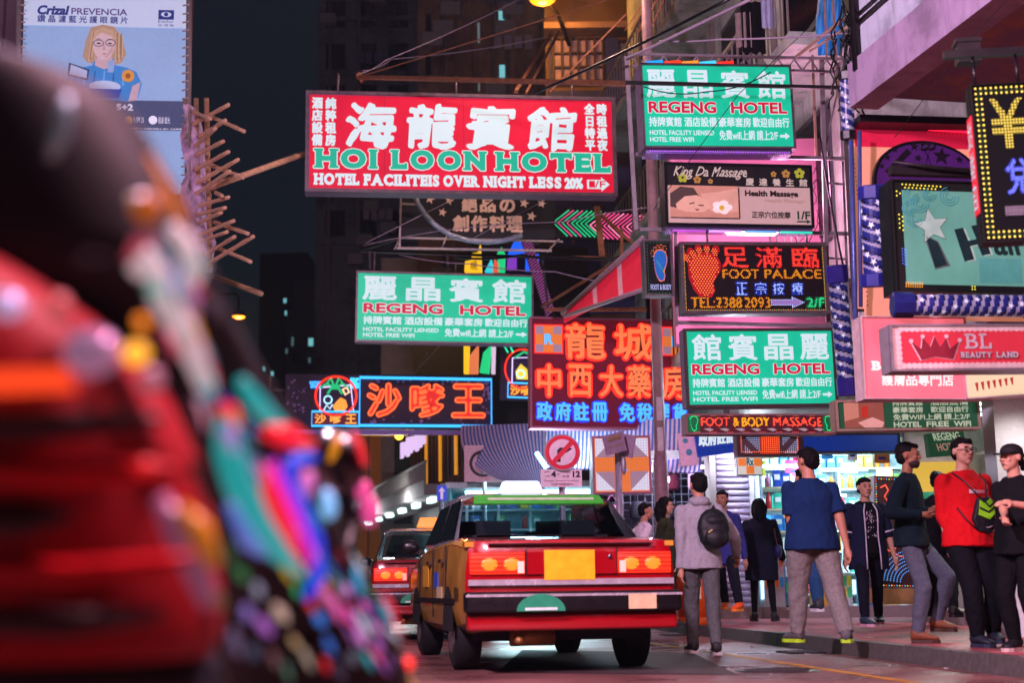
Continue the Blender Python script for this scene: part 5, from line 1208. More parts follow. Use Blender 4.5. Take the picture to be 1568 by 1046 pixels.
# ---- blue blank board
S = Sign('shop_board', 'plain dark blue shop fascia board over the pharmacy shelves', 'shop board', (1226, 664), (1377, 663), (1228, 695), 20.2, .2)
S.shell(mat('dark_brown_edge', '')); S.face(mat('royal_blue_face', '0a2a80', .3, emis='0c3494', es=.5, var=.05), 3); S.frame(mat('dark_brown_edge', ''), 3)
S = Sign('shop_board', 'tilted blue banner with white brush characters above the hooded man', 'shop board', (1065, 664), (1127, 656), (1068, 700), 20.8, .06)
S.face(mat('royal_blue_face', ''), 0); S.shell(mat('royal_blue_face', '')); S.text(T1('政府註冊', 1070, 664, 1124, 685, shear=.15), WHT, .9)
S = Sign('notice_board', 'pale pink notice board hung behind the lamp post, left of the blue banner', 'notice board', (1040, 664), (1066, 662), (1041, 714), 20.9, .05)
S.shell(mat('pink_notice', 'c8a0b4', .6, emis='c090b0', es=.25)); S.face(mat('pink_notice', ''), 0); S.poly([circ(1050, 676, 4), circ(1054, 694, 5)], mat('teal_print', '4a90a0', .6), 1)
# ---- photo hotel sign + tilted green plate + BEA + BL + white board
S = Sign('hotel_sign', 'long green hotel sign with a bedroom photograph and white text under the pink beauty sign', 'hotel sign', (1279, 613), (1499, 610), (1281, 661), 14.5, .16)
S.shell(mat('beige_frame', 'a8907c', .5, .2)); S.face(mat('deep_green_face', '1c4a30', .5, emis='1c5034', es=.45, var=.05), 4); S.frame(mat('beige_frame', ''), 3.5)
S.rect(1292, 616, 1352, 656, skin('room_wall', '8a5040'), 1, 'photograph'); S.poly([[(1312, 648), (1334, 640), (1352, 648), (1348, 656), (1322, 656)]], skin('bed_sheet', 'd0a090'), 2, 'printed_bed'); S.poly([[(1292, 616), (1314, 618), (1314, 640), (1292, 646)]], skin('curtain', 'b88068'), 2, 'printed_curtain'); S.poly([[(1318, 624), (1328, 622), (1328, 640), (1318, 640)]], skin('lamp', 'b03020'), 2, 'printed_lamp')
GW = glow('b8c4a8', .75)
for s, a, b_, y in (('持牌賓館', 1366, 1412, 614), ('酒店設備', 1424, 1482, 614), ('豪華套房', 1366, 1412, 625), ('歡迎自由行', 1424, 1482, 625)): S.text(T1(s, a, y, b_, y + 9), GW, .25)
S.text(T1('免費WIFI上網 請上2/F', 1366, 636, 1483, 645.5), GW, .25)
for s, a, b_ in (('HOTEL', 1366, 1408), ('FREE', 1416, 1450), ('WIFI', 1458, 1484)): S.text(T1(s, a, 648, b_, 656, off=.015), GW, .25)
S = Sign('hotel_sign', 'small dark green hotel plate tilted under the bedroom photograph sign', 'hotel sign', (1420, 664), (1476, 660), (1424, 700), 15.2, .1)
S.shell(mat('deep_green_face', '')); S.face(mat('deep_green_face', ''), 1)
S.text(T1('REGENG', 1428, 665, 1468, 676, shear=-.2), GW, .3); S.text(T1('HOTEL', 1432, 681, 1466, 692, shear=-.2), glow('c09080', .6), .3)
S = Sign('beauty_sign', 'salmon pink backlit beauty shop sign with white characters partly hidden by the crown sign', 'beauty sign', (1317, 484), (1477, 486), (1324, 611), 12.4, .2)
S.shell(mat('pale_edge', 'c8b0b0', .5)); S.face(mat('salmon_face', 'd05868', .4, emis='f0707c', es=.8, var=.03, evar=.22), 2); S.frame(mat('pale_edge', ''), 1.5)
PWT = glow('f8e8e4', .95)
S.text(TS('BEAUTY', 1330, 553, 1440, 567), PWT, .4)
for k, ch in enumerate('護膚品專門店'): S.text(T1(ch, 1345 + k * 18.4, 572, 1361 + k * 18.4, 590), PWT, .6)
S.tubes([circ(1352, 516, 4, 10)], PWT, .01, 2, True, dy=.006); S.poly([[(1351, 520), (1353, 520), (1360, 532), (1357, 532)]], PWT, 2)
S = Sign('shop_board', 'slanting white backlit board with small red marks, right of the salmon sign', 'shop board', (1478, 573), (1580, 566), (1480, 611), 12.2, .2, yaw=-12)
S.shell(mat('pale_edge', '')); S.face(glow('e8d0a8', .85), 2)
for i in range(7): S.poly([[(1492 + i * 9, 588 - i * .7), (1497 + i * 9, 587 - i * .7), (1496 + i * 9, 600 - i), (1494 + i * 9, 600 - i)]], mat('red_mark', 'a03028', .5, emis='a03028', es=.3), 1)
S = Sign('beauty_sign', 'long red sign with a crown and scalloped pale edge', 'beauty sign', (1362, 497), (1590, 496), (1366, 569), 10.6, .2)
S.shell(mat('grey_casing', '8a8088', .45, .3)); S.face(mat('pale_scallop', 'c8a8a8', .5, emis='d0a8a8', es=.3), 2); S.frame(mat('grey_casing', ''), 3)
S.rect(1374, 504, 1584, 560, mat('red_print', 'b02838', .45, emis='c83440', es=.52, var=.04, evar=.15), 1)
sc = [circ(1380 + i * 8, 504, 4.6, 10) for i in range(26)] + [circ(1380 + i * 8, 560.5, 4.6, 10) for i in range(26)] + [circ(1374.5, 509 + i * 8, 4.6, 10) for i in range(7)]
S.poly(sc, mat('pale_scallop', ''), 2, 'scallop')
cr = [(1394, 525), (1408, 535), (1411, 518), (1422, 532), (1429, 516), (1437, 532), (1447, 518), (1451, 535), (1466, 524), (1455, 551), (1428, 547), (1407, 552)]
S.poly([[(u + (u - 1430) * .06, v + (v - 536) * .07) for u, v in cr]], mat('pale_crown_edge', 'c0a0a8', .5, emis='c0a0a8', es=.3), 2, 'crown_emblem'); S.poly([cr], mat('dark_crown', '701828', .5, emis='801c2c', es=.3), 3, 'crown_emblem')
S.poly([circ(a, b_, 3.2, 10) for a, b_ in ((1393, 523), (1411, 516), (1447, 516), (1467, 522))], mat('pale_crown_edge', ''), 4, 'crown_emblem')
S.text(TS('BL', 1475, 512, 1515, 535, off=0.), mat('pale_letters', 'b0a0a8', .5, emis='b8a0a8', es=.35), .2, 3); S.text(TS('BEAUTY', 1466, 541, 1514, 550), mat('dark_letters', '5a1848', .5), .5, 3); S.text(TS('LAND', 1520, 541, 1554, 550), mat('dark_letters', ''), .5, 3); S.text(TS('BEAUTY', 1466, 540.5, 1514, 549.5), mat('pale_letters', ''), .1, 5); S.text(TS('LAND', 1520, 540.5, 1554, 549.5), mat('pale_letters', ''), .1, 5)
# ---- lit wall panel under the overhang with bulbs and purple comb arch
S = Sign('lit_wall_panel', 'pale orange wall panel with red neon top and studded bulbs under the overhang', 'wall panel', (1302, 188), (1590, 196), (1316, 470), 13.4, .15)
S.shell(mat('dark_brown_edge', '')); S.face(mat('pale_orange_face', 'd09078', .5, emis='e88f70', es=.52, var=.05, evar=.12), 0)
S.rect(1310, 190, 1590, 222, mat('crimson_face', 'b01838', .5, emis='d01840', es=.5), 1); S.tubes([[(1308, 190), (1588, 197)]], glow('ff1840', 2), .02, 2)  # red neon light along the top painted as a crimson strip
S.leduv(lerp_line((1305, 196), (1316, 465), 40), mat('bulb_brown', '5a3828', .4), 1.3, 3, 'bulb'); S.leduv(lerp_line((1308, 193), (1490, 200), 30), mat('bulb_brown', ''), 1.3, 3, 'bulb')
MB().box((S.X(1450), -.12, S.Z(190)), (S.W, .24, .07)).build('top_rail', BLACK, S.root)
S.rect(1311, 458, 1590, 487, mat('pale_orange_face', ''), 1)
S = Sign('barber_board', 'arched dark purple barber board with stars, comb and scissors', 'shop board', (1334, 206), (1500, 212), (1336, 284), 13.1, .1)
arch = [(1338, 284)] + [(1420 - 84 * math.cos(a), 284 - 76 * math.sin(a) ** .8 + 14 * (1 - math.cos(a)) * .3) for a in [math.pi * i / 24 for i in range(25)]] + [(1500, 284)]
S.poly([arch], BLACK, -8, 'board_edge', .06); S.poly([[(1420 + (u - 1420) * .95, 286 + (v - 286) * .93) for u, v in arch]], mat('purple_board', '3a1450', .5, emis='4a1868', es=.35), 1, 'board_face')
BKP = mat('black_print2', '120818', .5)
S.poly([star(x, y, r, a) for x, y, r, a in ((1348, 254, 5, .2), (1357, 240, 6, .1), (1369, 228, 5, 0), (1399, 222, 7, .1), (1404, 240, 6, .3), (1440, 236, 14, .1), (1467, 240, 6, 0))], BKP, 3, 'star')
S.poly([[(1352, 262), (1388, 226), (1394, 232), (1360, 266)]], BKP, 3, 'comb'); S.tubes([circ(1413, 222, 5, 12), circ(1424, 221, 5, 12)], BKP, .012, 3, True, 'scissors', .006); S.poly([[(1414, 227), (1420, 236), (1424, 256), (1420, 240)], [(1423, 226), (1419, 236), (1414, 256), (1417, 240)]], BKP, 3, 'scissors')
# ---- green star sign, framed with bulbs
S = Sign('hair_salon_sign', 'dull green sign with star and tall letters, bulb studded dark frame, behind the yen sign', 'salon sign', (1362, 274), (1600, 281), (1374, 446), 11.6, .25)
S.shell(mat('dark_green_casing', '0a120e', .6, .1)); S.face(mat('dark_green_casing', ''), 0); S.frame(mat('dark_green_casing', ''), 2)
S.rect(1379, 290, 1598, 434, mat('sea_green_face', '3c6c60', .5, emis='68a090', es=.62, var=.12, evar=.15), 1)
SG = mat('swirl_print', '3a8a88', .5, emis='3a8a88', es=.25)
for (cx, cy, r_) in ((1392, 300, 12), (1404, 310, 14), (1388, 318, 10), (1420, 296, 10), (1396, 334, 12), (1450, 298, 14)):
    for q in (1, .7, .4): S.tubes([circ(cx, cy, r_ * q, 16, 0, 4.6)], SG, .004, 2, False, 'swirl', .006)
PG = mat('pale_green_print', '8aa898', .5, emis='94b0a0', es=.4); DG = mat('dark_green_print', '0a2c2c', .5)
DGX = mat('grey_outline', '50605a', .5)
st = star(1421, 345, 27, -.18, .45); S.poly([[(1421 + (u - 1421) * 1.07, 345 + (v - 345) * 1.07) for u, v in st]], DGX, 2, 'star'); S.poly([st], PG, 3, 'star')
S.poly([[(1408, 357), (1430, 368), (1446, 405), (1423, 411)]], DGX, 2); S.poly([[(1411, 360), (1428, 369), (1441, 403), (1423, 408)]], DG, 3, 'letter')
Hh = [(1455, 349), (1468, 346), (1475, 366), (1488, 363), (1481, 343), (1494, 340), (1508, 385), (1495, 388), (1489, 371), (1477, 374), (1482, 394), (1468, 398)]
S.poly([[(u + 4, v + 1) for u, v in Hh]], PG, 2); S.poly([Hh], DG, 3, 'letter')
S.text(T1('air', 1512, 348, 1560, 386, shear=-.2), DG, 1.2, 3)
for i in range(40): S.rect(1490 + i * 2.7, 392, 1491 + i * 2.7, 430, SG, 2, 'pinstripe') if i < 24 else None
S.leduv(lerp_line((1380, 281), (1438, 283), 10) + lerp_line((1384, 286), (1430, 287), 8), glow('f0d840', 1.6), 1.4, 2); S.leduv([(1371 + (i % 2) * 5, 292 + i * 3.4) for i in range(3)] + [(1373 + (i % 2) * 5, 328 + i * 3.4) for i in range(8)], glow('f0e050', 1.6), 1.4, 2)
S.leduv([(1375 + (i % 3) * 3, 380 + i * 1.5) for i in range(18)], glow('6080ff', 1.6), .9, 2); S.leduv([(1378 + (i % 8) * 3.4, 432 + (i // 8) * 3) for i in range(24)], glow('ffa020', 1.7), 1., 3); S.leduv([(1477 + (i % 2) * 4, 436 + (i // 2) * 4) for i in range(4)], glow('f0e050', 1.5), 1.2, 3)
MB().box((0, -.05, S.H / 2 + .06), (S.W * 1.02, .08, .07)).tube([(-S.W / 2, -.1, S.H / 2 + .12), (-S.W * .3, -.14, S.H / 2 + .08), (S.W * .3, -.14, S.H / 2 + .02)], .015).build('hanger_rail', DARKSTEEL, S.root)
# ---- yen exchange sign
S = Sign('exchange_sign', 'dark currency exchange sign with yen symbol, ringed by two rows of yellow bulbs', 'exchange sign', (1489, 130), (1640, 122), (1502, 372), 9.2, .12, yaw=-4)
S.shell(mat('black_case', '060a08', .6, spec=.15)); S.face(mat('led_panel_black2', '030608', .7, spec=.1), 2); S.frame(mat('black_case', ''), 2)
YB = glow('ffe060', 2.0)
pts = []
for e in (8, 16): pts += rect_dots(1489 + e, 128 + e, 1636 - e + 3, 372 - e, 8.)
S.leduv(pts, YB, 1.9, 2, 'bulb')
S.leduv(rect_dots(1501, 140, 1630, 360, 4), mat('green_glass', '0a3a20', .4, emis='0a4a20', es=.4), 1.4, 1, 'bulb_base')
yn = [(1517, 154), (1526, 154), (1541, 180), (1556, 154), (1565, 154), (1549, 184), (1568, 184), (1568, 194), (1547, 194), (1547, 198), (1568, 198), (1568, 208), (1547, 208), (1547, 230), (1536, 230), (1536, 208), (1518, 208), (1518, 198), (1536, 198), (1536, 194), (1518, 194), (1518, 184), (1533, 184)]
S.poly([yn], mat('yen_field', '4a4a08', .5, emis='908808', es=.45), 1, 'yen_symbol')
mk = lambda P_: [(i, j) for i in np.arange(1500, 1580, 4.6) for j in np.arange(150, 232, 4.6) if inpoly(i, j, P_)]
def inpoly(x, y, p):
    c = False
    for i in range(len(p)):
        (x0, y0), (x1, y1) = p[i], p[i - 1]
        if (y0 > y) != (y1 > y) and x < (x1 - x0) * (y - y0) / (y1 - y0) + x0: c = not c
    return c
S.leduv(mk(yn), YB, 1.25, 3, 'led_symbol')
vf = T1('兌換', 1532, 246, 1612, 300); S.text(vf, mat('led_blue_backing', ''), 1.8, 1, 'led_backing'); S.led(vf, glow('8090ff', 1.9), 3.2, 1.1, 3, bold=.8)  # glow round the LEDs, then the LEDs
S.rect(1526, 318, 1620, 332, mat('grey_bar', '5a5a62', .5), 1); S.leduv([(1530 + i * 5.5, 321 + j * 7) for i in range(16) for j in (0, 1)], BLACK, 1.2, 2)
side = MB(); side.box((-S.W / 2 - .004, .06, 0), (.006, .112, S.H * .62)); side.build('red_side', mat('red_side_print', 'b01828', .5, emis='c01828', es=.3), S.root)
sl = MB(); vv = vtext('找換店')
v = vv[0]; n_ = (v - v.min(0)) / (v.max(0) - v.min(0))
sl.add([(-S.W / 2 - .009, .112 - .10 * (1 - x), S.H * .28 - (1 - y) * S.H * .56) for x, y in n_], vv[1]); sl.build('side_lettering', glow('a8d8e0', .8), S.root)
b = MB()
for u in (1502, 1568): b.tube([(S.X(u), .06, S.H / 2), (S.X(u), .06, S.H / 2 + .22)], .010)
b.box((S.X(1540), .06, S.H / 2 + .24), (S.W * 1.1, .05, .05)); b.build('hanger', BLACK, S.root)
MB().box((S.X(1510), .3, S.H / 2 + .33), (.15, .12, .14)).box((S.X(1510), .3, S.H / 2 + .41), (.17, .14, .03)).build('transformer_box', DARKSTEEL, S.root)
# ---- star restaurant sign, dark
S = Sign('restaurant_sign', 'unlit dark restaurant sign with pale stars and characters under the red hotel sign', 'restaurant sign', (613, 296), (850, 300), (613, 362), 26.8, .12)
S.shell(mat('dark_board', '14181c', .7)); S.face(mat('dark_board', ''), 0)
PL = mat('pale_cutout', 'c0a08c', .6, var=.15, emis='c09080', es=.4)  # glow put in to brighten the cutouts of the unlit sign
S.poly([star(x, y, r, .25) for x, y, r in ((659, 304, 8), (688, 306, 7), (678, 324, 7), (803, 308, 8), (830, 308, 7), (814, 328, 8))], PL, 3, 'star')
for s, u in (('絕', 708), ('品', 736), ('の', 766)): S.text(T1(s, u, 302, u + 22, 322), PL, 1.2)
for s, u in (('創', 694), ('作', 722), ('料', 750), ('理', 776)): S.text(T1(s, u, 329, u + 23, 352), PL, 1.2)
pts = [(634, 296), (640, 312), (652, 330), (668, 346), (690, 360), (716, 368), (745, 371), (772, 368), (800, 360)]
b = MB(); b.tube([P(x, y, 26.1) for x, y in pts], .05, 8); centred(b, 'neon_arc', mat('unlit_neon_glass', '8a9aa8', .25), 'unlit grey neon tube curving across the starry dark sign', 'neon tube')
# ---- chevron neon
S = Sign('chevron_sign', 'dark board of green and pink neon chevrons pointing left', 'neon sign', (844, 318), (990, 324), (846, 364), 29, .15)
S.shell(mat('dark_purple_board', '120818', .6)); S.face(mat('dark_purple_board', ''), 0)
for i in range(8):
    u = 846 + i * 7; S.tubes([[(u + 24, 321), (u, 341), (u + 22, 361)]], glow('20c080', 1.3) if i not in (1, 3) else glow('e0508a', 1.1), .014, 1)
for i in range(12):
    u = 902 + i * 7; S.tubes([[(min(u + 24, 988), 323), (u, 343), (min(u + 22, 988), 363)]], glow('f05090', 1.2) if i % 4 else glow('ff8ab0', 1.4), .014, 1)
# ---- edge-on neon clusters (yellow, green, blue) far down the street
def fin(label, polys, t, mats):
    o = empty('neon_sign', label, 'neon sign', P(polys[0][0][0], polys[0][0][1], t))
    for pl, m in zip(polys, mats):
        b = MB(); q = [P(x, y, t) - o.location for x, y in pl]; b2 = [v + Vector((.02, .15, 0)) for v in q]; n = len(q)
        b.add(q + b2, [tuple(range(n))[::-1], tuple(range(n, 2 * n))] + [(i, (i + 1) % n, n + (i + 1) % n, n + i) for i in range(n)]); b.build('panel', m, o)
    return o
NY, NG, NBL, NP = glow('ffc020', 1.1), glow('20d080', 1.0), glow('2060ff', 1.1), glow('9040d0', .8)
DKF = mat('fin_back', '401c10', .5)
fin('stepped yellow neon fin rising over the middle green sign', [[(711, 416), (712, 400), (722, 398), (722, 388), (732, 386), (735, 374), (737, 416)], [(720, 412), (721, 402), (730, 396), (732, 414)]], 33, [NY, DKF])
fin('cyan white and orange neon fin beside the yellow one', [[(742, 416), (752, 396), (756, 416)], [(754, 416), (757, 394), (762, 402), (762, 416)]], 33.4, [glow('30c8d8', 1.1), glow('e06048', 1.)])
fin('green striped neon fin beside the cyan one', [[(763, 416), (761, 388), (768, 378), (773, 388), (772, 416)]], 33.8, [NG])
fin('blue and violet neon fin tallest of the cluster', [[(776, 392), (788, 368), (803, 360), (804, 390)], [(804, 414), (805, 396), (824, 388), (824, 414)], [(776, 412), (777, 396), (790, 392), (790, 412)]], 34.5, [NBL, NBL, NP])
S = Sign('neon_sign', 'narrow dark board of thin slanting violet neon lines beside the middle green sign', 'neon sign', (812, 346), (826, 342), (816, 486), 31, .1)
S.shell(mat('dark_purple_board', '')); S.tubes([[(812, 352 + i * 4), (826, 346 + i * 4)] for i in range(34)], glow('a85098', .8), .012, 1)
fin('lower yellow and orange neon fin under the middle green sign', [[(710, 572), (710, 528), (718, 528), (717, 572)], [(718, 572), (719, 545), (732, 528), (731, 572)]], 33, [NY, glow('f08050', .9)])
fin('lower green and white neon fin under the middle green sign', [[(734, 570), (740, 540), (752, 528), (748, 572)], [(752, 572), (753, 528), (758, 530), (757, 572)]], 33.2, [NG, glow('e0c0e0', 1.)])
S = Sign('restaurant_sign', 'second satay sign half hidden, round red neon badge and small orange characters', 'restaurant sign', (766, 528), (815, 530), (768, 612), 28.5, .15)
S.shell(mat('peeling_purple', '')); S.poly([circ(799, 566, 26, ry=28)], mat('badge_field', ''), 1); S.tubes([circ(799, 564, 27, 30, ry=30)], NR, .02, 2, True); S.tubes([[(783, 548), (812, 546), (812, 586), (783, 586)]], glow('e0c8ff', 1.4), .015, 3, True)
S.poly([[(788, 568), (796, 556), (806, 564), (808, 580), (790, 580)]], glow('f0d040', 1.), 3, 'flame_emblem'); S.tubes([circ(796, 572, 6, 12)], glow('b0f0ff', 1.3), .015, 4, True); S.tubes([[(776, 540), (770, 530), (778, 528), (784, 540)]], glow('20e0a0', 1.3), .02, 3); S.tubes([[(786, 548), (800, 538), (812, 542)]], NGR, .025, 3)
S.rect(777, 586, 815, 608, mat('dark_red_plate', ''), 1); S.tubes([[(777, 586), (814, 586), (814, 608), (777, 608)]], NB, .02, 2, True); S.text(T1('沙嗲', 781, 590, 812, 604), glow('ffa030', 1.2), .6, 3)
# ---- barber poles
def barber(label, A, B, t0, t1, r, capc, stripes, nst, horiz=False):
    a, b_ = P(*A, t0), P(*B, t1); o = empty('barber_pole', label, 'barber pole', b_, None, 'barber poles of the salon')
    d = a - b_; L = d.length; R = d.to_track_quat('Z', 'Y').to_matrix(); o.matrix_world = Matrix.Translation(b_) @ R.to_4x4()
    b = MB(); n = 24; m_ = 60; cap = L * .14
    for i in range(m_ + 1):
        for k in range(n): b.v.append((r * math.cos(2 * math.pi * k / n), r * math.sin(2 * math.pi * k / n), cap + (L - 2 * cap) * i / m_))
    for i in range(m_):
        for k in range(n):
            b.f.append([i * n + k, i * n + (k + 1) % n, (i + 1) * n + (k + 1) % n, (i + 1) * n + k]); ph = (k / n * 2 + i / m_ * nst) % 1
            b.m.append(0 if ph < .5 else (1 if ph < .72 else (2 if ph > .86 else 1 if stripes else 0))); b.sm.append(False)
    b.build('striped_drum', [mat('drum_navy', '1c2468', .35, emis='1c2470', es=.18), mat('drum_silver', '8a8aa0', .35, emis='8888a8', es=.2), mat('drum_dark', '10101a', .35)], o)
    s = MB()
    for i in range(10):
        z = cap + (L - 2 * cap) * (i + .5) / 10; an = (i * 1.9) % 2.4 + math.pi * (.8 if not horiz else .0); 
        for q in range(3):
            an2 = an + q * 2.1; ex = Vector((-math.sin(an2), math.cos(an2), 0)); c = Vector((math.cos(an2), math.sin(an2), 0)) * (r * 1.02) + Vector((0, 0, z))
            s.add([c + ex * x + Vector((0, 0, 1)) * y for x, y in star(0, 0, r * .3)], [tuple(range(10))])
    s.build('star', mat('star_white', 'c8ccd8', .4, emis='c0c8e0', es=.4), o)
    for z0, z1 in ((0, cap), (L - cap, L)):
        c = MB(); c.tube([(0, 0, z0), (0, 0, z0 + .01), (0, 0, z1 - .01), (0, 0, z1)], [r * 1.05, r * 1.22, r * 1.22, r * 1.05], 8, smooth=False); c.build('end_cap', mat('cap_' + capc, capc, .4), o)
    return o
barber('upright barber pole with starred blue stripes beside the green star sign', (1337, 284), (1342, 440), 12.0, 12.0, .105, '20247a', 0, 6)
barber('tall thin barber pole with violet caps beside the LED foot board', (1280, 406), (1299, 606), 15.5, 15.5, .10, '2c2478', 1, 9)
barber('small barber pole with gold stripes high on the overhang corner', (1296, 108), (1299, 214), 13.4, 13.4, .062, '14181c', 1, 5)
barber('horizontal barber pole with hexagonal navy cap above the crown sign', (1366, 467), (1600, 469), 11.0, 11.0, .085, '141a5a', 1, 12, True)
b = MB(); b.tube([P(1316, 200, 13.2), P(1318, 470, 13.0)], .02); b.tube([P(1303, 215, 13.3), P(1313, 600, 13.1)], .025); centred(b, 'neon_conduit', mat('blue_conduit', '4a5a9a', .35, .3), 'slim blue conduit running down beside the orange wall panel', 'conduit')
# ---- traffic signs and street-name sign
def post(name, label, cat, px, py, t, top, r=.04, z0=PAVZ):
    q = P(px, py, t); o = empty(name, label, cat, (q.x, q.y, z0)); z = P(px, top, t).z
    MB().tube([(0, 0, 0), (0, 0, z - z0)], r, 12).build('pole', mat('sign_post_grey', '8f8694', .45, .4), o); return o
o = post('traffic_sign', 'round no right turn sign with time plate on a grey post, behind the taxi', 'road sign', 861, 780, 18, 668)
S = Sign('disc_face', None, None, (832, 664), (890, 664), (832, 722), 17.9, .03); S.root.parent = o; S.root.matrix_parent_inverse = Matrix.Translation(-o.location)
GRY = mat('sign_back_grey', 'a08a94', .5, .2); SW = mat('sign_white', 'd0b4c4', .45, emis='c8a8b8', es=.16); SRD = mat('sign_red', 'c01c38', .4, emis='c01830', es=.22); SBK = mat('sign_black', '1a1420', .5)
def sign_parts(S, o):
    bpy.context.view_layer.update()
    for c in list(S.root.children):
        mw = c.matrix_world.copy(); c.parent = o; c.matrix_parent_inverse = Matrix(); c.matrix_local = o.matrix_world.inverted() @ mw
    bpy.data.objects.remove(S.root)
S.poly([circ(861, 693, 28, 40)], GRY, -3, 'disc_rim', .02); S.poly([circ(861, 693, 26, 40)], SRD, 0, 'disc'); S.poly([circ(861, 693, 20, 36)], SW, 2, 'disc_centre')
S.poly([[(853, 708), (853, 690), (857, 686), (866, 686), (866, 682), (876, 688), (866, 694), (866, 691), (858, 691), (858, 708)]], SBK, 3, 'arrow'); S.poly([[(873, 675), (878, 680), (849, 711), (844, 706)]], SRD, 5, 'bar')
sign_parts(S, o)
S = Sign('plate_face', None, None, (828, 719), (891, 719), (828, 746), 17.9, .02); S.root.parent = o; S.root.matrix_parent_inverse = Matrix.Translation(-o.location)
S.face(SW, 0, 'time_plate'); S.text(T1('4', 844, 722, 851, 731, off=.02), SBK, .3); S.text(T1('12', 877, 722, 888, 731, off=.02), SBK, .3); S.text(T1('pm', 834, 722, 841, 725), SBK); S.text(T1('-', 853, 726, 857, 727), SBK); S.text(T1('midnight', 859, 722, 874, 725), SBK); S.text(T1('下午', 834, 728, 842, 732), SBK); S.text(T1('午夜', 861, 728, 872, 732), SBK)
S.text(T1('Except General Holidays', 834, 735, 886, 738.5), mat('sign_pink_ink', '8a2a50', .5)); S.text(T1('公眾假期除外', 843, 740, 878, 744), mat('sign_pink_ink', ''))
sign_parts(S, o)
o = post('traffic_sign', 'square pink board with dark ringed no U-turn symbol half hidden by the striped awning', 'road sign', 742, 780, 29, 690)
S = Sign('board_face', None, None, (710, 682), (785, 682), (712, 738), 28.9, .03); S.root.parent = o; S.root.matrix_parent_inverse = Matrix.Translation(-o.location)
S.shell(GRY, 'board_back'); S.face(mat('faded_pink_board', 'c08a98', .55, emis='a06878', es=.2), 0, 'board'); DR = mat('dark_ring', '3a1c2c', .5)  # glow put into the board to light it
S.tubes([circ(738, 710, 18, 30)], DR, .035, 1, True, 'ring', .0); S.tubes([[(731, 698), (745, 698), (745, 712), (731, 712), (731, 700)], [(738, 712), (738, 724)]], DR, .03, 1, False, 'symbol', .0)
sign_parts(S, o)
o = post('direction_sign', 'blue sign with white upward arrow beyond the taxi', 'road sign', 676, 800, 26, 740)
S = Sign('arrow_face', None, None, (669, 744), (684, 744), (669, 767), 25.9, .03); S.root.parent = o; S.root.matrix_parent_inverse = Matrix.Translation(-o.location)
S.shell(GRY, 'board_back'); S.face(mat('road_blue', '2038b0', .45, emis='2038b0', es=.4), 0, 'board'); S.poly([[(676.5, 746), (682, 753), (678.5, 753), (678.5, 765), (674.5, 765), (674.5, 753), (671, 753)]], SW, 1, 'arrow'); sign_parts(S, o)
o = post('street_name_sign', 'grey street name plates on a lilac post in front of the checkered board', 'street sign', 949, 800, 17, 690)
S = Sign('name_face', None, None, (925, 668), (956, 660), (927, 698), 16.9, .012, yaw=30); S.root.parent = o; S.root.matrix_parent_inverse = Matrix.Translation(-o.location)
NPL = mat('name_plate_grey', '8a7088', .5, emis='6a5068', es=.12); S.shell(NPL, 'name_plate'); S.text(T1('咸美頓街', 931, 672, 950, 678), mat('faded_gold', '9a7a50', .5), .2); S.text(T1('HAMILTON ST', 930, 684, 951, 688), mat('faded_gold', '')); sign_parts(S, o)
S = Sign('name_face', None, None, (950, 664), (970, 668), (951, 698), 17.1, .012, yaw=-40); S.root.parent = o; S.root.matrix_parent_inverse = Matrix.Translation(-o.location); S.shell(NPL, 'name_plate'); sign_parts(S, o)
MB().ball((.06, -.06, P(949, 712, 17).z - PAVZ), (.035, .03, .12)).build('bracket', mat('sign_post_grey', ''), o)
# ---- floor-standing LED sign in front of the shop
S = Sign('floor_led_sign', 'standing dark LED sign with scribbled red foot outline and blue arc on the pavement', 'LED sign', (1338, 728), (1402, 730), (1340, 900), 18.4, .25)
S.shell(EDGE); S.face(mat('led_panel_maroon2', '34181c', .5), 2); S.frame(EDGE, 2.5)
bd = rect_dots(1342, 733, 1398, 896, 4); 
for k, c in enumerate(('ff5030', '40c0ff', 'ffe040')): S.leduv(bd[k::3], glow(c, 1.6), .95, 2)
RL = [(1349, 746), (1356, 742), (1360, 750), (1354, 760), (1362, 772), (1374, 768), (1370, 752), (1378, 744), (1384, 748), (1382, 762), (1392, 756)]
S.leduv([p for i in range(len(RL) - 1) for p in lerp_line(RL[i], RL[i + 1], 5)], LR, 1.1, 3)
S.leduv([(1380 + 14 * math.cos(a), 838 + 14 * math.sin(a)) for a in np.arange(0, 6.3, .22)] + [(1362 + 10 * math.cos(a), 826 + 18 * math.sin(a)) for a in np.arange(0, 6.3, .2)], LR, 1.1, 3)
S.leduv([(1395 - r_ * math.cos(a), 892 - r_ * math.sin(a)) for r_ in range(20, 52, 5) for a in np.arange(.1, 1.6, 3.2 / r_)], glow('58a8ff', 1.3), .95, 2); S.leduv(lerp_line((1372, 790), (1394, 808), 10), glow('60d0ff', 1.5), 1., 3)
MB().box((0, .12, -S.H / 2 - .1), (S.W, .3, .2)).build('foot', mat('wood_foot', '9a7048', .6), S.root)
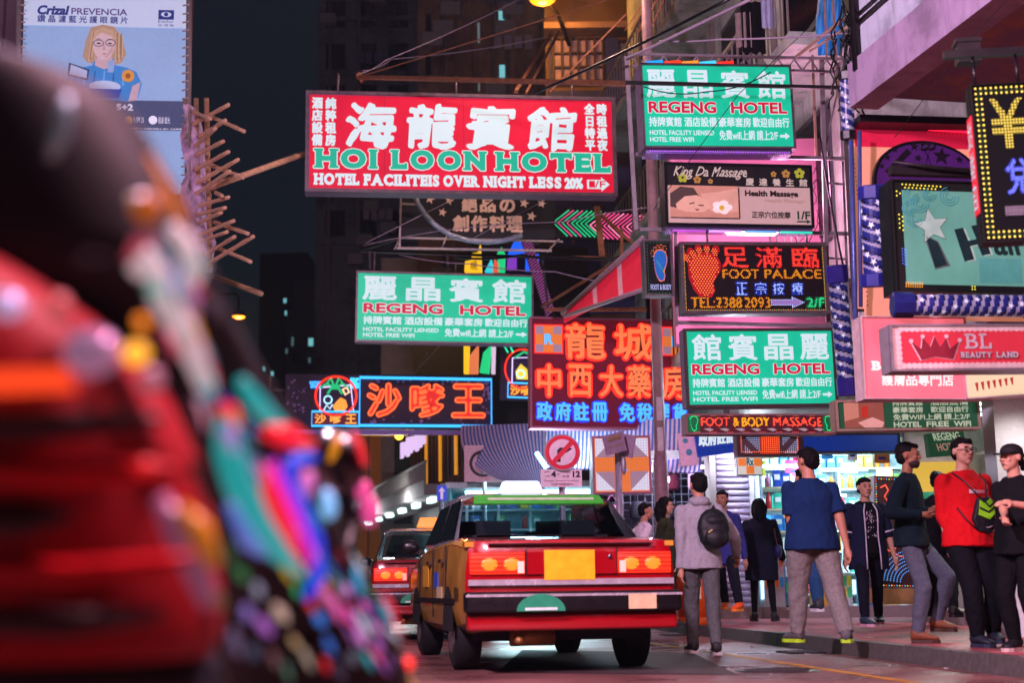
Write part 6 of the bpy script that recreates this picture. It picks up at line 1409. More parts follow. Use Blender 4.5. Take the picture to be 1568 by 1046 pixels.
# ================================================================== VEHICLES
def bev(o, w=.012, seg=2):
    me = o.data; bm = bmesh.new(); bm.from_mesh(me)
    ed = [e for e in bm.edges if len(e.link_faces) == 2 and e.calc_face_angle(0) > .5]
    bmesh.ops.bevel(bm, geom=ed, offset=w, segments=seg, profile=.6, affect='EDGES', clamp_overlap=True)
    for f in bm.faces: f.smooth = True
    bm.to_mesh(me); bm.free(); return o
def sharpen(o, deg=38):
    me = o.data; bm = bmesh.new(); bm.from_mesh(me)
    for f in bm.faces: f.smooth = True
    for e in bm.edges: e.smooth = not (len(e.link_faces) == 2 and e.calc_face_angle(0) > math.radians(deg))
    bm.normal_update(); bm.to_mesh(me); bm.free()
PRED = mat('taxi_red_paint', '860411', .2, var=.05, coat=.9); PGOLD = mat('gold_side_wrap', 'a87a28', .3, var=.35, scale=2.5, coat=.5); PSIL = mat('silver_roof_paint', '9aa4ae', .28, .4, var=.04, coat=.5)
GLASS = mat('car_glass', '04070a', .06, var=.02, coat=.6); AMBER = glow('ff8424', 1.25); TAIL = glow('ff3418', 1.15)
CLEAR, _t, _b = nodes_mat('clear_car_glass')
_tr = _t.nodes.new('ShaderNodeBsdfTransparent'); _tr.inputs[0].default_value = (.72, .84, .86, 1); _gl = _t.nodes.new('ShaderNodeBsdfGlossy'); _gl.inputs['Roughness'].default_value = .05; _mx = _t.nodes.new('ShaderNodeMixShader'); _mx.inputs[0].default_value = .10
_t.links.new(_tr.outputs[0], _mx.inputs[1]); _t.links.new(_gl.outputs[0], _mx.inputs[2]); _t.links.new(_mx.outputs[0], _t.nodes['Material Output'].inputs[0])
def taxi(label):
    o = empty('taxi', label, 'taxi')
    ST = [(-.0, .40, .80, .90, .93, .72), (.03, .335, .835, 1.0, 1.035, .76), (.5, .30, .85, 1.04, 1.07, .77), (.92, .28, .85, 1.065, 1.09, .77), (1.45, .28, .85, 1.06, 1.465, .66), (1.8, .28, .85, 1.055, 1.515, .665), (2.6, .28, .85, 1.05, 1.525, .665), (3.05, .28, .85, 1.045, 1.48, .65), (3.68, .28, .845, 1.02, 1.045, .74), (4.5, .30, .835, .90, .94, .73), (4.66, .32, .81, .80, .84, .70), (4.7, .40, .77, .7, .73, .66)]
    rings = []
    for y, zb, w, zw, zt, wt in ST:
        r_ = [(0, zb), (w - .14, zb), (w - .04, zb + .07), (w, min(.5, zw - .2)), (w - .003, min(.78, zw - .1)), (w - .025, zw - .04), (w - .06, zw), (wt, zt - .045 if zt - zw > .1 else zt - .01), (wt - .09, zt - .008), (0, zt)]
        rings.append([Vector((x, y, z)) for x, z in r_] + [Vector((-x, y, z)) for x, z in r_[-2:0:-1]])
    b = MB(); b.loft(rings, 0); n = len(rings[0])
    for i in range(len(b.f) - 2):
        st, k = divmod(i, n); k = min(k, n - 1 - k)
        if 1 <= k <= 4 and 1 <= st: b.m[i] = 1
        elif k == 5 and st >= 1: b.m[i] = 1
        elif k in (6, 7, 8) and 4 <= st <= 6: b.m[i] = 2
        elif k == 6 and st in (3, 7): b.m[i] = 2
    keep = [i for i in range(len(b.f)) if not (i < len(b.f) - 2 and i // n in (3, 7) and min(i % n, n - 1 - i % n) in (7, 8))]
    b.f = [b.f[i] for i in keep]; b.m = [b.m[i] for i in keep]; b.sm = [b.sm[i] for i in keep]
    sharpen(bev(b.build('body', [PRED, PGOLD, PSIL], o), .065, 4), 50)
    def quad(name, pts, m, off=.006, th=.006, parent=None):
        p = [Vector(q) for q in pts]; nn = (p[1] - p[0]).cross(p[2] - p[0]).normalized()
        c = sum(p, Vector()) / len(p)
        if nn.dot(c - Vector((0, 2.35, .85))) < 0: nn = -nn
        N_ = len(p); b = MB(); b.add([q + nn * off for q in p] + [q - nn * th for q in p], [tuple(range(N_)), tuple(range(N_, 2 * N_))[::-1]] + [(i, (i + 1) % N_, N_ + (i + 1) % N_, N_ + i) for i in range(N_)])
        return b.build(name, m, parent or o)
    quad('rear_window', [(-.66, .96, 1.115), (.66, .96, 1.115), (.55, 1.42, 1.44), (-.55, 1.42, 1.44)], CLEAR, .008)
    quad('sun_strip', [(-.585, 1.33, 1.383), (.585, 1.33, 1.383), (.56, 1.44, 1.461), (-.56, 1.44, 1.461)], mat('green_sun_strip', '2c8a28', .5, emis='3a9a30', es=.15), .014, .0)
    quad('strip_lettering', [(-.45, 1.37, 1.413), (.5, 1.37, 1.413), (.5, 1.40, 1.434), (-.45, 1.40, 1.434)], mat('pale_strip', '9ab090', .5), .017, .0)
    quad('windscreen', [(-.68, 3.63, 1.075), (.68, 3.63, 1.075), (.56, 3.08, 1.45), (-.56, 3.08, 1.45)], CLEAR, .008)
    for s in (-1, 1):
        for y0, y1, t0, t1 in ((1.12, 2.12, 1.5, 2.12), (2.2, 3.4, 2.2, 2.98)):
            g_ = quad('side_window', [(s * .782, y0, 1.08), (s * .782, y1, 1.08), (s * .672, t1, 1.425), (s * .672, t0, 1.425)], GLASS, .01, .002)
        dl = MB()
        for y in (1.15, 2.16, 3.35): dl.box((s * .849, y, .72), (.012, .012, .62))
        dl.box((s * .851, 2.2, .56), (.02, 3.3, .045)); dl.build('door_seam', BLACK, o)
        for y in (1.45, 2.45): MB().box((s * .856, y, .90), (.03, .18, .03)).build('door_handle', CHROME, o)
        m_ = MB(); m_.ball((s * .95, 3.35, 1.08), (.10, .05, .07)); m_.box((s * .86, 3.38, 1.03), (.12, .04, .04)); m_.build('mirror', BLACK, o)
        for y in (1.0, 3.72):
            wq = MB(); wq.tube([(s * .60, y, .315), (s * .62, y, .315), (s * .80, y, .315), (s * .82, y, .315)], [.26, .315, .315, .27], 24); w_ = wq.build('wheel', RUBBER, o)
            MB().tube([(s * .815, y, .315), (s * .83, y, .315)], [.2, .17], 20).ball((s * .83, y, .315), (.015, .06, .06)).build('rim', mat('wheel_rim', '888a90', .3, .8), w_)
            ar = MB(); pr = [(y + .37 * math.cos(a), .315 + .37 * math.sin(a)) for a in [math.pi * i / 16 for i in range(17)]]
            pr2 = [(y + .32 * math.cos(a), .315 + .32 * math.sin(a)) for a in [math.pi * i / 16 for i in range(17)]]
            N_ = 17; ar.add([(s * .853, a, c) for a, c in pr] + [(s * .853, y + (a - y) * .2, .315) for a, c in pr2], [(i, i + 1, N_ + i + 1, N_ + i) for i in range(N_ - 1)])
            ar.build('wheel_arch', mat('arch_black', '050506', .9), o)
        x0, x1 = sorted((s * .37, s * .80))
        L = MB().box(((x0 + x1) / 2, -.002, .85), (x1 - x0, .05, .165)); L = bev(L.build('tail_light', TAIL, o), .012, 2)
        for xx in (.475, .65): MB().ball((s * xx, -.024, .845), (.068, .012, .052), seg=20).build('lamp', AMBER, L)
        gr = MB()
        for i in range(5): gr.box(((x0 + x1) / 2, -.029, .785 + i * .033), (x1 - x0, .005, .006))
        gr.build('lens_rib', mat('tail_dark_red', '6a0808', .3), L)
        MB().box((s * .80, .09, 1.0), (.07, .14, .04)).build('corner_wrap', PGOLD, o)
        MB().box((s * .848, 4.35, .72), (.02, .25, .1)).build('indicator', mat('amber_lens', 'c06010', .2), o)
        MB().box((s * .56, 4.70, .68), (.36, .04, .14)).build('headlight', mat('headlight_glass', 'c8ccd0', .1, .3), o)
        for (yy, zz, wy, hz, c_) in ((1.62, .62, .4, .12, 'c8b890'), (2.75, .78, .5, .2, 'd8a030'), (2.6, .55, .3, .08, 'a03020'), (.45, .62, .2, .1, '3a2a10')): MB().box((s * .8535, yy, zz), (.005, wy, hz)).build('side_sticker', mat('wrap_' + c_, c_, .4), o)
        MB().box((s * .852, 1.9, .74), (.006, .3, .14)).build('side_sticker', mat('red_sticker' if s > 0 else 'blue_sticker', 'a83030' if s > 0 else '3050b0', .5), o)
    MB().box((0, -.01, .705), (1.63, .05, .045)).build('chrome_strip', mat('bright_trim', 'b4b0b8', .25, .5), o); sm = MB()
    sm.box((0, -.001, 1.0), (1.3, .07, .008))
    for x in (-.36, .36): sm.box((x, -.024, .86), (.008, .012, .2))
    sm.build('boot_seam', BLACK, o); MB().tube([(.3, -.03, .9), (.3, -.045, .9)], .016, 14).build('boot_lock', CHROME, o)
    for s in (-1, 1): MB().box((s * .405, -.03, .82), (.05, .012, .09)).build('reversing_lens', mat('reverse_lens', 'd0b0a0', .3, emis='e0a080', es=.5), o)
    pl = MB().box((-.02, -.03, .835), (.40, .02, .23)).build('number_plate', mat('yellow_plate', 'd09a10', .4, emis='c08a10', es=.22), o)
    MB().box((0, -.015, .85), (.72, .02, .17)).build('plate_panel', PRED, o)
    b = MB(); b.box((0, -.04, .555), (1.70, .18, .16)); bev(b.build('bumper', mat('bumper_black', '0b0b0e', .3), o), .03, 3)
    MB().box((0, -.134, .605), (1.70, .012, .018)).build('bumper_trim', mat('bright_trim', ''), o)
    b = MB(); b.box((0, .0, .405), (1.66, .12, .135)); bev(b.build('valance', PRED, o), .03, 3)
    b = MB(); b.prism([(-.27 + .19 * math.cos(a), .485 + .13 * math.sin(a)) for a in [math.pi * i / 16 for i in range(17)]], -.142, -.13); bd = b.build('seat_badge', mat('badge_green', '1c7a58', .4, emis='1c7a58', es=.12), o)
    MB().box((-.27, -.144, .502), (.25, .004, .02)).build('badge_bar', mat('badge_white', 'c0d0c8', .5), bd)
    MB().box((.53, -.135, .55), (.22, .012, .115)).build('bumper_sticker', mat('cream_sticker', 'b8a880', .5), o)
    b = MB(); b.tube([(-.42, .5, .27), (-.42, -.02, .26)], .03); b.build('exhaust_pipe', mat('rusty_exhaust', '8a6238', .5, .6), o)
    b = MB(); b.tube([(-.45, .25, .285), (-.1, .25, .285)], .075); b.build('silencer', mat('rusty_exhaust', ''), o)
    b = MB(); b.tube([(-.6, 1.0, .3), (.6, 1.0, .3)], .06); b.build('axle', RUBBER, o)
    b = MB(); b.box((0, 2.4, .3), (1.4, 4.2, .1)); b.build('floor_pan', RUBBER, o)
    r_ = MB(); r_.hexa([(-.22, 2.2, 1.52), (.22, 2.2, 1.52), (.22, 2.38, 1.52), (-.22, 2.38, 1.52)], [(-.17, 2.23, 1.66), (.17, 2.23, 1.66), (.17, 2.35, 1.66), (-.17, 2.35, 1.66)]); bev(r_.build('roof_sign', glow('e0f4ff', 1.1), o), .025, 3)
    q = MB()
    for x in (-.38, .38): q.box((x, 1.55, 1.17), (.3, .1, .16)); q.box((x, 2.75, 1.2), (.3, .1, .2)); q.box((x, 2.75, .95), (.5, .14, .5))
    q.box((0, 1.6, .95), (1.3, .2, .35)); q.box((0, 3.5, 1.0), (1.35, .25, .12)); q.build('seat', mat('seat_dark', '18181e', .8), o)
    return o
tx = taxi('red taxi with gold sides, lit tail lamps and green rear window strip')
tx.location = (.44, 11.25, 0); tx.rotation_euler = (0, 0, math.radians(9.5))
t2 = copy_tree(tx); t2['label'] = 'second red taxi with orange roof lamp, half hidden in front of the turning taxi'
t2.location = (-1.02, 18.6, 0); t2.rotation_euler = (0, 0, math.radians(5))
for q in (tx, t2): q['group'] = 'red taxis'
OGL = glow('ff9040', 1.3)
for c in kids(t2):
    n_ = c.name.split('.')[0]
    if n_ == 'roof_sign':
        c.data = c.data.copy(); c.data.materials[0] = OGL; c.location.y -= .55
    if n_ in ('sun_strip', 'strip_lettering', 'corner_wrap', 'number_plate'): bpy.data.objects.remove(c)
for c in kids(t2):
    if c.name.split('.')[0] == 'body':
        c.data = c.data.copy(); c.data.materials[1] = PRED
# ---- close scooter, far out of focus; its kind is a guess
TS_ = 1.85
sco = empty('motor_scooter', 'very close, out of focus red vehicle, perhaps a motor scooter, with black hooded screen and painted neon reflections', 'scooter', P(60, 1380, TS_ + .1))
SO = sco.location
PT = lambda x, y, t: P(x, y, t + .0026 * max(0, x - 330))
def rowloft(rows, t, dep, name, m, parent=sco):
    rg_ = []
    for v, ul, ur in rows:
        t_ = t + .0026 * max(0, ur - 345); c = P((ul + ur) / 2, v, t_) - SO; hw = (ur - ul) / 2 * t_ / F
        rg_.append([c + Vector((hw * math.copysign(abs(math.cos(a)) ** .8, math.cos(a)), dep * math.sin(a), 0)) for a in [2 * math.pi * k / 28 for k in range(28)]])
    return MB().loft(rg_).build(name, m, parent)
BLKP = mat('scooter_black', '090a0d', .62, var=.05, spec=.25); REDP = mat('scooter_red', '7c040e', .6, var=.12, scale=3, spec=.2)
rowloft([(122, -200, 40), (126, -260, 105), (140, -320, 150), (165, -340, 190), (205, -350, 222), (250, -350, 246), (310, -350, 284), (380, -350, 312), (450, -350, 340), (520, -330, 368), (580, -300, 396), (640, -280, 415)], TS_ + .10, .16, 'hooded_screen', BLKP)
rowloft([(372, -380, -120), (400, -380, 10), (440, -380, 80), (500, -380, 160), (560, -380, 225), (620, -380, 262), (700, -380, 300), (800, -380, 326), (900, -380, 338), (980, -380, 336), (1010, -380, 320)], TS_, .20, 'rear_body', REDP)
rowloft([(470, 250, 345), (540, 245, 386), (620, 255, 434), (700, 265, 474), (780, 275, 508), (860, 290, 545), (940, 300, 590), (1020, 310, 622), (1120, 320, 650), (1250, 330, 650), (1330, 340, 600)], TS_ + .12, .13, 'side_fairing', BLKP)
rowloft([(1000, -380, 330), (1060, -380, 350), (1180, -380, 330), (1380, -380, 240)], TS_ + .05, .15, 'footboard', mat('scooter_grey', '14171c', .4))
def gl(c, s): return glow(c, s)
tub = lambda name, pts, rpx, m, t=TS_ - .05: MB().tube([PT(x, y, t) - SO for x, y in pts], [r_ * t / F for r_ in rpx] if isinstance(rpx, (list, tuple)) else rpx * t / F, 12).build(name, m, sco)
def lamp(name, x, y, rx, ry, m, t=TS_ - .12, rot=0.):
    b = MB(); b.ball(PT(x, y, t) - SO, (rx * t / F, .02, ry * t / F), seg=16, rot=Matrix.Rotation(rot, 3, 'Y')); return b.build(name, m, sco)
DTR = mat('scooter_dark_trim', '1c0305', .5); RTR = mat('scooter_bright_trim', 'a80814', .5, spec=.2)  # dark and bright red bands laid across the body
tub('body_trim', [(-60, 650), (60, 652), (170, 648), (250, 640)], [24, 24, 18, 6], DTR, TS_ - .20); tub('body_trim', [(-60, 725), (80, 728), (210, 722), (270, 715)], [20, 22, 18, 5], RTR, TS_ - .20)  # dark and bright red bands
tub('body_trim', [(-60, 800), (40, 798), (110, 792)], [28, 24, 6], DTR, TS_ - .20); tub('body_trim', [(-60, 872), (110, 876), (250, 862), (300, 850)], [16, 18, 14, 4], RTR, TS_ - .20); tub('body_trim', [(-60, 948), (100, 955), (250, 940)], [22, 22, 8], DTR, TS_ - .19)  # dark and bright red bands
# tail lamps
T0 = TS_ - .23
b = MB(); b.hexa([P(-60, 566, T0) - SO, P(100, 562, T0) - SO, P(118, 600, T0) - SO, P(-60, 606, T0) - SO], [p - SO for p in (P(-60, 566, T0 + .03), P(100, 562, T0 + .03), P(118, 600, T0 + .03), P(-60, 606, T0 + .03))]); b.build('tail_light', gl('ff4a20', 1.0), sco)
lamp('reflector', 140, 540, 45, 38, mat('pale_reflector', '9a7a9c', .15, .3, emis='b890b8', es=.32), T0)  # glowing pale spot
lamp('reflector', 12, 468, 26, 22, mat('pale_reflector2', 'a8a8d0', .15, .3, emis='b0b0e0', es=.5), T0); lamp('reflector', 90, 470, 18, 22, mat('rose_reflector', 'b05858', .2, emis='c06060', es=.35), T0)  # glowing pale and rose spots
lamp('indicator', 208, 541, 20, 17, gl('ffb428', 1.4), TS_ - .2)
lamp('indicator', 218, 494, 9, 10, gl('ff9010', 1.1), TS_ - .2)
lamp('reflector', 232, 582, 18, 22, mat('mauve_reflector', '8a5868', .2, emis='a07888', es=.4), TS_ - .2)  # glowing mauve spot
lamp('reflector', 222, 716, 20, 16, gl('d81818', .75), TS_ - .2)  # glowing red spot
lamp('lamp', 226, 318, 26, 24, gl('c86818', .42), TS_ - .12); lamp('lamp', 208, 308, 9, 9, gl('c0a890', .6), TS_ - .12)  # two glowing spots at the screen edge
# pale reflection streak painted on the screen
tub('screen_strip', [(104, 146), (98, 180), (90, 215), (76, 245)], [6, 13, 14, 7], mat('pale_strip_metal', '6f8a94', .3, .4, emis='5a7078', es=.2), TS_ - .09)  # painted reflection
# painted reflections: orange along the edge, pale pink floral
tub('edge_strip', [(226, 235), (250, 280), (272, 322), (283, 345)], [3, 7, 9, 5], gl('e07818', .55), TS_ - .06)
MK = gl('c05064', .55); PK = gl('d8c4cc', .62); TQ = gl('68b8a8', .6)
tub('light_strip', [(262, 345), (285, 375), (296, 410), (286, 450)], [10, 17, 20, 12], PK, TS_ - .07)  # painted reflections from here on
tub('light_strip', [(196, 400), (214, 372), (250, 368)], [8, 16, 8], MK, TS_ - .068)
tub('light_strip', [(205, 420), (225, 400), (246, 425), (252, 455), (272, 490), (300, 545), (318, 592)], [14, 26, 22, 24, 20, 20, 16], PK, TS_ - .08)
tub('light_strip', [(228, 438), (248, 452)], [10, 8], TQ, TS_ - .11); tub('light_strip', [(298, 398), (310, 412)], [7, 5], TQ, TS_ - .11)
tub('light_strip', [(290, 430), (306, 455)], [6, 10], MK, TS_ - .10); tub('light_strip', [(250, 505), (274, 545)], [7, 10], MK, TS_ - .10)
# flank: lilac and ochre reflections painted as glowing shapes
tub('flank_strip', [(244, 760), (270, 810), (300, 870), (320, 930)], [14, 22, 22, 12], mat('lilac_panel', '8a5a78', .3, emis='8a5a80', es=.3), TS_ - .16)  # lilac reflection, painted
tub('flank_strip', [(276, 775), (305, 810), (330, 868)], [9, 20, 12], mat('ochre_panel', 'a87018', .3, emis='b07818', es=.35), TS_ - .17)  # ochre reflection, painted
# big swooping neon reflections, painted as glowing tubes
CY, BLU, MAG, RDD = gl('10a8a8', .72), gl('1840e0', .95), gl('c828d0', .9), gl('e81828', .95)
tub('light_strip', [(370, 585), (392, 615), (425, 655), (470, 690)], [10, 16, 18, 8], CY, TS_ + .0)  # painted neon reflections from here on
tub('light_strip', [(342, 640), (350, 690), (366, 740), (392, 800), (430, 850), (470, 886)], [14, 24, 26, 24, 18, 6], CY, TS_ - .02)
tub('light_strip', [(340, 625), (352, 632), (362, 650)], [10, 14, 8], RDD, TS_ - .04); tub('light_strip', [(348, 655), (356, 690)], [12, 10], gl('a878d0', .75), TS_ - .045)
tub('light_strip', [(352, 775), (380, 830), (404, 850)], [8, 14, 6], gl('5878d0', .7), TS_ - .045)
tub('light_strip', [(412, 662), (440, 668), (478, 682)], [14, 22, 8], RDD, TS_ - .03)
tub('light_strip', [(404, 716), (414, 760), (436, 810), (462, 858)], [8, 18, 18, 6], RDD, TS_ - .04)
tub('light_strip', [(418, 708), (428, 740), (452, 790), (478, 850), (474, 872)], [7, 10, 11, 8, 5], MAG, TS_ - .06)
tub('light_strip', [(480, 700), (448, 706), (440, 730), (460, 775), (484, 830), (490, 880), (470, 915)], [8, 12, 13, 14, 15, 13, 8], BLU, TS_ - .05)
lamp('lamp', 468, 742, 16, 28, gl('d070c0', .8), TS_ + .02, .25); lamp('lamp', 502, 772, 16, 30, gl('80c0f8', .95), TS_ + .05, -.15)  # two glowing spots among the painted reflections
rg = random.Random(21)
GB = [(395, 905, '8890a8'), (378, 940, '7a6ab8'), (440, 880, 'c0a018'), (405, 960, 'a060c0'), (370, 880, '186838'), (350, 850, '0a5a38'), (430, 940, 'c0a898'), (455, 905, '30b068'), (475, 925, 'd83820'), (490, 950, '2878d8'), (500, 915, 'd868a8'), (515, 935, 'e060b0'),
      (530, 905, 'b088e8'), (548, 890, '40b0e8'), (536, 945, 'e83070'), (560, 930, 'f06090'), (505, 990, '1860b8'), (498, 1020, 'b81020'), (452, 985, 'a08860'), (420, 1010, '6a4a50'), (388, 1000, '384860'), (552, 975, 'c878c8'), (580, 990, '9858a8'), (592, 940, '38b0d0'),
      (605, 955, 'f02020'), (596, 930, 'e03048'), (574, 960, 'c080c0'), (540, 1010, '505868'), (470, 1010, '9a9080'), (440, 1030, '3a6a58'), (360, 985, '585070'), (520, 1030, '2a2a40'), (335, 920, '584818')]
for k, (x, y, c) in enumerate(GB):  # small coloured streaks of the painted neon reflections
    ln = rg.uniform(16, 42); a_ = math.atan2(230, 110) + rg.uniform(-.25, .25); dx, dy = ln * math.cos(a_) / 2, ln * math.sin(a_) / 2; w_ = rg.uniform(5, 10)
    tub('light_strip', [(x - dx, y - dy), (x, y), (x + dx, y + dy)], [w_ * .5, w_, w_ * .4], glow(c, .85), TS_ - .03 + rg.uniform(-.02, .02))
SC_ = ['d8e0f0', 'f04060', '38b0d0', 'b070d0', '20a898', 'e8a030', '4060e0', 'f090b0', '8090a0', '308858']
for k in range(64):
    f = rg.random(); x0 = 330 + 285 * f + rg.uniform(-46, 26); y0 = 600 + 430 * f + rg.uniform(-30, 30)
    ln = rg.uniform(14, 50); a_ = math.atan2(430, 285) + rg.uniform(-.22, .3); dx, dy = ln * math.cos(a_) / 2, ln * math.sin(a_) / 2; w_ = rg.uniform(1.5, 4)
    tub('light_strip', [(x0 - dx, y0 - dy), (x0 + 2, y0), (x0 + dx, y0 + dy)], [w_ * .4, w_, w_ * .3], glow(SC_[k % 10], rg.choice([.4, .7, .9])), TS_ - .05 + rg.uniform(-.02, .01))
for k in range(16):
    f = rg.random(); x0 = 262 + 60 * f + rg.uniform(-18, 14); y0 = 380 + 210 * f
    tub('light_strip', [(x0 - 7, y0 - 20), (x0, y0), (x0 + 8, y0 + 20)], [1, 3, 1], glow(SC_[(k * 3) % 10], .7), TS_ - .11)
lamp('indicator', 624, 1018, 13, 15, gl('ff2c14', 1.5), TS_ + .12)
# mirror, with two painted reflections on its face
TM = 3.0
b = MB(); b.ball(P(520, 705, TM) - SO, (40 * TM / F, .05, 52 * TM / F), seg=20, rings=12, rot=Matrix.Rotation(-.35, 3, 'Y')); mi_ = b.build('mirror', mat('mirror_black', '08080a', .3, coat=.5), sco)
MB().tube([P(522, 745, TM) - SO, P(540, 800, TM) - SO, P(520, 900, 2.8) - SO, P(470, 1000, 2.5) - SO], .012).build('mirror_stalk', BLACK, sco)
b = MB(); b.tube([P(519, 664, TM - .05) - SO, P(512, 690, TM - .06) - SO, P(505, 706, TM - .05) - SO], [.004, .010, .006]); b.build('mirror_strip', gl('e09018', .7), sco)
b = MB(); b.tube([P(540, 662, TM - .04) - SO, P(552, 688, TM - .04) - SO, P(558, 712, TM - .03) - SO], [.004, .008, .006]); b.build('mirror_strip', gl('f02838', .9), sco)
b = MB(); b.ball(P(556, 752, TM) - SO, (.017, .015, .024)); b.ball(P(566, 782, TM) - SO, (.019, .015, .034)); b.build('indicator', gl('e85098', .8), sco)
b = MB(); b.tube([P(556, 770, TM + .02) - SO, P(540, 800, TM) - SO], .01); b.build('indicator_stalk', BLACK, sco)
# orange litter bin
q = PZ(1063, 958, PAVZ); o = empty('litter_bin', 'round orange litter bin on the kerb behind the grey hooded man', 'litter bin', q)
r0 = .24
MB().tube([(0, 0, 0), (0, 0, .02), (0, 0, .10), (0, 0, .11)], [r0 * 1.03, r0 * 1.06, r0 * 1.06, r0], 28).build('base', mat('bin_orange_dark', 'b04408', .4), o)
MB().tube([(0, 0, .11), (0, 0, .66), (0, 0, .68)], [r0, r0, r0 * .97], 28).build('bin_body', mat('bin_orange', 'd8540c', .35, coat=.4), o)
MB().tube([(0, 0, .84), (0, 0, .86), (0, 0, .94), (0, 0, .99)], [r0 * 1.0, r0 * 1.05, r0 * .95, r0 * .45], 28).build('lid', mat('bin_orange', ''), o)
MB().tube([(0, 0, .68), (0, 0, .84)], [r0 * .82, r0 * .82], 20).build('opening', BLACK, o)
MB().box((0, -r0 - .004, .45), (.16, .012, .2)).build('bin_plate', mat('bin_cream', 'd0b890', .5), o)
# ================================================================== PEOPLE
def remesh(b, voxel, it=4, fold=0., fs=9., seed=0):
    me = bpy.data.meshes.new('tmp'); me.from_pydata(b.v, [], b.f); me.update()
    o = bpy.data.objects.new('tmp', me); COL.objects.link(o)
    m = o.modifiers.new('r', 'REMESH'); m.mode = 'VOXEL'; m.voxel_size = voxel; m.adaptivity = 0
    s = o.modifiers.new('s', 'SMOOTH'); s.factor = .5; s.iterations = it
    r = bpy.data.meshes.new_from_object(o.evaluated_get(bpy.context.evaluated_depsgraph_get()))
    bpy.data.objects.remove(o); bpy.data.meshes.remove(me)
    n = len(r.vertices); co = np.empty(n * 3); r.vertices.foreach_get('co', co); co = co.reshape(-1, 3)
    if fold:
        no = np.empty(n * 3); r.vertices.foreach_get('normal', no); no = no.reshape(-1, 3)
        d = np.array([noise.noise((c[0] * fs + seed, c[1] * fs, c[2] * fs * .55 + c[0] * fs * .5)) + .6 * noise.noise((c[0] * fs * 2.3, c[1] * fs * 2.3 + seed, c[2] * fs * 1.6)) for c in co])
        co += no * (d * fold)[:, None]
    f = [tuple(p.vertices) for p in r.polygons]
    bpy.data.meshes.remove(r)
    q = MB(); q.add([tuple(c) for c in co], f, 0, True); return q
def cap(b, p0, p1, r0, r1, n=12):
    p0, p1 = Vector(p0), Vector(p1); b.tube([p0, p1], [r0, r1], n); b.ball(p0, r0, seg=n); b.ball(p1, r1, seg=n)
def ik(a, t, l1, l2, pole):
    d = t - a; L = min(d.length, (l1 + l2) * .999); d.normalize(); t = a + d * L
    x = (l1 * l1 - l2 * l2 + L * L) / (2 * L); h = math.sqrt(max(0, l1 * l1 - x * x))
    p = pole - d * pole.dot(d); p.normalize(); return a + d * x + p * h, t
def rings_loft(b, rings, n=20):
    b.loft([[Vector((cx + rx * math.cos(a), cy + ry * math.sin(a), z)) for a in [2 * math.pi * k / n for k in range(n)]] for z, rx, ry, cx, cy in rings], smooth=True)
SKIN = {'fair': mat('skin_fair', 'b98a72', .5, var=.06, scale=30), 'mid': mat('skin_mid', 'a8755c', .5, var=.06, scale=30), 'dark': mat('skin_tan', '8a5c44', .5, var=.06, scale=30)}
HAIRB = mat('hair_black', '0b090a', .75, spec=.12, var=.3, scale=60, stretch=(1, 1, .2))
_seed = [0]
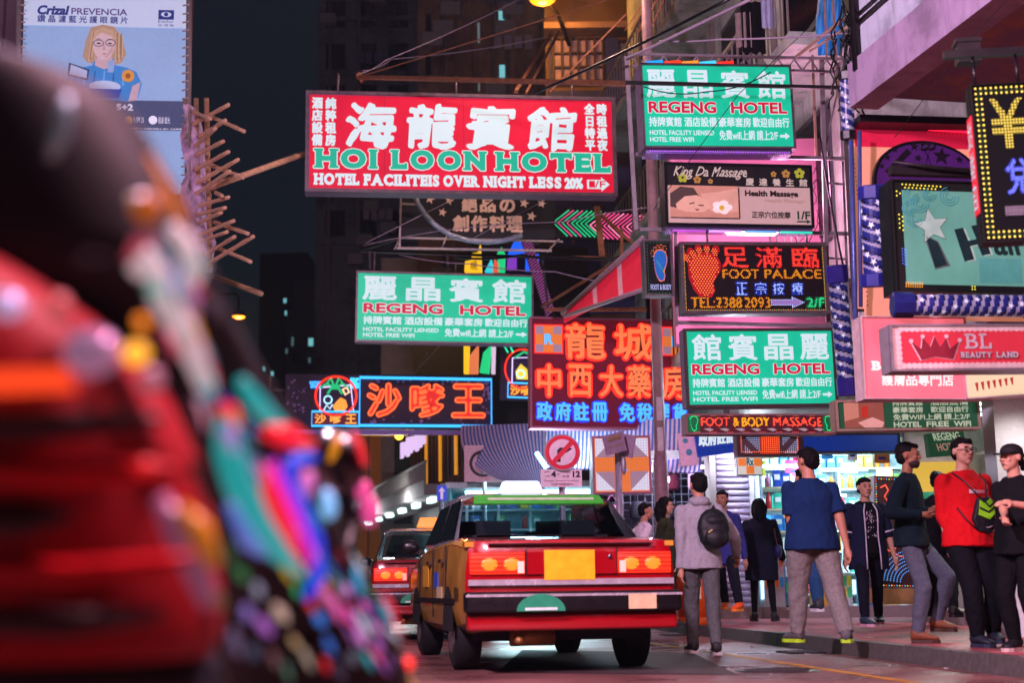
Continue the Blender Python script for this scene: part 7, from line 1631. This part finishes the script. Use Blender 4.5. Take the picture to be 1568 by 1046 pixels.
def person(label, px, feet, head_py, yaw, hands, z=PAVZ, skin='mid', build=1., top=None, trousers=None, shoes=('18181c', '18181c'), hair='short', head_yaw=0., lean=(0, 0), sole=None, glasses=False, beard=False, legr=1., sleeve=1., hem=.46, extra=None, foot_yaw=None, neckc=None, head_dx=0.):
    _seed[0] += 7; sd = _seed[0]
    F3 = [PZ(f[0], f[1], z) for f in feet if len(f) == 2]
    if len(F3) == 1:
        tf = PROJ(F3[0])[2]; F3 = [PZ(f[0], f[1], z) if len(f) == 2 else P(f[0], f[1], tf + f[2]) for f in feet]
    base = (F3[0] + F3[1]) / 2; base.z = z; t = PROJ(base)[2]
    cx = P(px, 850, t); base = Vector((cx.x, base.y, z))
    Ht = P(px, head_py, PROJ(base + Vector((0, 0, 1.6)))[2]).z - z; Hh = Ht
    s = 1 / Hh; yr = math.radians(yaw); Ry = Matrix.Rotation(-yr, 3, 'Z'); toL = lambda w: (Ry @ (w - base)) * s
    f3 = [toL(f) for f in F3]; h3 = []
    for hx, hy, dy in hands:
        tt = PROJ(base + Vector((0, dy, 1.0)))[2]; h3.append(toL(P(hx, hy, tt)))
    bw = build
    lx, ly = lean
    up = lambda zz: Vector((lx * max(0, zz - .5), ly * max(0, zz - .5), 0))       # torso lean
    hips = [Vector((.048 * bw * q, 0, .515)) for q in (-1, 1)]; shs = [Vector((.100 * (.6 + .4 * bw) * q, .004, .790)) + up(.79) for q in (-1, 1)]
    Rw = Matrix.Rotation(yr, 3, 'Z')
    sx = lambda v: (Rw @ v).x
    hips.sort(key=sx); shs.sort(key=sx)
    fwd = Vector((0, -1, 0))
    b = MB(); leg = []
    for k in (0, 1):
        an = f3[k] + Vector((0, .0, .05)); 
        kn, an = ik(hips[k], an, .245, .232, Vector((0, -1, .05))); leg.append((hips[k], kn, an))
        cap(b, hips[k], kn, .038 * legr, .027 * legr); cap(b, kn, an, .025 * min(1, legr), .018)
    arm = []
    for k in (0, 1):
        tgt = h3[k]; side = Vector((shs[k].x, 0, 0)).normalized()
        el, wr = ik(shs[k], tgt, .168, .150, Vector((0, .8, -.3)) + side * .45); arm.append((shs[k], el, wr))
        cap(b, shs[k], el, .030 * (.5 + .5 * bw), .023 * (.5 + .5 * bw)); cap(b, el, wr, .0225 * (.5 + .5 * bw), .0155)
    b.ball((0, 0, .53), (.072 * bw, .05 * bw, .055)); b.ball(Vector((0, 0, .62)) + up(.62), (.074 * bw, .052 * bw, .075)); b.ball(Vector((0, 0, .735)) + up(.73), (.086 * bw, .058 * bw, .085)); cap(b, shs[0], shs[1], .028, .028)
    for k in (0, 1): cap(b, Vector((.02 if shs[k].x > 0 else -.02, .008, .838)) + up(.83), shs[k] * .85 + Vector((0, 0, .118)) + up(.8) * .0, .018, .022)
    nb_ = Vector((0, .008, .815)) + up(.815); nt_ = Vector((head_dx * .5, -.004, .89)) + up(.88); cap(b, nb_, nt_, .033 * (.5 + .5 * bw), .029 * (.5 + .5 * bw))
    # head
    hb = MB(); hc = Vector((head_dx, -.012, .935)) + up(.93); Rh = Matrix.Rotation(math.radians(head_yaw), 3, 'Z'); wf = .55 + .45 * bw
    hp = lambda x, y, zz: hc + Rh @ Vector((x, y, zz))
    b.ball(hp(0, .006, .012), (.043 * wf, .054, .052), seg=20, rings=14, rot=Rh); b.ball(hp(0, -.014, -.028), (.035 * wf, .037, .036), rot=Rh, seg=16); b.ball(hp(0, -.034, -.053), (.016, .014, .012), rot=Rh)
    b.ball(hp(0, -.038, .012), (.030, .014, .016), rot=Rh)
    cap(b, hp(0, -.049, .012), hp(0, -.060, -.012), .005, .0075); b.ball(hp(.007, -.054, -.014), .0055); b.ball(hp(-.007, -.054, -.014), .0055); b.ball(hp(0, -.047, -.033), (.013, .006, .006), rot=Rh)
    for q in (-1, 1): b.ball(hp(.046 * wf * q, .006, -.002), (.006, .012, .018), rot=Rh); b.ball(hp(.023 * q, -.040, -.012), (.012, .010, .012), rot=Rh)
    # hands: palm, four fingers, thumb
    for k in (0, 1):
        S_, el, wr = arm[k]; d = (wr - el).normalized(); side = Vector((1 if shs[k].x > 0 else -1, 0, 0))
        inn = fwd - d * fwd.dot(d); inn = inn.normalized() if inn.length > .2 else (Vector((0, 0, 1)) - d * d.z).normalized()
        nn = d.cross(inn).normalized(); nn = -nn if nn.dot(side) > 0 else nn       # palm faces the body
        pc = wr + d * .028; b.tube([wr, wr + d * .02, wr + d * .05], [.014, .017, .017], 8); b.ball(pc, .019)
        for i, (o_, L) in enumerate(((-.0165, .040), (-.0055, .046), (.0055, .043), (.0165, .034))):
            r_ = wr + d * .05 + inn * -o_; m1 = r_ + d * L * .5 + nn * .005; m2 = m1 + (d * .75 + nn * .75).normalized() * L * .55
            b.tube([r_ - d * .012, r_, m1, m2], [.0058, .0056, .0052, .0042], 7); b.ball(m2, .0043, seg=7, rings=5)
        th = wr + d * .018 + inn * .012; t1 = th + (inn * .8 + d * .6 + nn * .3).normalized() * .026; t2_ = t1 + (d * .9 + nn * .4).normalized() * .02
        b.tube([th, t1, t2_], [.0075, .0062, .005], 7); b.ball(t2_, .005, seg=7, rings=5)
    sc = lambda q: setattr(q, 'v', [tuple(Vector(p) * Hh) for p in q.v]) or q
    body = sc(remesh(b, .0042, 5)).build('person', SKIN[skin]); body.location = base; body.rotation_euler = (0, 0, yr)
    tag(body, label, 'person', 'people on the pavement')
    # face
    EY = mat('eye_dark', '14100f', .2)
    for q in (-1, 1):
        e = MB(); e.ball(hp(.018 * q, -.0535, .004), (.0075, .004, .0032), seg=10, rings=6, rot=Rh); sc(e).build('eye', EY, body)
        e = MB(); e.tube([hp(.010 * q, -.0545, .0165), hp(.019 * q, -.054, .0185), hp(.028 * q, -.049, .0155)], .0022, 6); sc(e).build('eyebrow', HAIRB, body)
    e = MB(); e.tube([hp(-.013, -.050, -.0335), hp(0, -.0545, -.0325), hp(.013, -.050, -.0335)], [.0015, .0032, .0015], 6); sc(e).build('mouth', mat('lip', '7a4038', .5), body)
    if glasses:
        e = MB()
        for q in (-1, 1): e.tube([hp(.019 * q + .015 * math.cos(a), -.0605, .003 + .011 * math.sin(a)) for a in [2 * math.pi * i / 14 for i in range(14)]], .0016, 5, closed=True); e.tube([hp(.034 * q, -.060, .005), hp(.045 * q, 0, .006)], .0014, 5)
        e.tube([hp(-.005, -.062, .006), hp(.005, -.062, .006)], .0014, 5); sc(e).build('glasses', BLACK, body)
    if beard:
        e = MB(); e.ball(hp(0, -.022, -.040), (.036, .034, .026), rot=Rh); e.ball(hp(0, -.036, -.055), (.018, .014, .012), rot=Rh); sc(remesh(e, .004, 2)).build('beard', mat('stubble', '2a1c18', .8), body)
    # hair
    hr = MB(); rgh = random.Random(sd)
    if hair != 'cap':
        hr.ball(hp(0, .016, .022), (.047 * wf, .052, .049), seg=18, rings=12, rot=Rh)
        hr.ball(hp(0, .030, -.002), (.044 * wf, .036, .044), rot=Rh); hr.ball(hp(0, -.020, .044), (.037 * wf, .030, .019), rot=Rh)
        for i in range(26):
            a = rgh.uniform(0, 6.28); q = rgh.uniform(.15, 1.); hr.ball(hp(.040 * wf * q * math.cos(a), .012 + .046 * q * math.sin(a), .030 + .034 * (1 - q * q)), rgh.uniform(.008, .013), seg=7, rings=5)
    if hair == 'long':
        for q in (-1, 1): hr.tube([hp(.036 * q, -.018, .040), hp(.047 * q, .004, .0), hp(.046 * q, .012, -.05), hp(.042 * q, .018, -.10)], [.014, .018, .020, .012], 10)
        hr.tube([hp(0, .045, .03), hp(0, .054, -.03), hp(0, .05, -.09), hp(0, .046, -.135)], [.03, .042, .04, .02], 12); hr.ball(hp(0, .05, -.07), (.046, .02, .06), rot=Rh)
    if hair == 'bun': hr.ball(hp(0, .062, .035), .02)
    if hair == 'cap':
        hr.ball(hp(0, .03, -.006), (.043 * wf, .034, .036), rot=Rh); 
        c_ = MB(); c_.ball(hp(0, .008, .030), (.050 * wf, .060, .042), seg=20, rot=Rh); c_ = remesh(c_, .004, 2); c_ = sc(c_)
        cp_ = c_.build('cap', mat('cap_black', '0c0d10', .8), body)
        v_ = MB(); n_ = 12; A = [(.046 * wf * math.cos(math.pi * i / n_), -.012 - .030 * math.sin(math.pi * i / n_)) for i in range(n_ + 1)]; B = [(.040 * wf * math.cos(math.pi * i / n_), -.03 - .078 * math.sin(math.pi * i / n_)) for i in range(n_ + 1)]
        v_.add([hp(x, y, .026) for x, y in A] + [hp(x, y, .018) for x, y in B] + [hp(x, y, .022) for x, y in A] + [hp(x, y, .014) for x, y in B], [(i, i + 1, 14 + i, 13 + i) for i in range(n_)] + [(26 + i, 39 + i, 40 + i, 27 + i) for i in range(n_)]); sc(v_).build('brim', mat('cap_black', ''), cp_)
        hr.ball(hp(0, .07, .01), (.018, .022, .03)); hr.ball(hp(0, .078, -.03), (.014, .016, .03))
    sc(remesh(hr, .0040, 1, .0060, 50, sd)).build('hair', HAIRB, body)
    # trousers
    tb = MB(); rings_loft(tb, [(.475, .072 * bw, .058 * bw, 0, 0), (.50, .092 * bw, .070 * bw, 0, 0), (.55, .094 * bw, .070 * bw, 0, 0), (.575, .084 * bw, .062 * bw, 0, 0)])
    for hpj, kn, an in leg:
        lo_ = an + (kn - an).normalized() * .0
        cap(tb, hpj, kn, .054 * legr * (.5 + .5 * bw), .043 * legr); tb.tube([kn, kn.lerp(lo_, .5), lo_], [.043 * legr, .039 * legr, .031 * legr], 14); tb.ball(kn, .043 * legr)
    tro = sc(remesh(tb, .0062, 3, .0048 * min(1, legr * legr), 20, sd)).build('trousers', mat('cloth_' + trousers, trousers, .85, var=.2, scale=40, bump=.15), body)
    # shirt
    up2 = lambda zz: (lx * max(0, zz - .5), ly * max(0, zz - .5))
    cb = MB(); R_ = []
    flare = 1.0
    for zz, rx, ry in ((hem, .112, .090), (.53, .110, .087), (.60, .099, .077), (.66, .094, .072), (.72, .101, .075), (.76, .104, .071), (.795, .088, .060), (.825, .058, .047), (.843, .043, .040)):
        if zz != hem and zz <= hem: continue
        fx = bw if zz < .79 else (.5 + .5 * bw); ox, oy = up2(zz); R_.append((zz, rx * fx, ry * fx, ox, oy))
    rings_loft(cb, R_)
    for S_, el, wr in arm:
        rr = (.5 + .5 * bw)
        cap(cb, S_, S_.lerp(el, .5), .037 * rr, .038 * rr); sg = 1 if S_.x > 0 else -1; cap(cb, Vector((.030 * sg, .010, .832)) + Vector((*up2(.83), 0)), S_ * .85 + Vector((0, 0, .118)), .022, .029)
        if sleeve >= 1:
            cap(cb, S_.lerp(el, .5), el, .039 * rr, .034 * rr); e_ = el.lerp(wr, min(1., (sleeve - 1) + 0.0)) if sleeve < 2 else wr
            cb.tube([el, el.lerp(e_, .9), e_], [.034 * rr, .027 * rr, .026 * rr], 12); cb.ball(el, .034 * rr)
        else: cb.tube([S_.lerp(el, .45), S_.lerp(el, sleeve)], [.040 * rr, .044 * rr], 14)
    shirt = sc(remesh(cb, .0062, 6, .0062, 15, sd + 3)).build('coat' if hem < .42 else 'shirt', mat('cloth_' + top, top, .85, var=.14, scale=40, bump=.15), body)
    # shoes
    for k in (0, 1):
        an = leg[k][2]; lift = an.z - .05; fy = math.radians((foot_yaw or (12, -12))[k]) * (1 if leg[k][0].x > 0 else 1); Rf = Matrix.Rotation(fy, 3, 'Z')
        fp = Vector((an.x, an.y, max(lift, 0)))
        def ring(y, w, h, z0=.0): return [fp + Rf @ Vector((w * math.cos(a), y, z0 + (h * .5 + h * .5 * math.sin(a)))) for a in [2 * math.pi * i / 14 for i in range(14)]]
        sb = MB(); sb.loft([ring(.034, .012, .035, .014), ring(.030, .024, .060, .012), ring(.008, .029, .068, .012), ring(-.022, .030, .052, .012), ring(-.060, .031, .034, .012), ring(-.088, .026, .026, .012), ring(-.102, .012, .016, .013)])
        sh_ = sc(sb).build('shoe', mat('shoe_' + shoes[0], shoes[0], .6, var=.2, scale=50), body)
        so = MB(); pr = [(.028, .020), (.034, 0), (.030, -.022), (.010, -.028), (-.03, -.026), (-.07, -.031), (-.098, -.02), (-.107, 0), (-.098, .02), (-.07, .031), (-.03, .027), (.010, .028)]
        so.add([fp + Rf @ Vector((x, y, .0)) for y, x in pr] + [fp + Rf @ Vector((x, y, .018)) for y, x in pr], [tuple(range(12)), tuple(range(12, 24))[::-1]] + [(i, (i + 1) % 12, 12 + (i + 1) % 12, 12 + i) for i in range(12)])
        sc(so).build('sole', mat('sole_' + shoes[1], shoes[1], .6, var=.1), sh_)
    info = dict(body=body, H=Hh, sc=sc, arm=arm, leg=leg, hp=hp, up=up2, bw=bw, base=base, yr=yr, t=t)
    if extra: extra(info)
    return info
def on_person(i, name, mb, mats, label, cat):
    """a separate thing carried by the person: built in the person's frame, left at top level"""
    a = np.array(mb.v) * i['H']; c = a.mean(0); mb.v = [tuple(p) for p in a - c]
    o = mb.build(name, mats); o.location = i['base'] + Matrix.Rotation(i['yr'], 3, 'Z') @ Vector(c); o.rotation_euler = (0, 0, i['yr']); return tag(o, label, cat)
def child(i, name, mb, m): return i['sc'](mb).build(name, m, i['body'])
# 1 grey hooded man with backpack, walking away in the road
def hood(i):
    b = MB(); u = Vector((*i['up'](.84), .845)); b.ball(u + Vector((0, .035, -.005)), (.058, .034, .032)); b.ball(u + Vector((-.03, .01, .0)), (.03, .035, .025)); b.ball(u + Vector((.03, .01, .0)), (.03, .035, .025)); q = remesh(b, .006, 3, .003, 25, 2); child(i, 'hood', q, mat('cloth_8c8c92', '8c8c92'))
i1 = person('man in grey hooded top and grey trousers stepping off the kerb, black backpack on', 1076, [(1062, 1003), (1098, 1006)], 725, 186, [(1043, 884, -.1), (1128, 850, .22)], z=0, build=1.06, top='8c8c92', trousers='4c4f50', shoes=('1a1a1c', 'c8c8c8'), sleeve=2, hem=.47, lean=(0, .03), extra=hood, foot_yaw=(8, -10), head_yaw=12)
bp = MB(); bp.ball((-.050, .120, .69), (.092, .060, .110)); bp.ball((-.050, .130, .645), (.086, .058, .07)); bp.ball((-.050, .165, .635), (.062, .034, .052)); bp.ball((-.05, .155, .73), (.055, .03, .03)); bp = remesh(bp, .006, 2, .003, 20, 5)
pk = on_person(i1, 'backpack', bp, mat('backpack_black', '0e1116', .6, bump=.2), 'black backpack slung on the right shoulder of the grey hooded man', 'backpack')
b = MB(); b.box((0, 0, 0), (.03, .012, .02)); b.box((.06, 0, .09), (.05, .012, .012), rot=Matrix.Rotation(.6, 3, 'Y')); o = b.build('bag_badge', mat('bag_badge_yellow', 'b8a060', .5), pk); o.location = (.0, .10, -.11)
b = MB(); b.tube([(-.02, -.02, .16), (-.03, -.10, .22), (-.02, -.2, .16), (.03, -.22, .02), (.05, -.12, -.12)], .016, 8); b.build('strap', mat('backpack_black', ''), pk)
# 2 woman in olive coat, profile to the right
person('woman with long dark hair and glasses in olive coat, behind the red taxi boot', 1022, [(1012, 962), (1030, 963)], 762, 75, [(1000, 872, .1), (1030, 868, -.1)], skin='fair', build=.95, top='2c3020', trousers='17181c', hair='long', glasses=True, sleeve=2, hem=.38)
# 3 white shirt
person('man in white shirt with head bent, left of the olive coat woman', 985, [(980, 960), (996, 960)], 771, 110, [(965, 860, .1), (990, 856, -.15)], build=.95, top='c4b8c4', trousers='20202a', sleeve=.9, head_yaw=-20, head_dx=.0, lean=(0, -.08))
# 4 purple jacket, orange shoes
person('person in blue violet jacket and black trousers with bright orange trainers', 1112, [(1114, 953), (1136, 957)], 752, -25, [(1102, 858, -.15), (1142, 862, -.1)], build=.98, top='33357a', trousers='141620', shoes=('e85a18', 'f09030'), sleeve=2, hem=.44, legr=.95)
# 5 woman in dark coat with bag, walking away
i5 = person('long haired woman in dark knee length coat and ankle boots before the shutter', 1168, [(1156, 952), (1186, 952)], 764, 170, [(1144, 862, 0), (1198, 858, .1)], skin='fair', build=1.22, top='17182a', trousers='101018', shoes=('101014', '1a1a1e'), hair='long', sleeve=2, hem=.33, legr=.72)
b = MB(); b.ball((-.14, .03, .57), (.035, .07, .055)); b.ball((-.14, .03, .55), (.032, .062, .045)); q = remesh(b, .006, 2, .003, 20, 3); hb_ = on_person(i5, 'shoulder_bag', q, mat('bag_navy', '24285a', .4), 'dark blue shoulder bag on the right arm of the woman in the dark coat', 'bag')
MB().tube([(0, -.07, .05), (.03, -.03, .2), (.05, 0, .38), (.03, .04, .2), (0, .07, .05)], .012, 6).build('strap', mat('bag_strap_brown', '6a3a2a', .5), hb_)
# 6 blue T-shirt man from behind
i6 = person('big man in blue T-shirt and grey marl joggers seen from behind, lime soled shoes', 1249, [(1222, 986), (1297, 988)], 687, 188, [(1218, 866, 0), (1300, 850, -.12)], skin='mid', build=1.30, top='12284e', trousers='716f6c', shoes=('4a4a4c', '9ac820'), sleeve=.78, hem=.475, legr=1.22, head_yaw=28, foot_yaw=(25, -25), head_dx=-.0)
# 6b behind him: jeans
person('person in blue jeans and dark jacket hidden behind the big man in the blue T-shirt', 1240, [(1222, 968), (1258, 976)], 716, 200, [(1214, 862, 0), (1262, 860, 0)], build=.95, top='14161e', trousers='24436c', shoes=('30343a', 'd0d0d4'), sleeve=2)
# 7 woman with open navy jacket
def gilet(i):
    b = MB(); bw = i['bw']
    for q in (-1, 1):
        n = 14; vs = []
        for j, zz in enumerate((.40, .47, .54, .60, .66, .72, .78, .825)):
            rx, ry = {.40: (.120, .10), .47: (.118, .098), .54: (.114, .092), .60: (.106, .084), .66: (.106, .084), .72: (.112, .086), .78: (.112, .078), .825: (.07, .056)}[zz]
            for k in range(n + 1):
                a = -math.pi / 2 + q * (.36 + (math.pi - .36) * k / n); vs.append(Vector((rx * bw * math.cos(a), ry * bw * math.sin(a) - .004, zz)))
        vo = [v * 1. for v in vs]; m_ = n + 1
        vi = [Vector((v.x * .95, v.y * .95, v.z)) for v in vs]; N_ = len(vs)
        fs = [(j * m_ + k, j * m_ + k + 1, (j + 1) * m_ + k + 1, (j + 1) * m_ + k) for j in range(7) for k in range(n)]
        b.add(vs + vi, fs + [tuple(N_ + v for v in f[::-1]) for f in fs] + [(j * m_, (j + 1) * m_, N_ + (j + 1) * m_, N_ + j * m_) for j in range(7)], 0, True)
        e = MB(); e.tube([vs[j * m_] + Vector((0, -.004, 0)) for j in range(8)], .0045, 6); child(i, 'white_piping', e, mat('white_piping', 'c0b8c8', .6))
        S_, el, wr = i['arm'][0 if q < 0 else 1]; e = MB(); cap(e, S_, S_.lerp(el, .9), .05, .046); e = remesh(e, .006, 3, .003, 20); child(i, 'jacket_sleeve', e, mat('cloth_jacket_navy', '181c34', .8))
        e = MB(); e.tube([el + (S_ - el) * .16, el + (S_ - el) * .10], [.049, .049], 14); child(i, 'sleeve_band', e, mat('white_piping', ''))
    child(i, 'open_jacket', b, mat('cloth_jacket_navy', ''))
    rg_ = random.Random(8); e = MB()
    for k in range(80):
        zz = rg_.uniform(.52, .78); x = rg_.gauss(0, .03); 
        if abs(x) > .055: continue
        y = -math.sqrt(max(0, 1 - (x / .098) ** 2)) * (.0805 if zz < .74 else .076); r_ = rg_.uniform(.003, .008)
        e.add([(x + r_ * .6 * math.cos(a), y - .004, zz + r_ * 1.2 * math.sin(a)) for a in (0, 1.2, 2.2, 3.3, 4.3, 5.3)], [tuple(range(6))])
    child(i, 'shirt_print', e, mat('pale_print_pink', 'a898a8', .7))
i7 = person('woman in open navy jacket with white piping over a splashed black shirt, walking towards us', 1334, [(1326, 970), (1346, 966)], 732, 6, [(1294, 862, -.05), (1374, 866, -.05)], skin='fair', build=1.12, top='101014', trousers='121420', shoes=('2a3a4a', 'd0a0b0'), hair='bun', sleeve=.8, hem=.50, legr=.92, extra=gilet)
# 8 dark teal sweater man
i8 = person('bearded man in dark teal sweater, grey jeans and brown boots striding right', 1403, [(1406, 986), (1436, 968, .12)], 678, 58, [(1412, 788, -.22), (1425, 782, -.05)], skin='dark', build=.95, top='0c1a22', trousers='4a505c', shoes=('6a3c20', '3a2418'), sleeve=2, hem=.475, beard=True, legr=.98, head_yaw=5)
# 9 behind
person('person in black with white striped cuff, behind the teal sweater man', 1448, [(1424, 958), (1462, 962)], 722, 150, [(1436, 862, 0), (1474, 866, 0)], build=.95, top='0e0f14', trousers='0d0e12', shoes=('121214', '1a1a1c'), sleeve=2)
# 10 red sweatshirt
def redtext(i):
    e = MB(); v, f = glyphs('KING', .03); n_ = (v - v.min(0)) / (v.max(0) - v.min(0))
    ys = lambda x: -math.sqrt(max(0, 1 - (x / (.100 * i['bw'])) ** 2)) * .073 * i['bw'] - .006
    e.add([(.005 + x * .05, ys(.005 + x * .05), .728 + y * .015) for x, y in n_], f); e.add([(-.03 + x * .03, ys(-.03 + x * .03), .727 + y * .018) for x in (0, .5, 1) for y in (0, 1)], [(0, 2, 3, 1), (2, 4, 5, 3)]); child(i, 'shirt_lettering', e, mat('pale_letter_cloth', 'b8a8b0', .7))
i10 = person('man with glasses in bright red sweatshirt and black trousers, lime bag across his chest', 1491, [(1498, 992), (1522, 986, .1)], 671, 14, [(1454, 838, -.05), (1540, 800, .1)], skin='fair', build=1.20, top='b01018', trousers='0d0f14', shoes=('141c28', '20283a'), hair='short', glasses=True, sleeve=1.35, hem=.475, legr=1.15, extra=redtext, head_yaw=4)
b = MB(); BK = [(.002, .70), (.055, .712), (.09, .685), (.085, .565), (.06, .535), (-.005, .545), (-.028, .60)]
b.prism(BK, -.115, -.085); q = remesh(b, .005, 3, .002, 25); bag = on_person(i10, 'drawstring_bag', q, mat('bag_black_cloth', '0e1218', .6), 'black drawstring bag with lime green panel hung on the chest of the man in red', 'bag')
c_ = Vector(np.mean([[x, -.1, z_] for x, z_ in BK], 0)) * i10['H']
def on_bag(name, polys, m, y=-.122):
    e = MB()
    for p in polys: e.prism([(x, z_) for x, z_ in p], y - .002, y + .004)
    e.v = [tuple(Vector(v) * i10['H'] - bag_c) for v in e.v]; e.build(name, m, bag)
bag_c = Matrix.Rotation(-i10['yr'], 3, 'Z') @ (bag.location - i10['base'])
on_bag('lime_panel', [[(.006, .692), (.03, .676), (.06, .698), (.082, .672), (.083, .632), (.05, .60), (-.006, .622)]], mat('lime_cloth', '7ac81c', .55, var=.1))
on_bag('black_chevron', [[(.0, .660), (.045, .640), (.084, .668), (.084, .660), (.045, .631), (-.001, .651)], [(.03, .690), (.05, .664), (.078, .686), (.078, .680), (.05, .657), (.026, .684)]], mat('bag_black_cloth', ''), -.126)
on_bag('curved_mark', [[(.028, .566), (.032, .560), (.042, .560), (.064, .571), (.042, .564), (.034, .564)]], mat('pale_letter_cloth', ''), -.124)
e = MB()
for L in ([(-.075, -.02, .83), (-.055, -.085, .79), (-.02, -.10, .745), (.02, -.11, .70)], [(.075, -.02, .83), (.062, -.09, .78), (.05, -.11, .71)], [(-.09, -.07, .66), (-.06, -.10, .60), (-.01, -.11, .55)]): e.tube(L, .0035, 6)
e.v = [tuple(Vector(v) * i10['H'] - bag_c) for v in e.v]; e.build('cord', mat('bag_black_cloth', ''), bag)
# 11 black cap
person('man in black cap and black clothes with arms crossed at the right edge', 1570, [(1556, 998), (1598, 999)], 681, -62, [(1540, 798, -.3), (1552, 772, -.36)], skin='fair', build=1.18, top='0f1013', trousers='0d0e11', shoes=('101216', 'b8a8a0'), hair='cap', sleeve=1.2, hem=.46, legr=1.1)
hz = MB().box((0, 100, 41.9), (230, 310, 86.)).build('haze', [], None)  # thin volume added for a soft bloom round the lights
m = bpy.data.materials.new('street_haze'); m.use_nodes = True; t = m.node_tree; t.nodes.remove(t.nodes['Principled BSDF'])
v = t.nodes.new('ShaderNodeVolumePrincipled'); v.inputs['Density'].default_value = .0005; v.inputs['Color'].default_value = (.62, .76, 1., 1); v.inputs['Anisotropy'].default_value = .7
t.links.new(v.outputs[0], t.nodes['Material Output'].inputs['Volume']); hz.data.materials.append(m); tag(hz, kind='stuff')
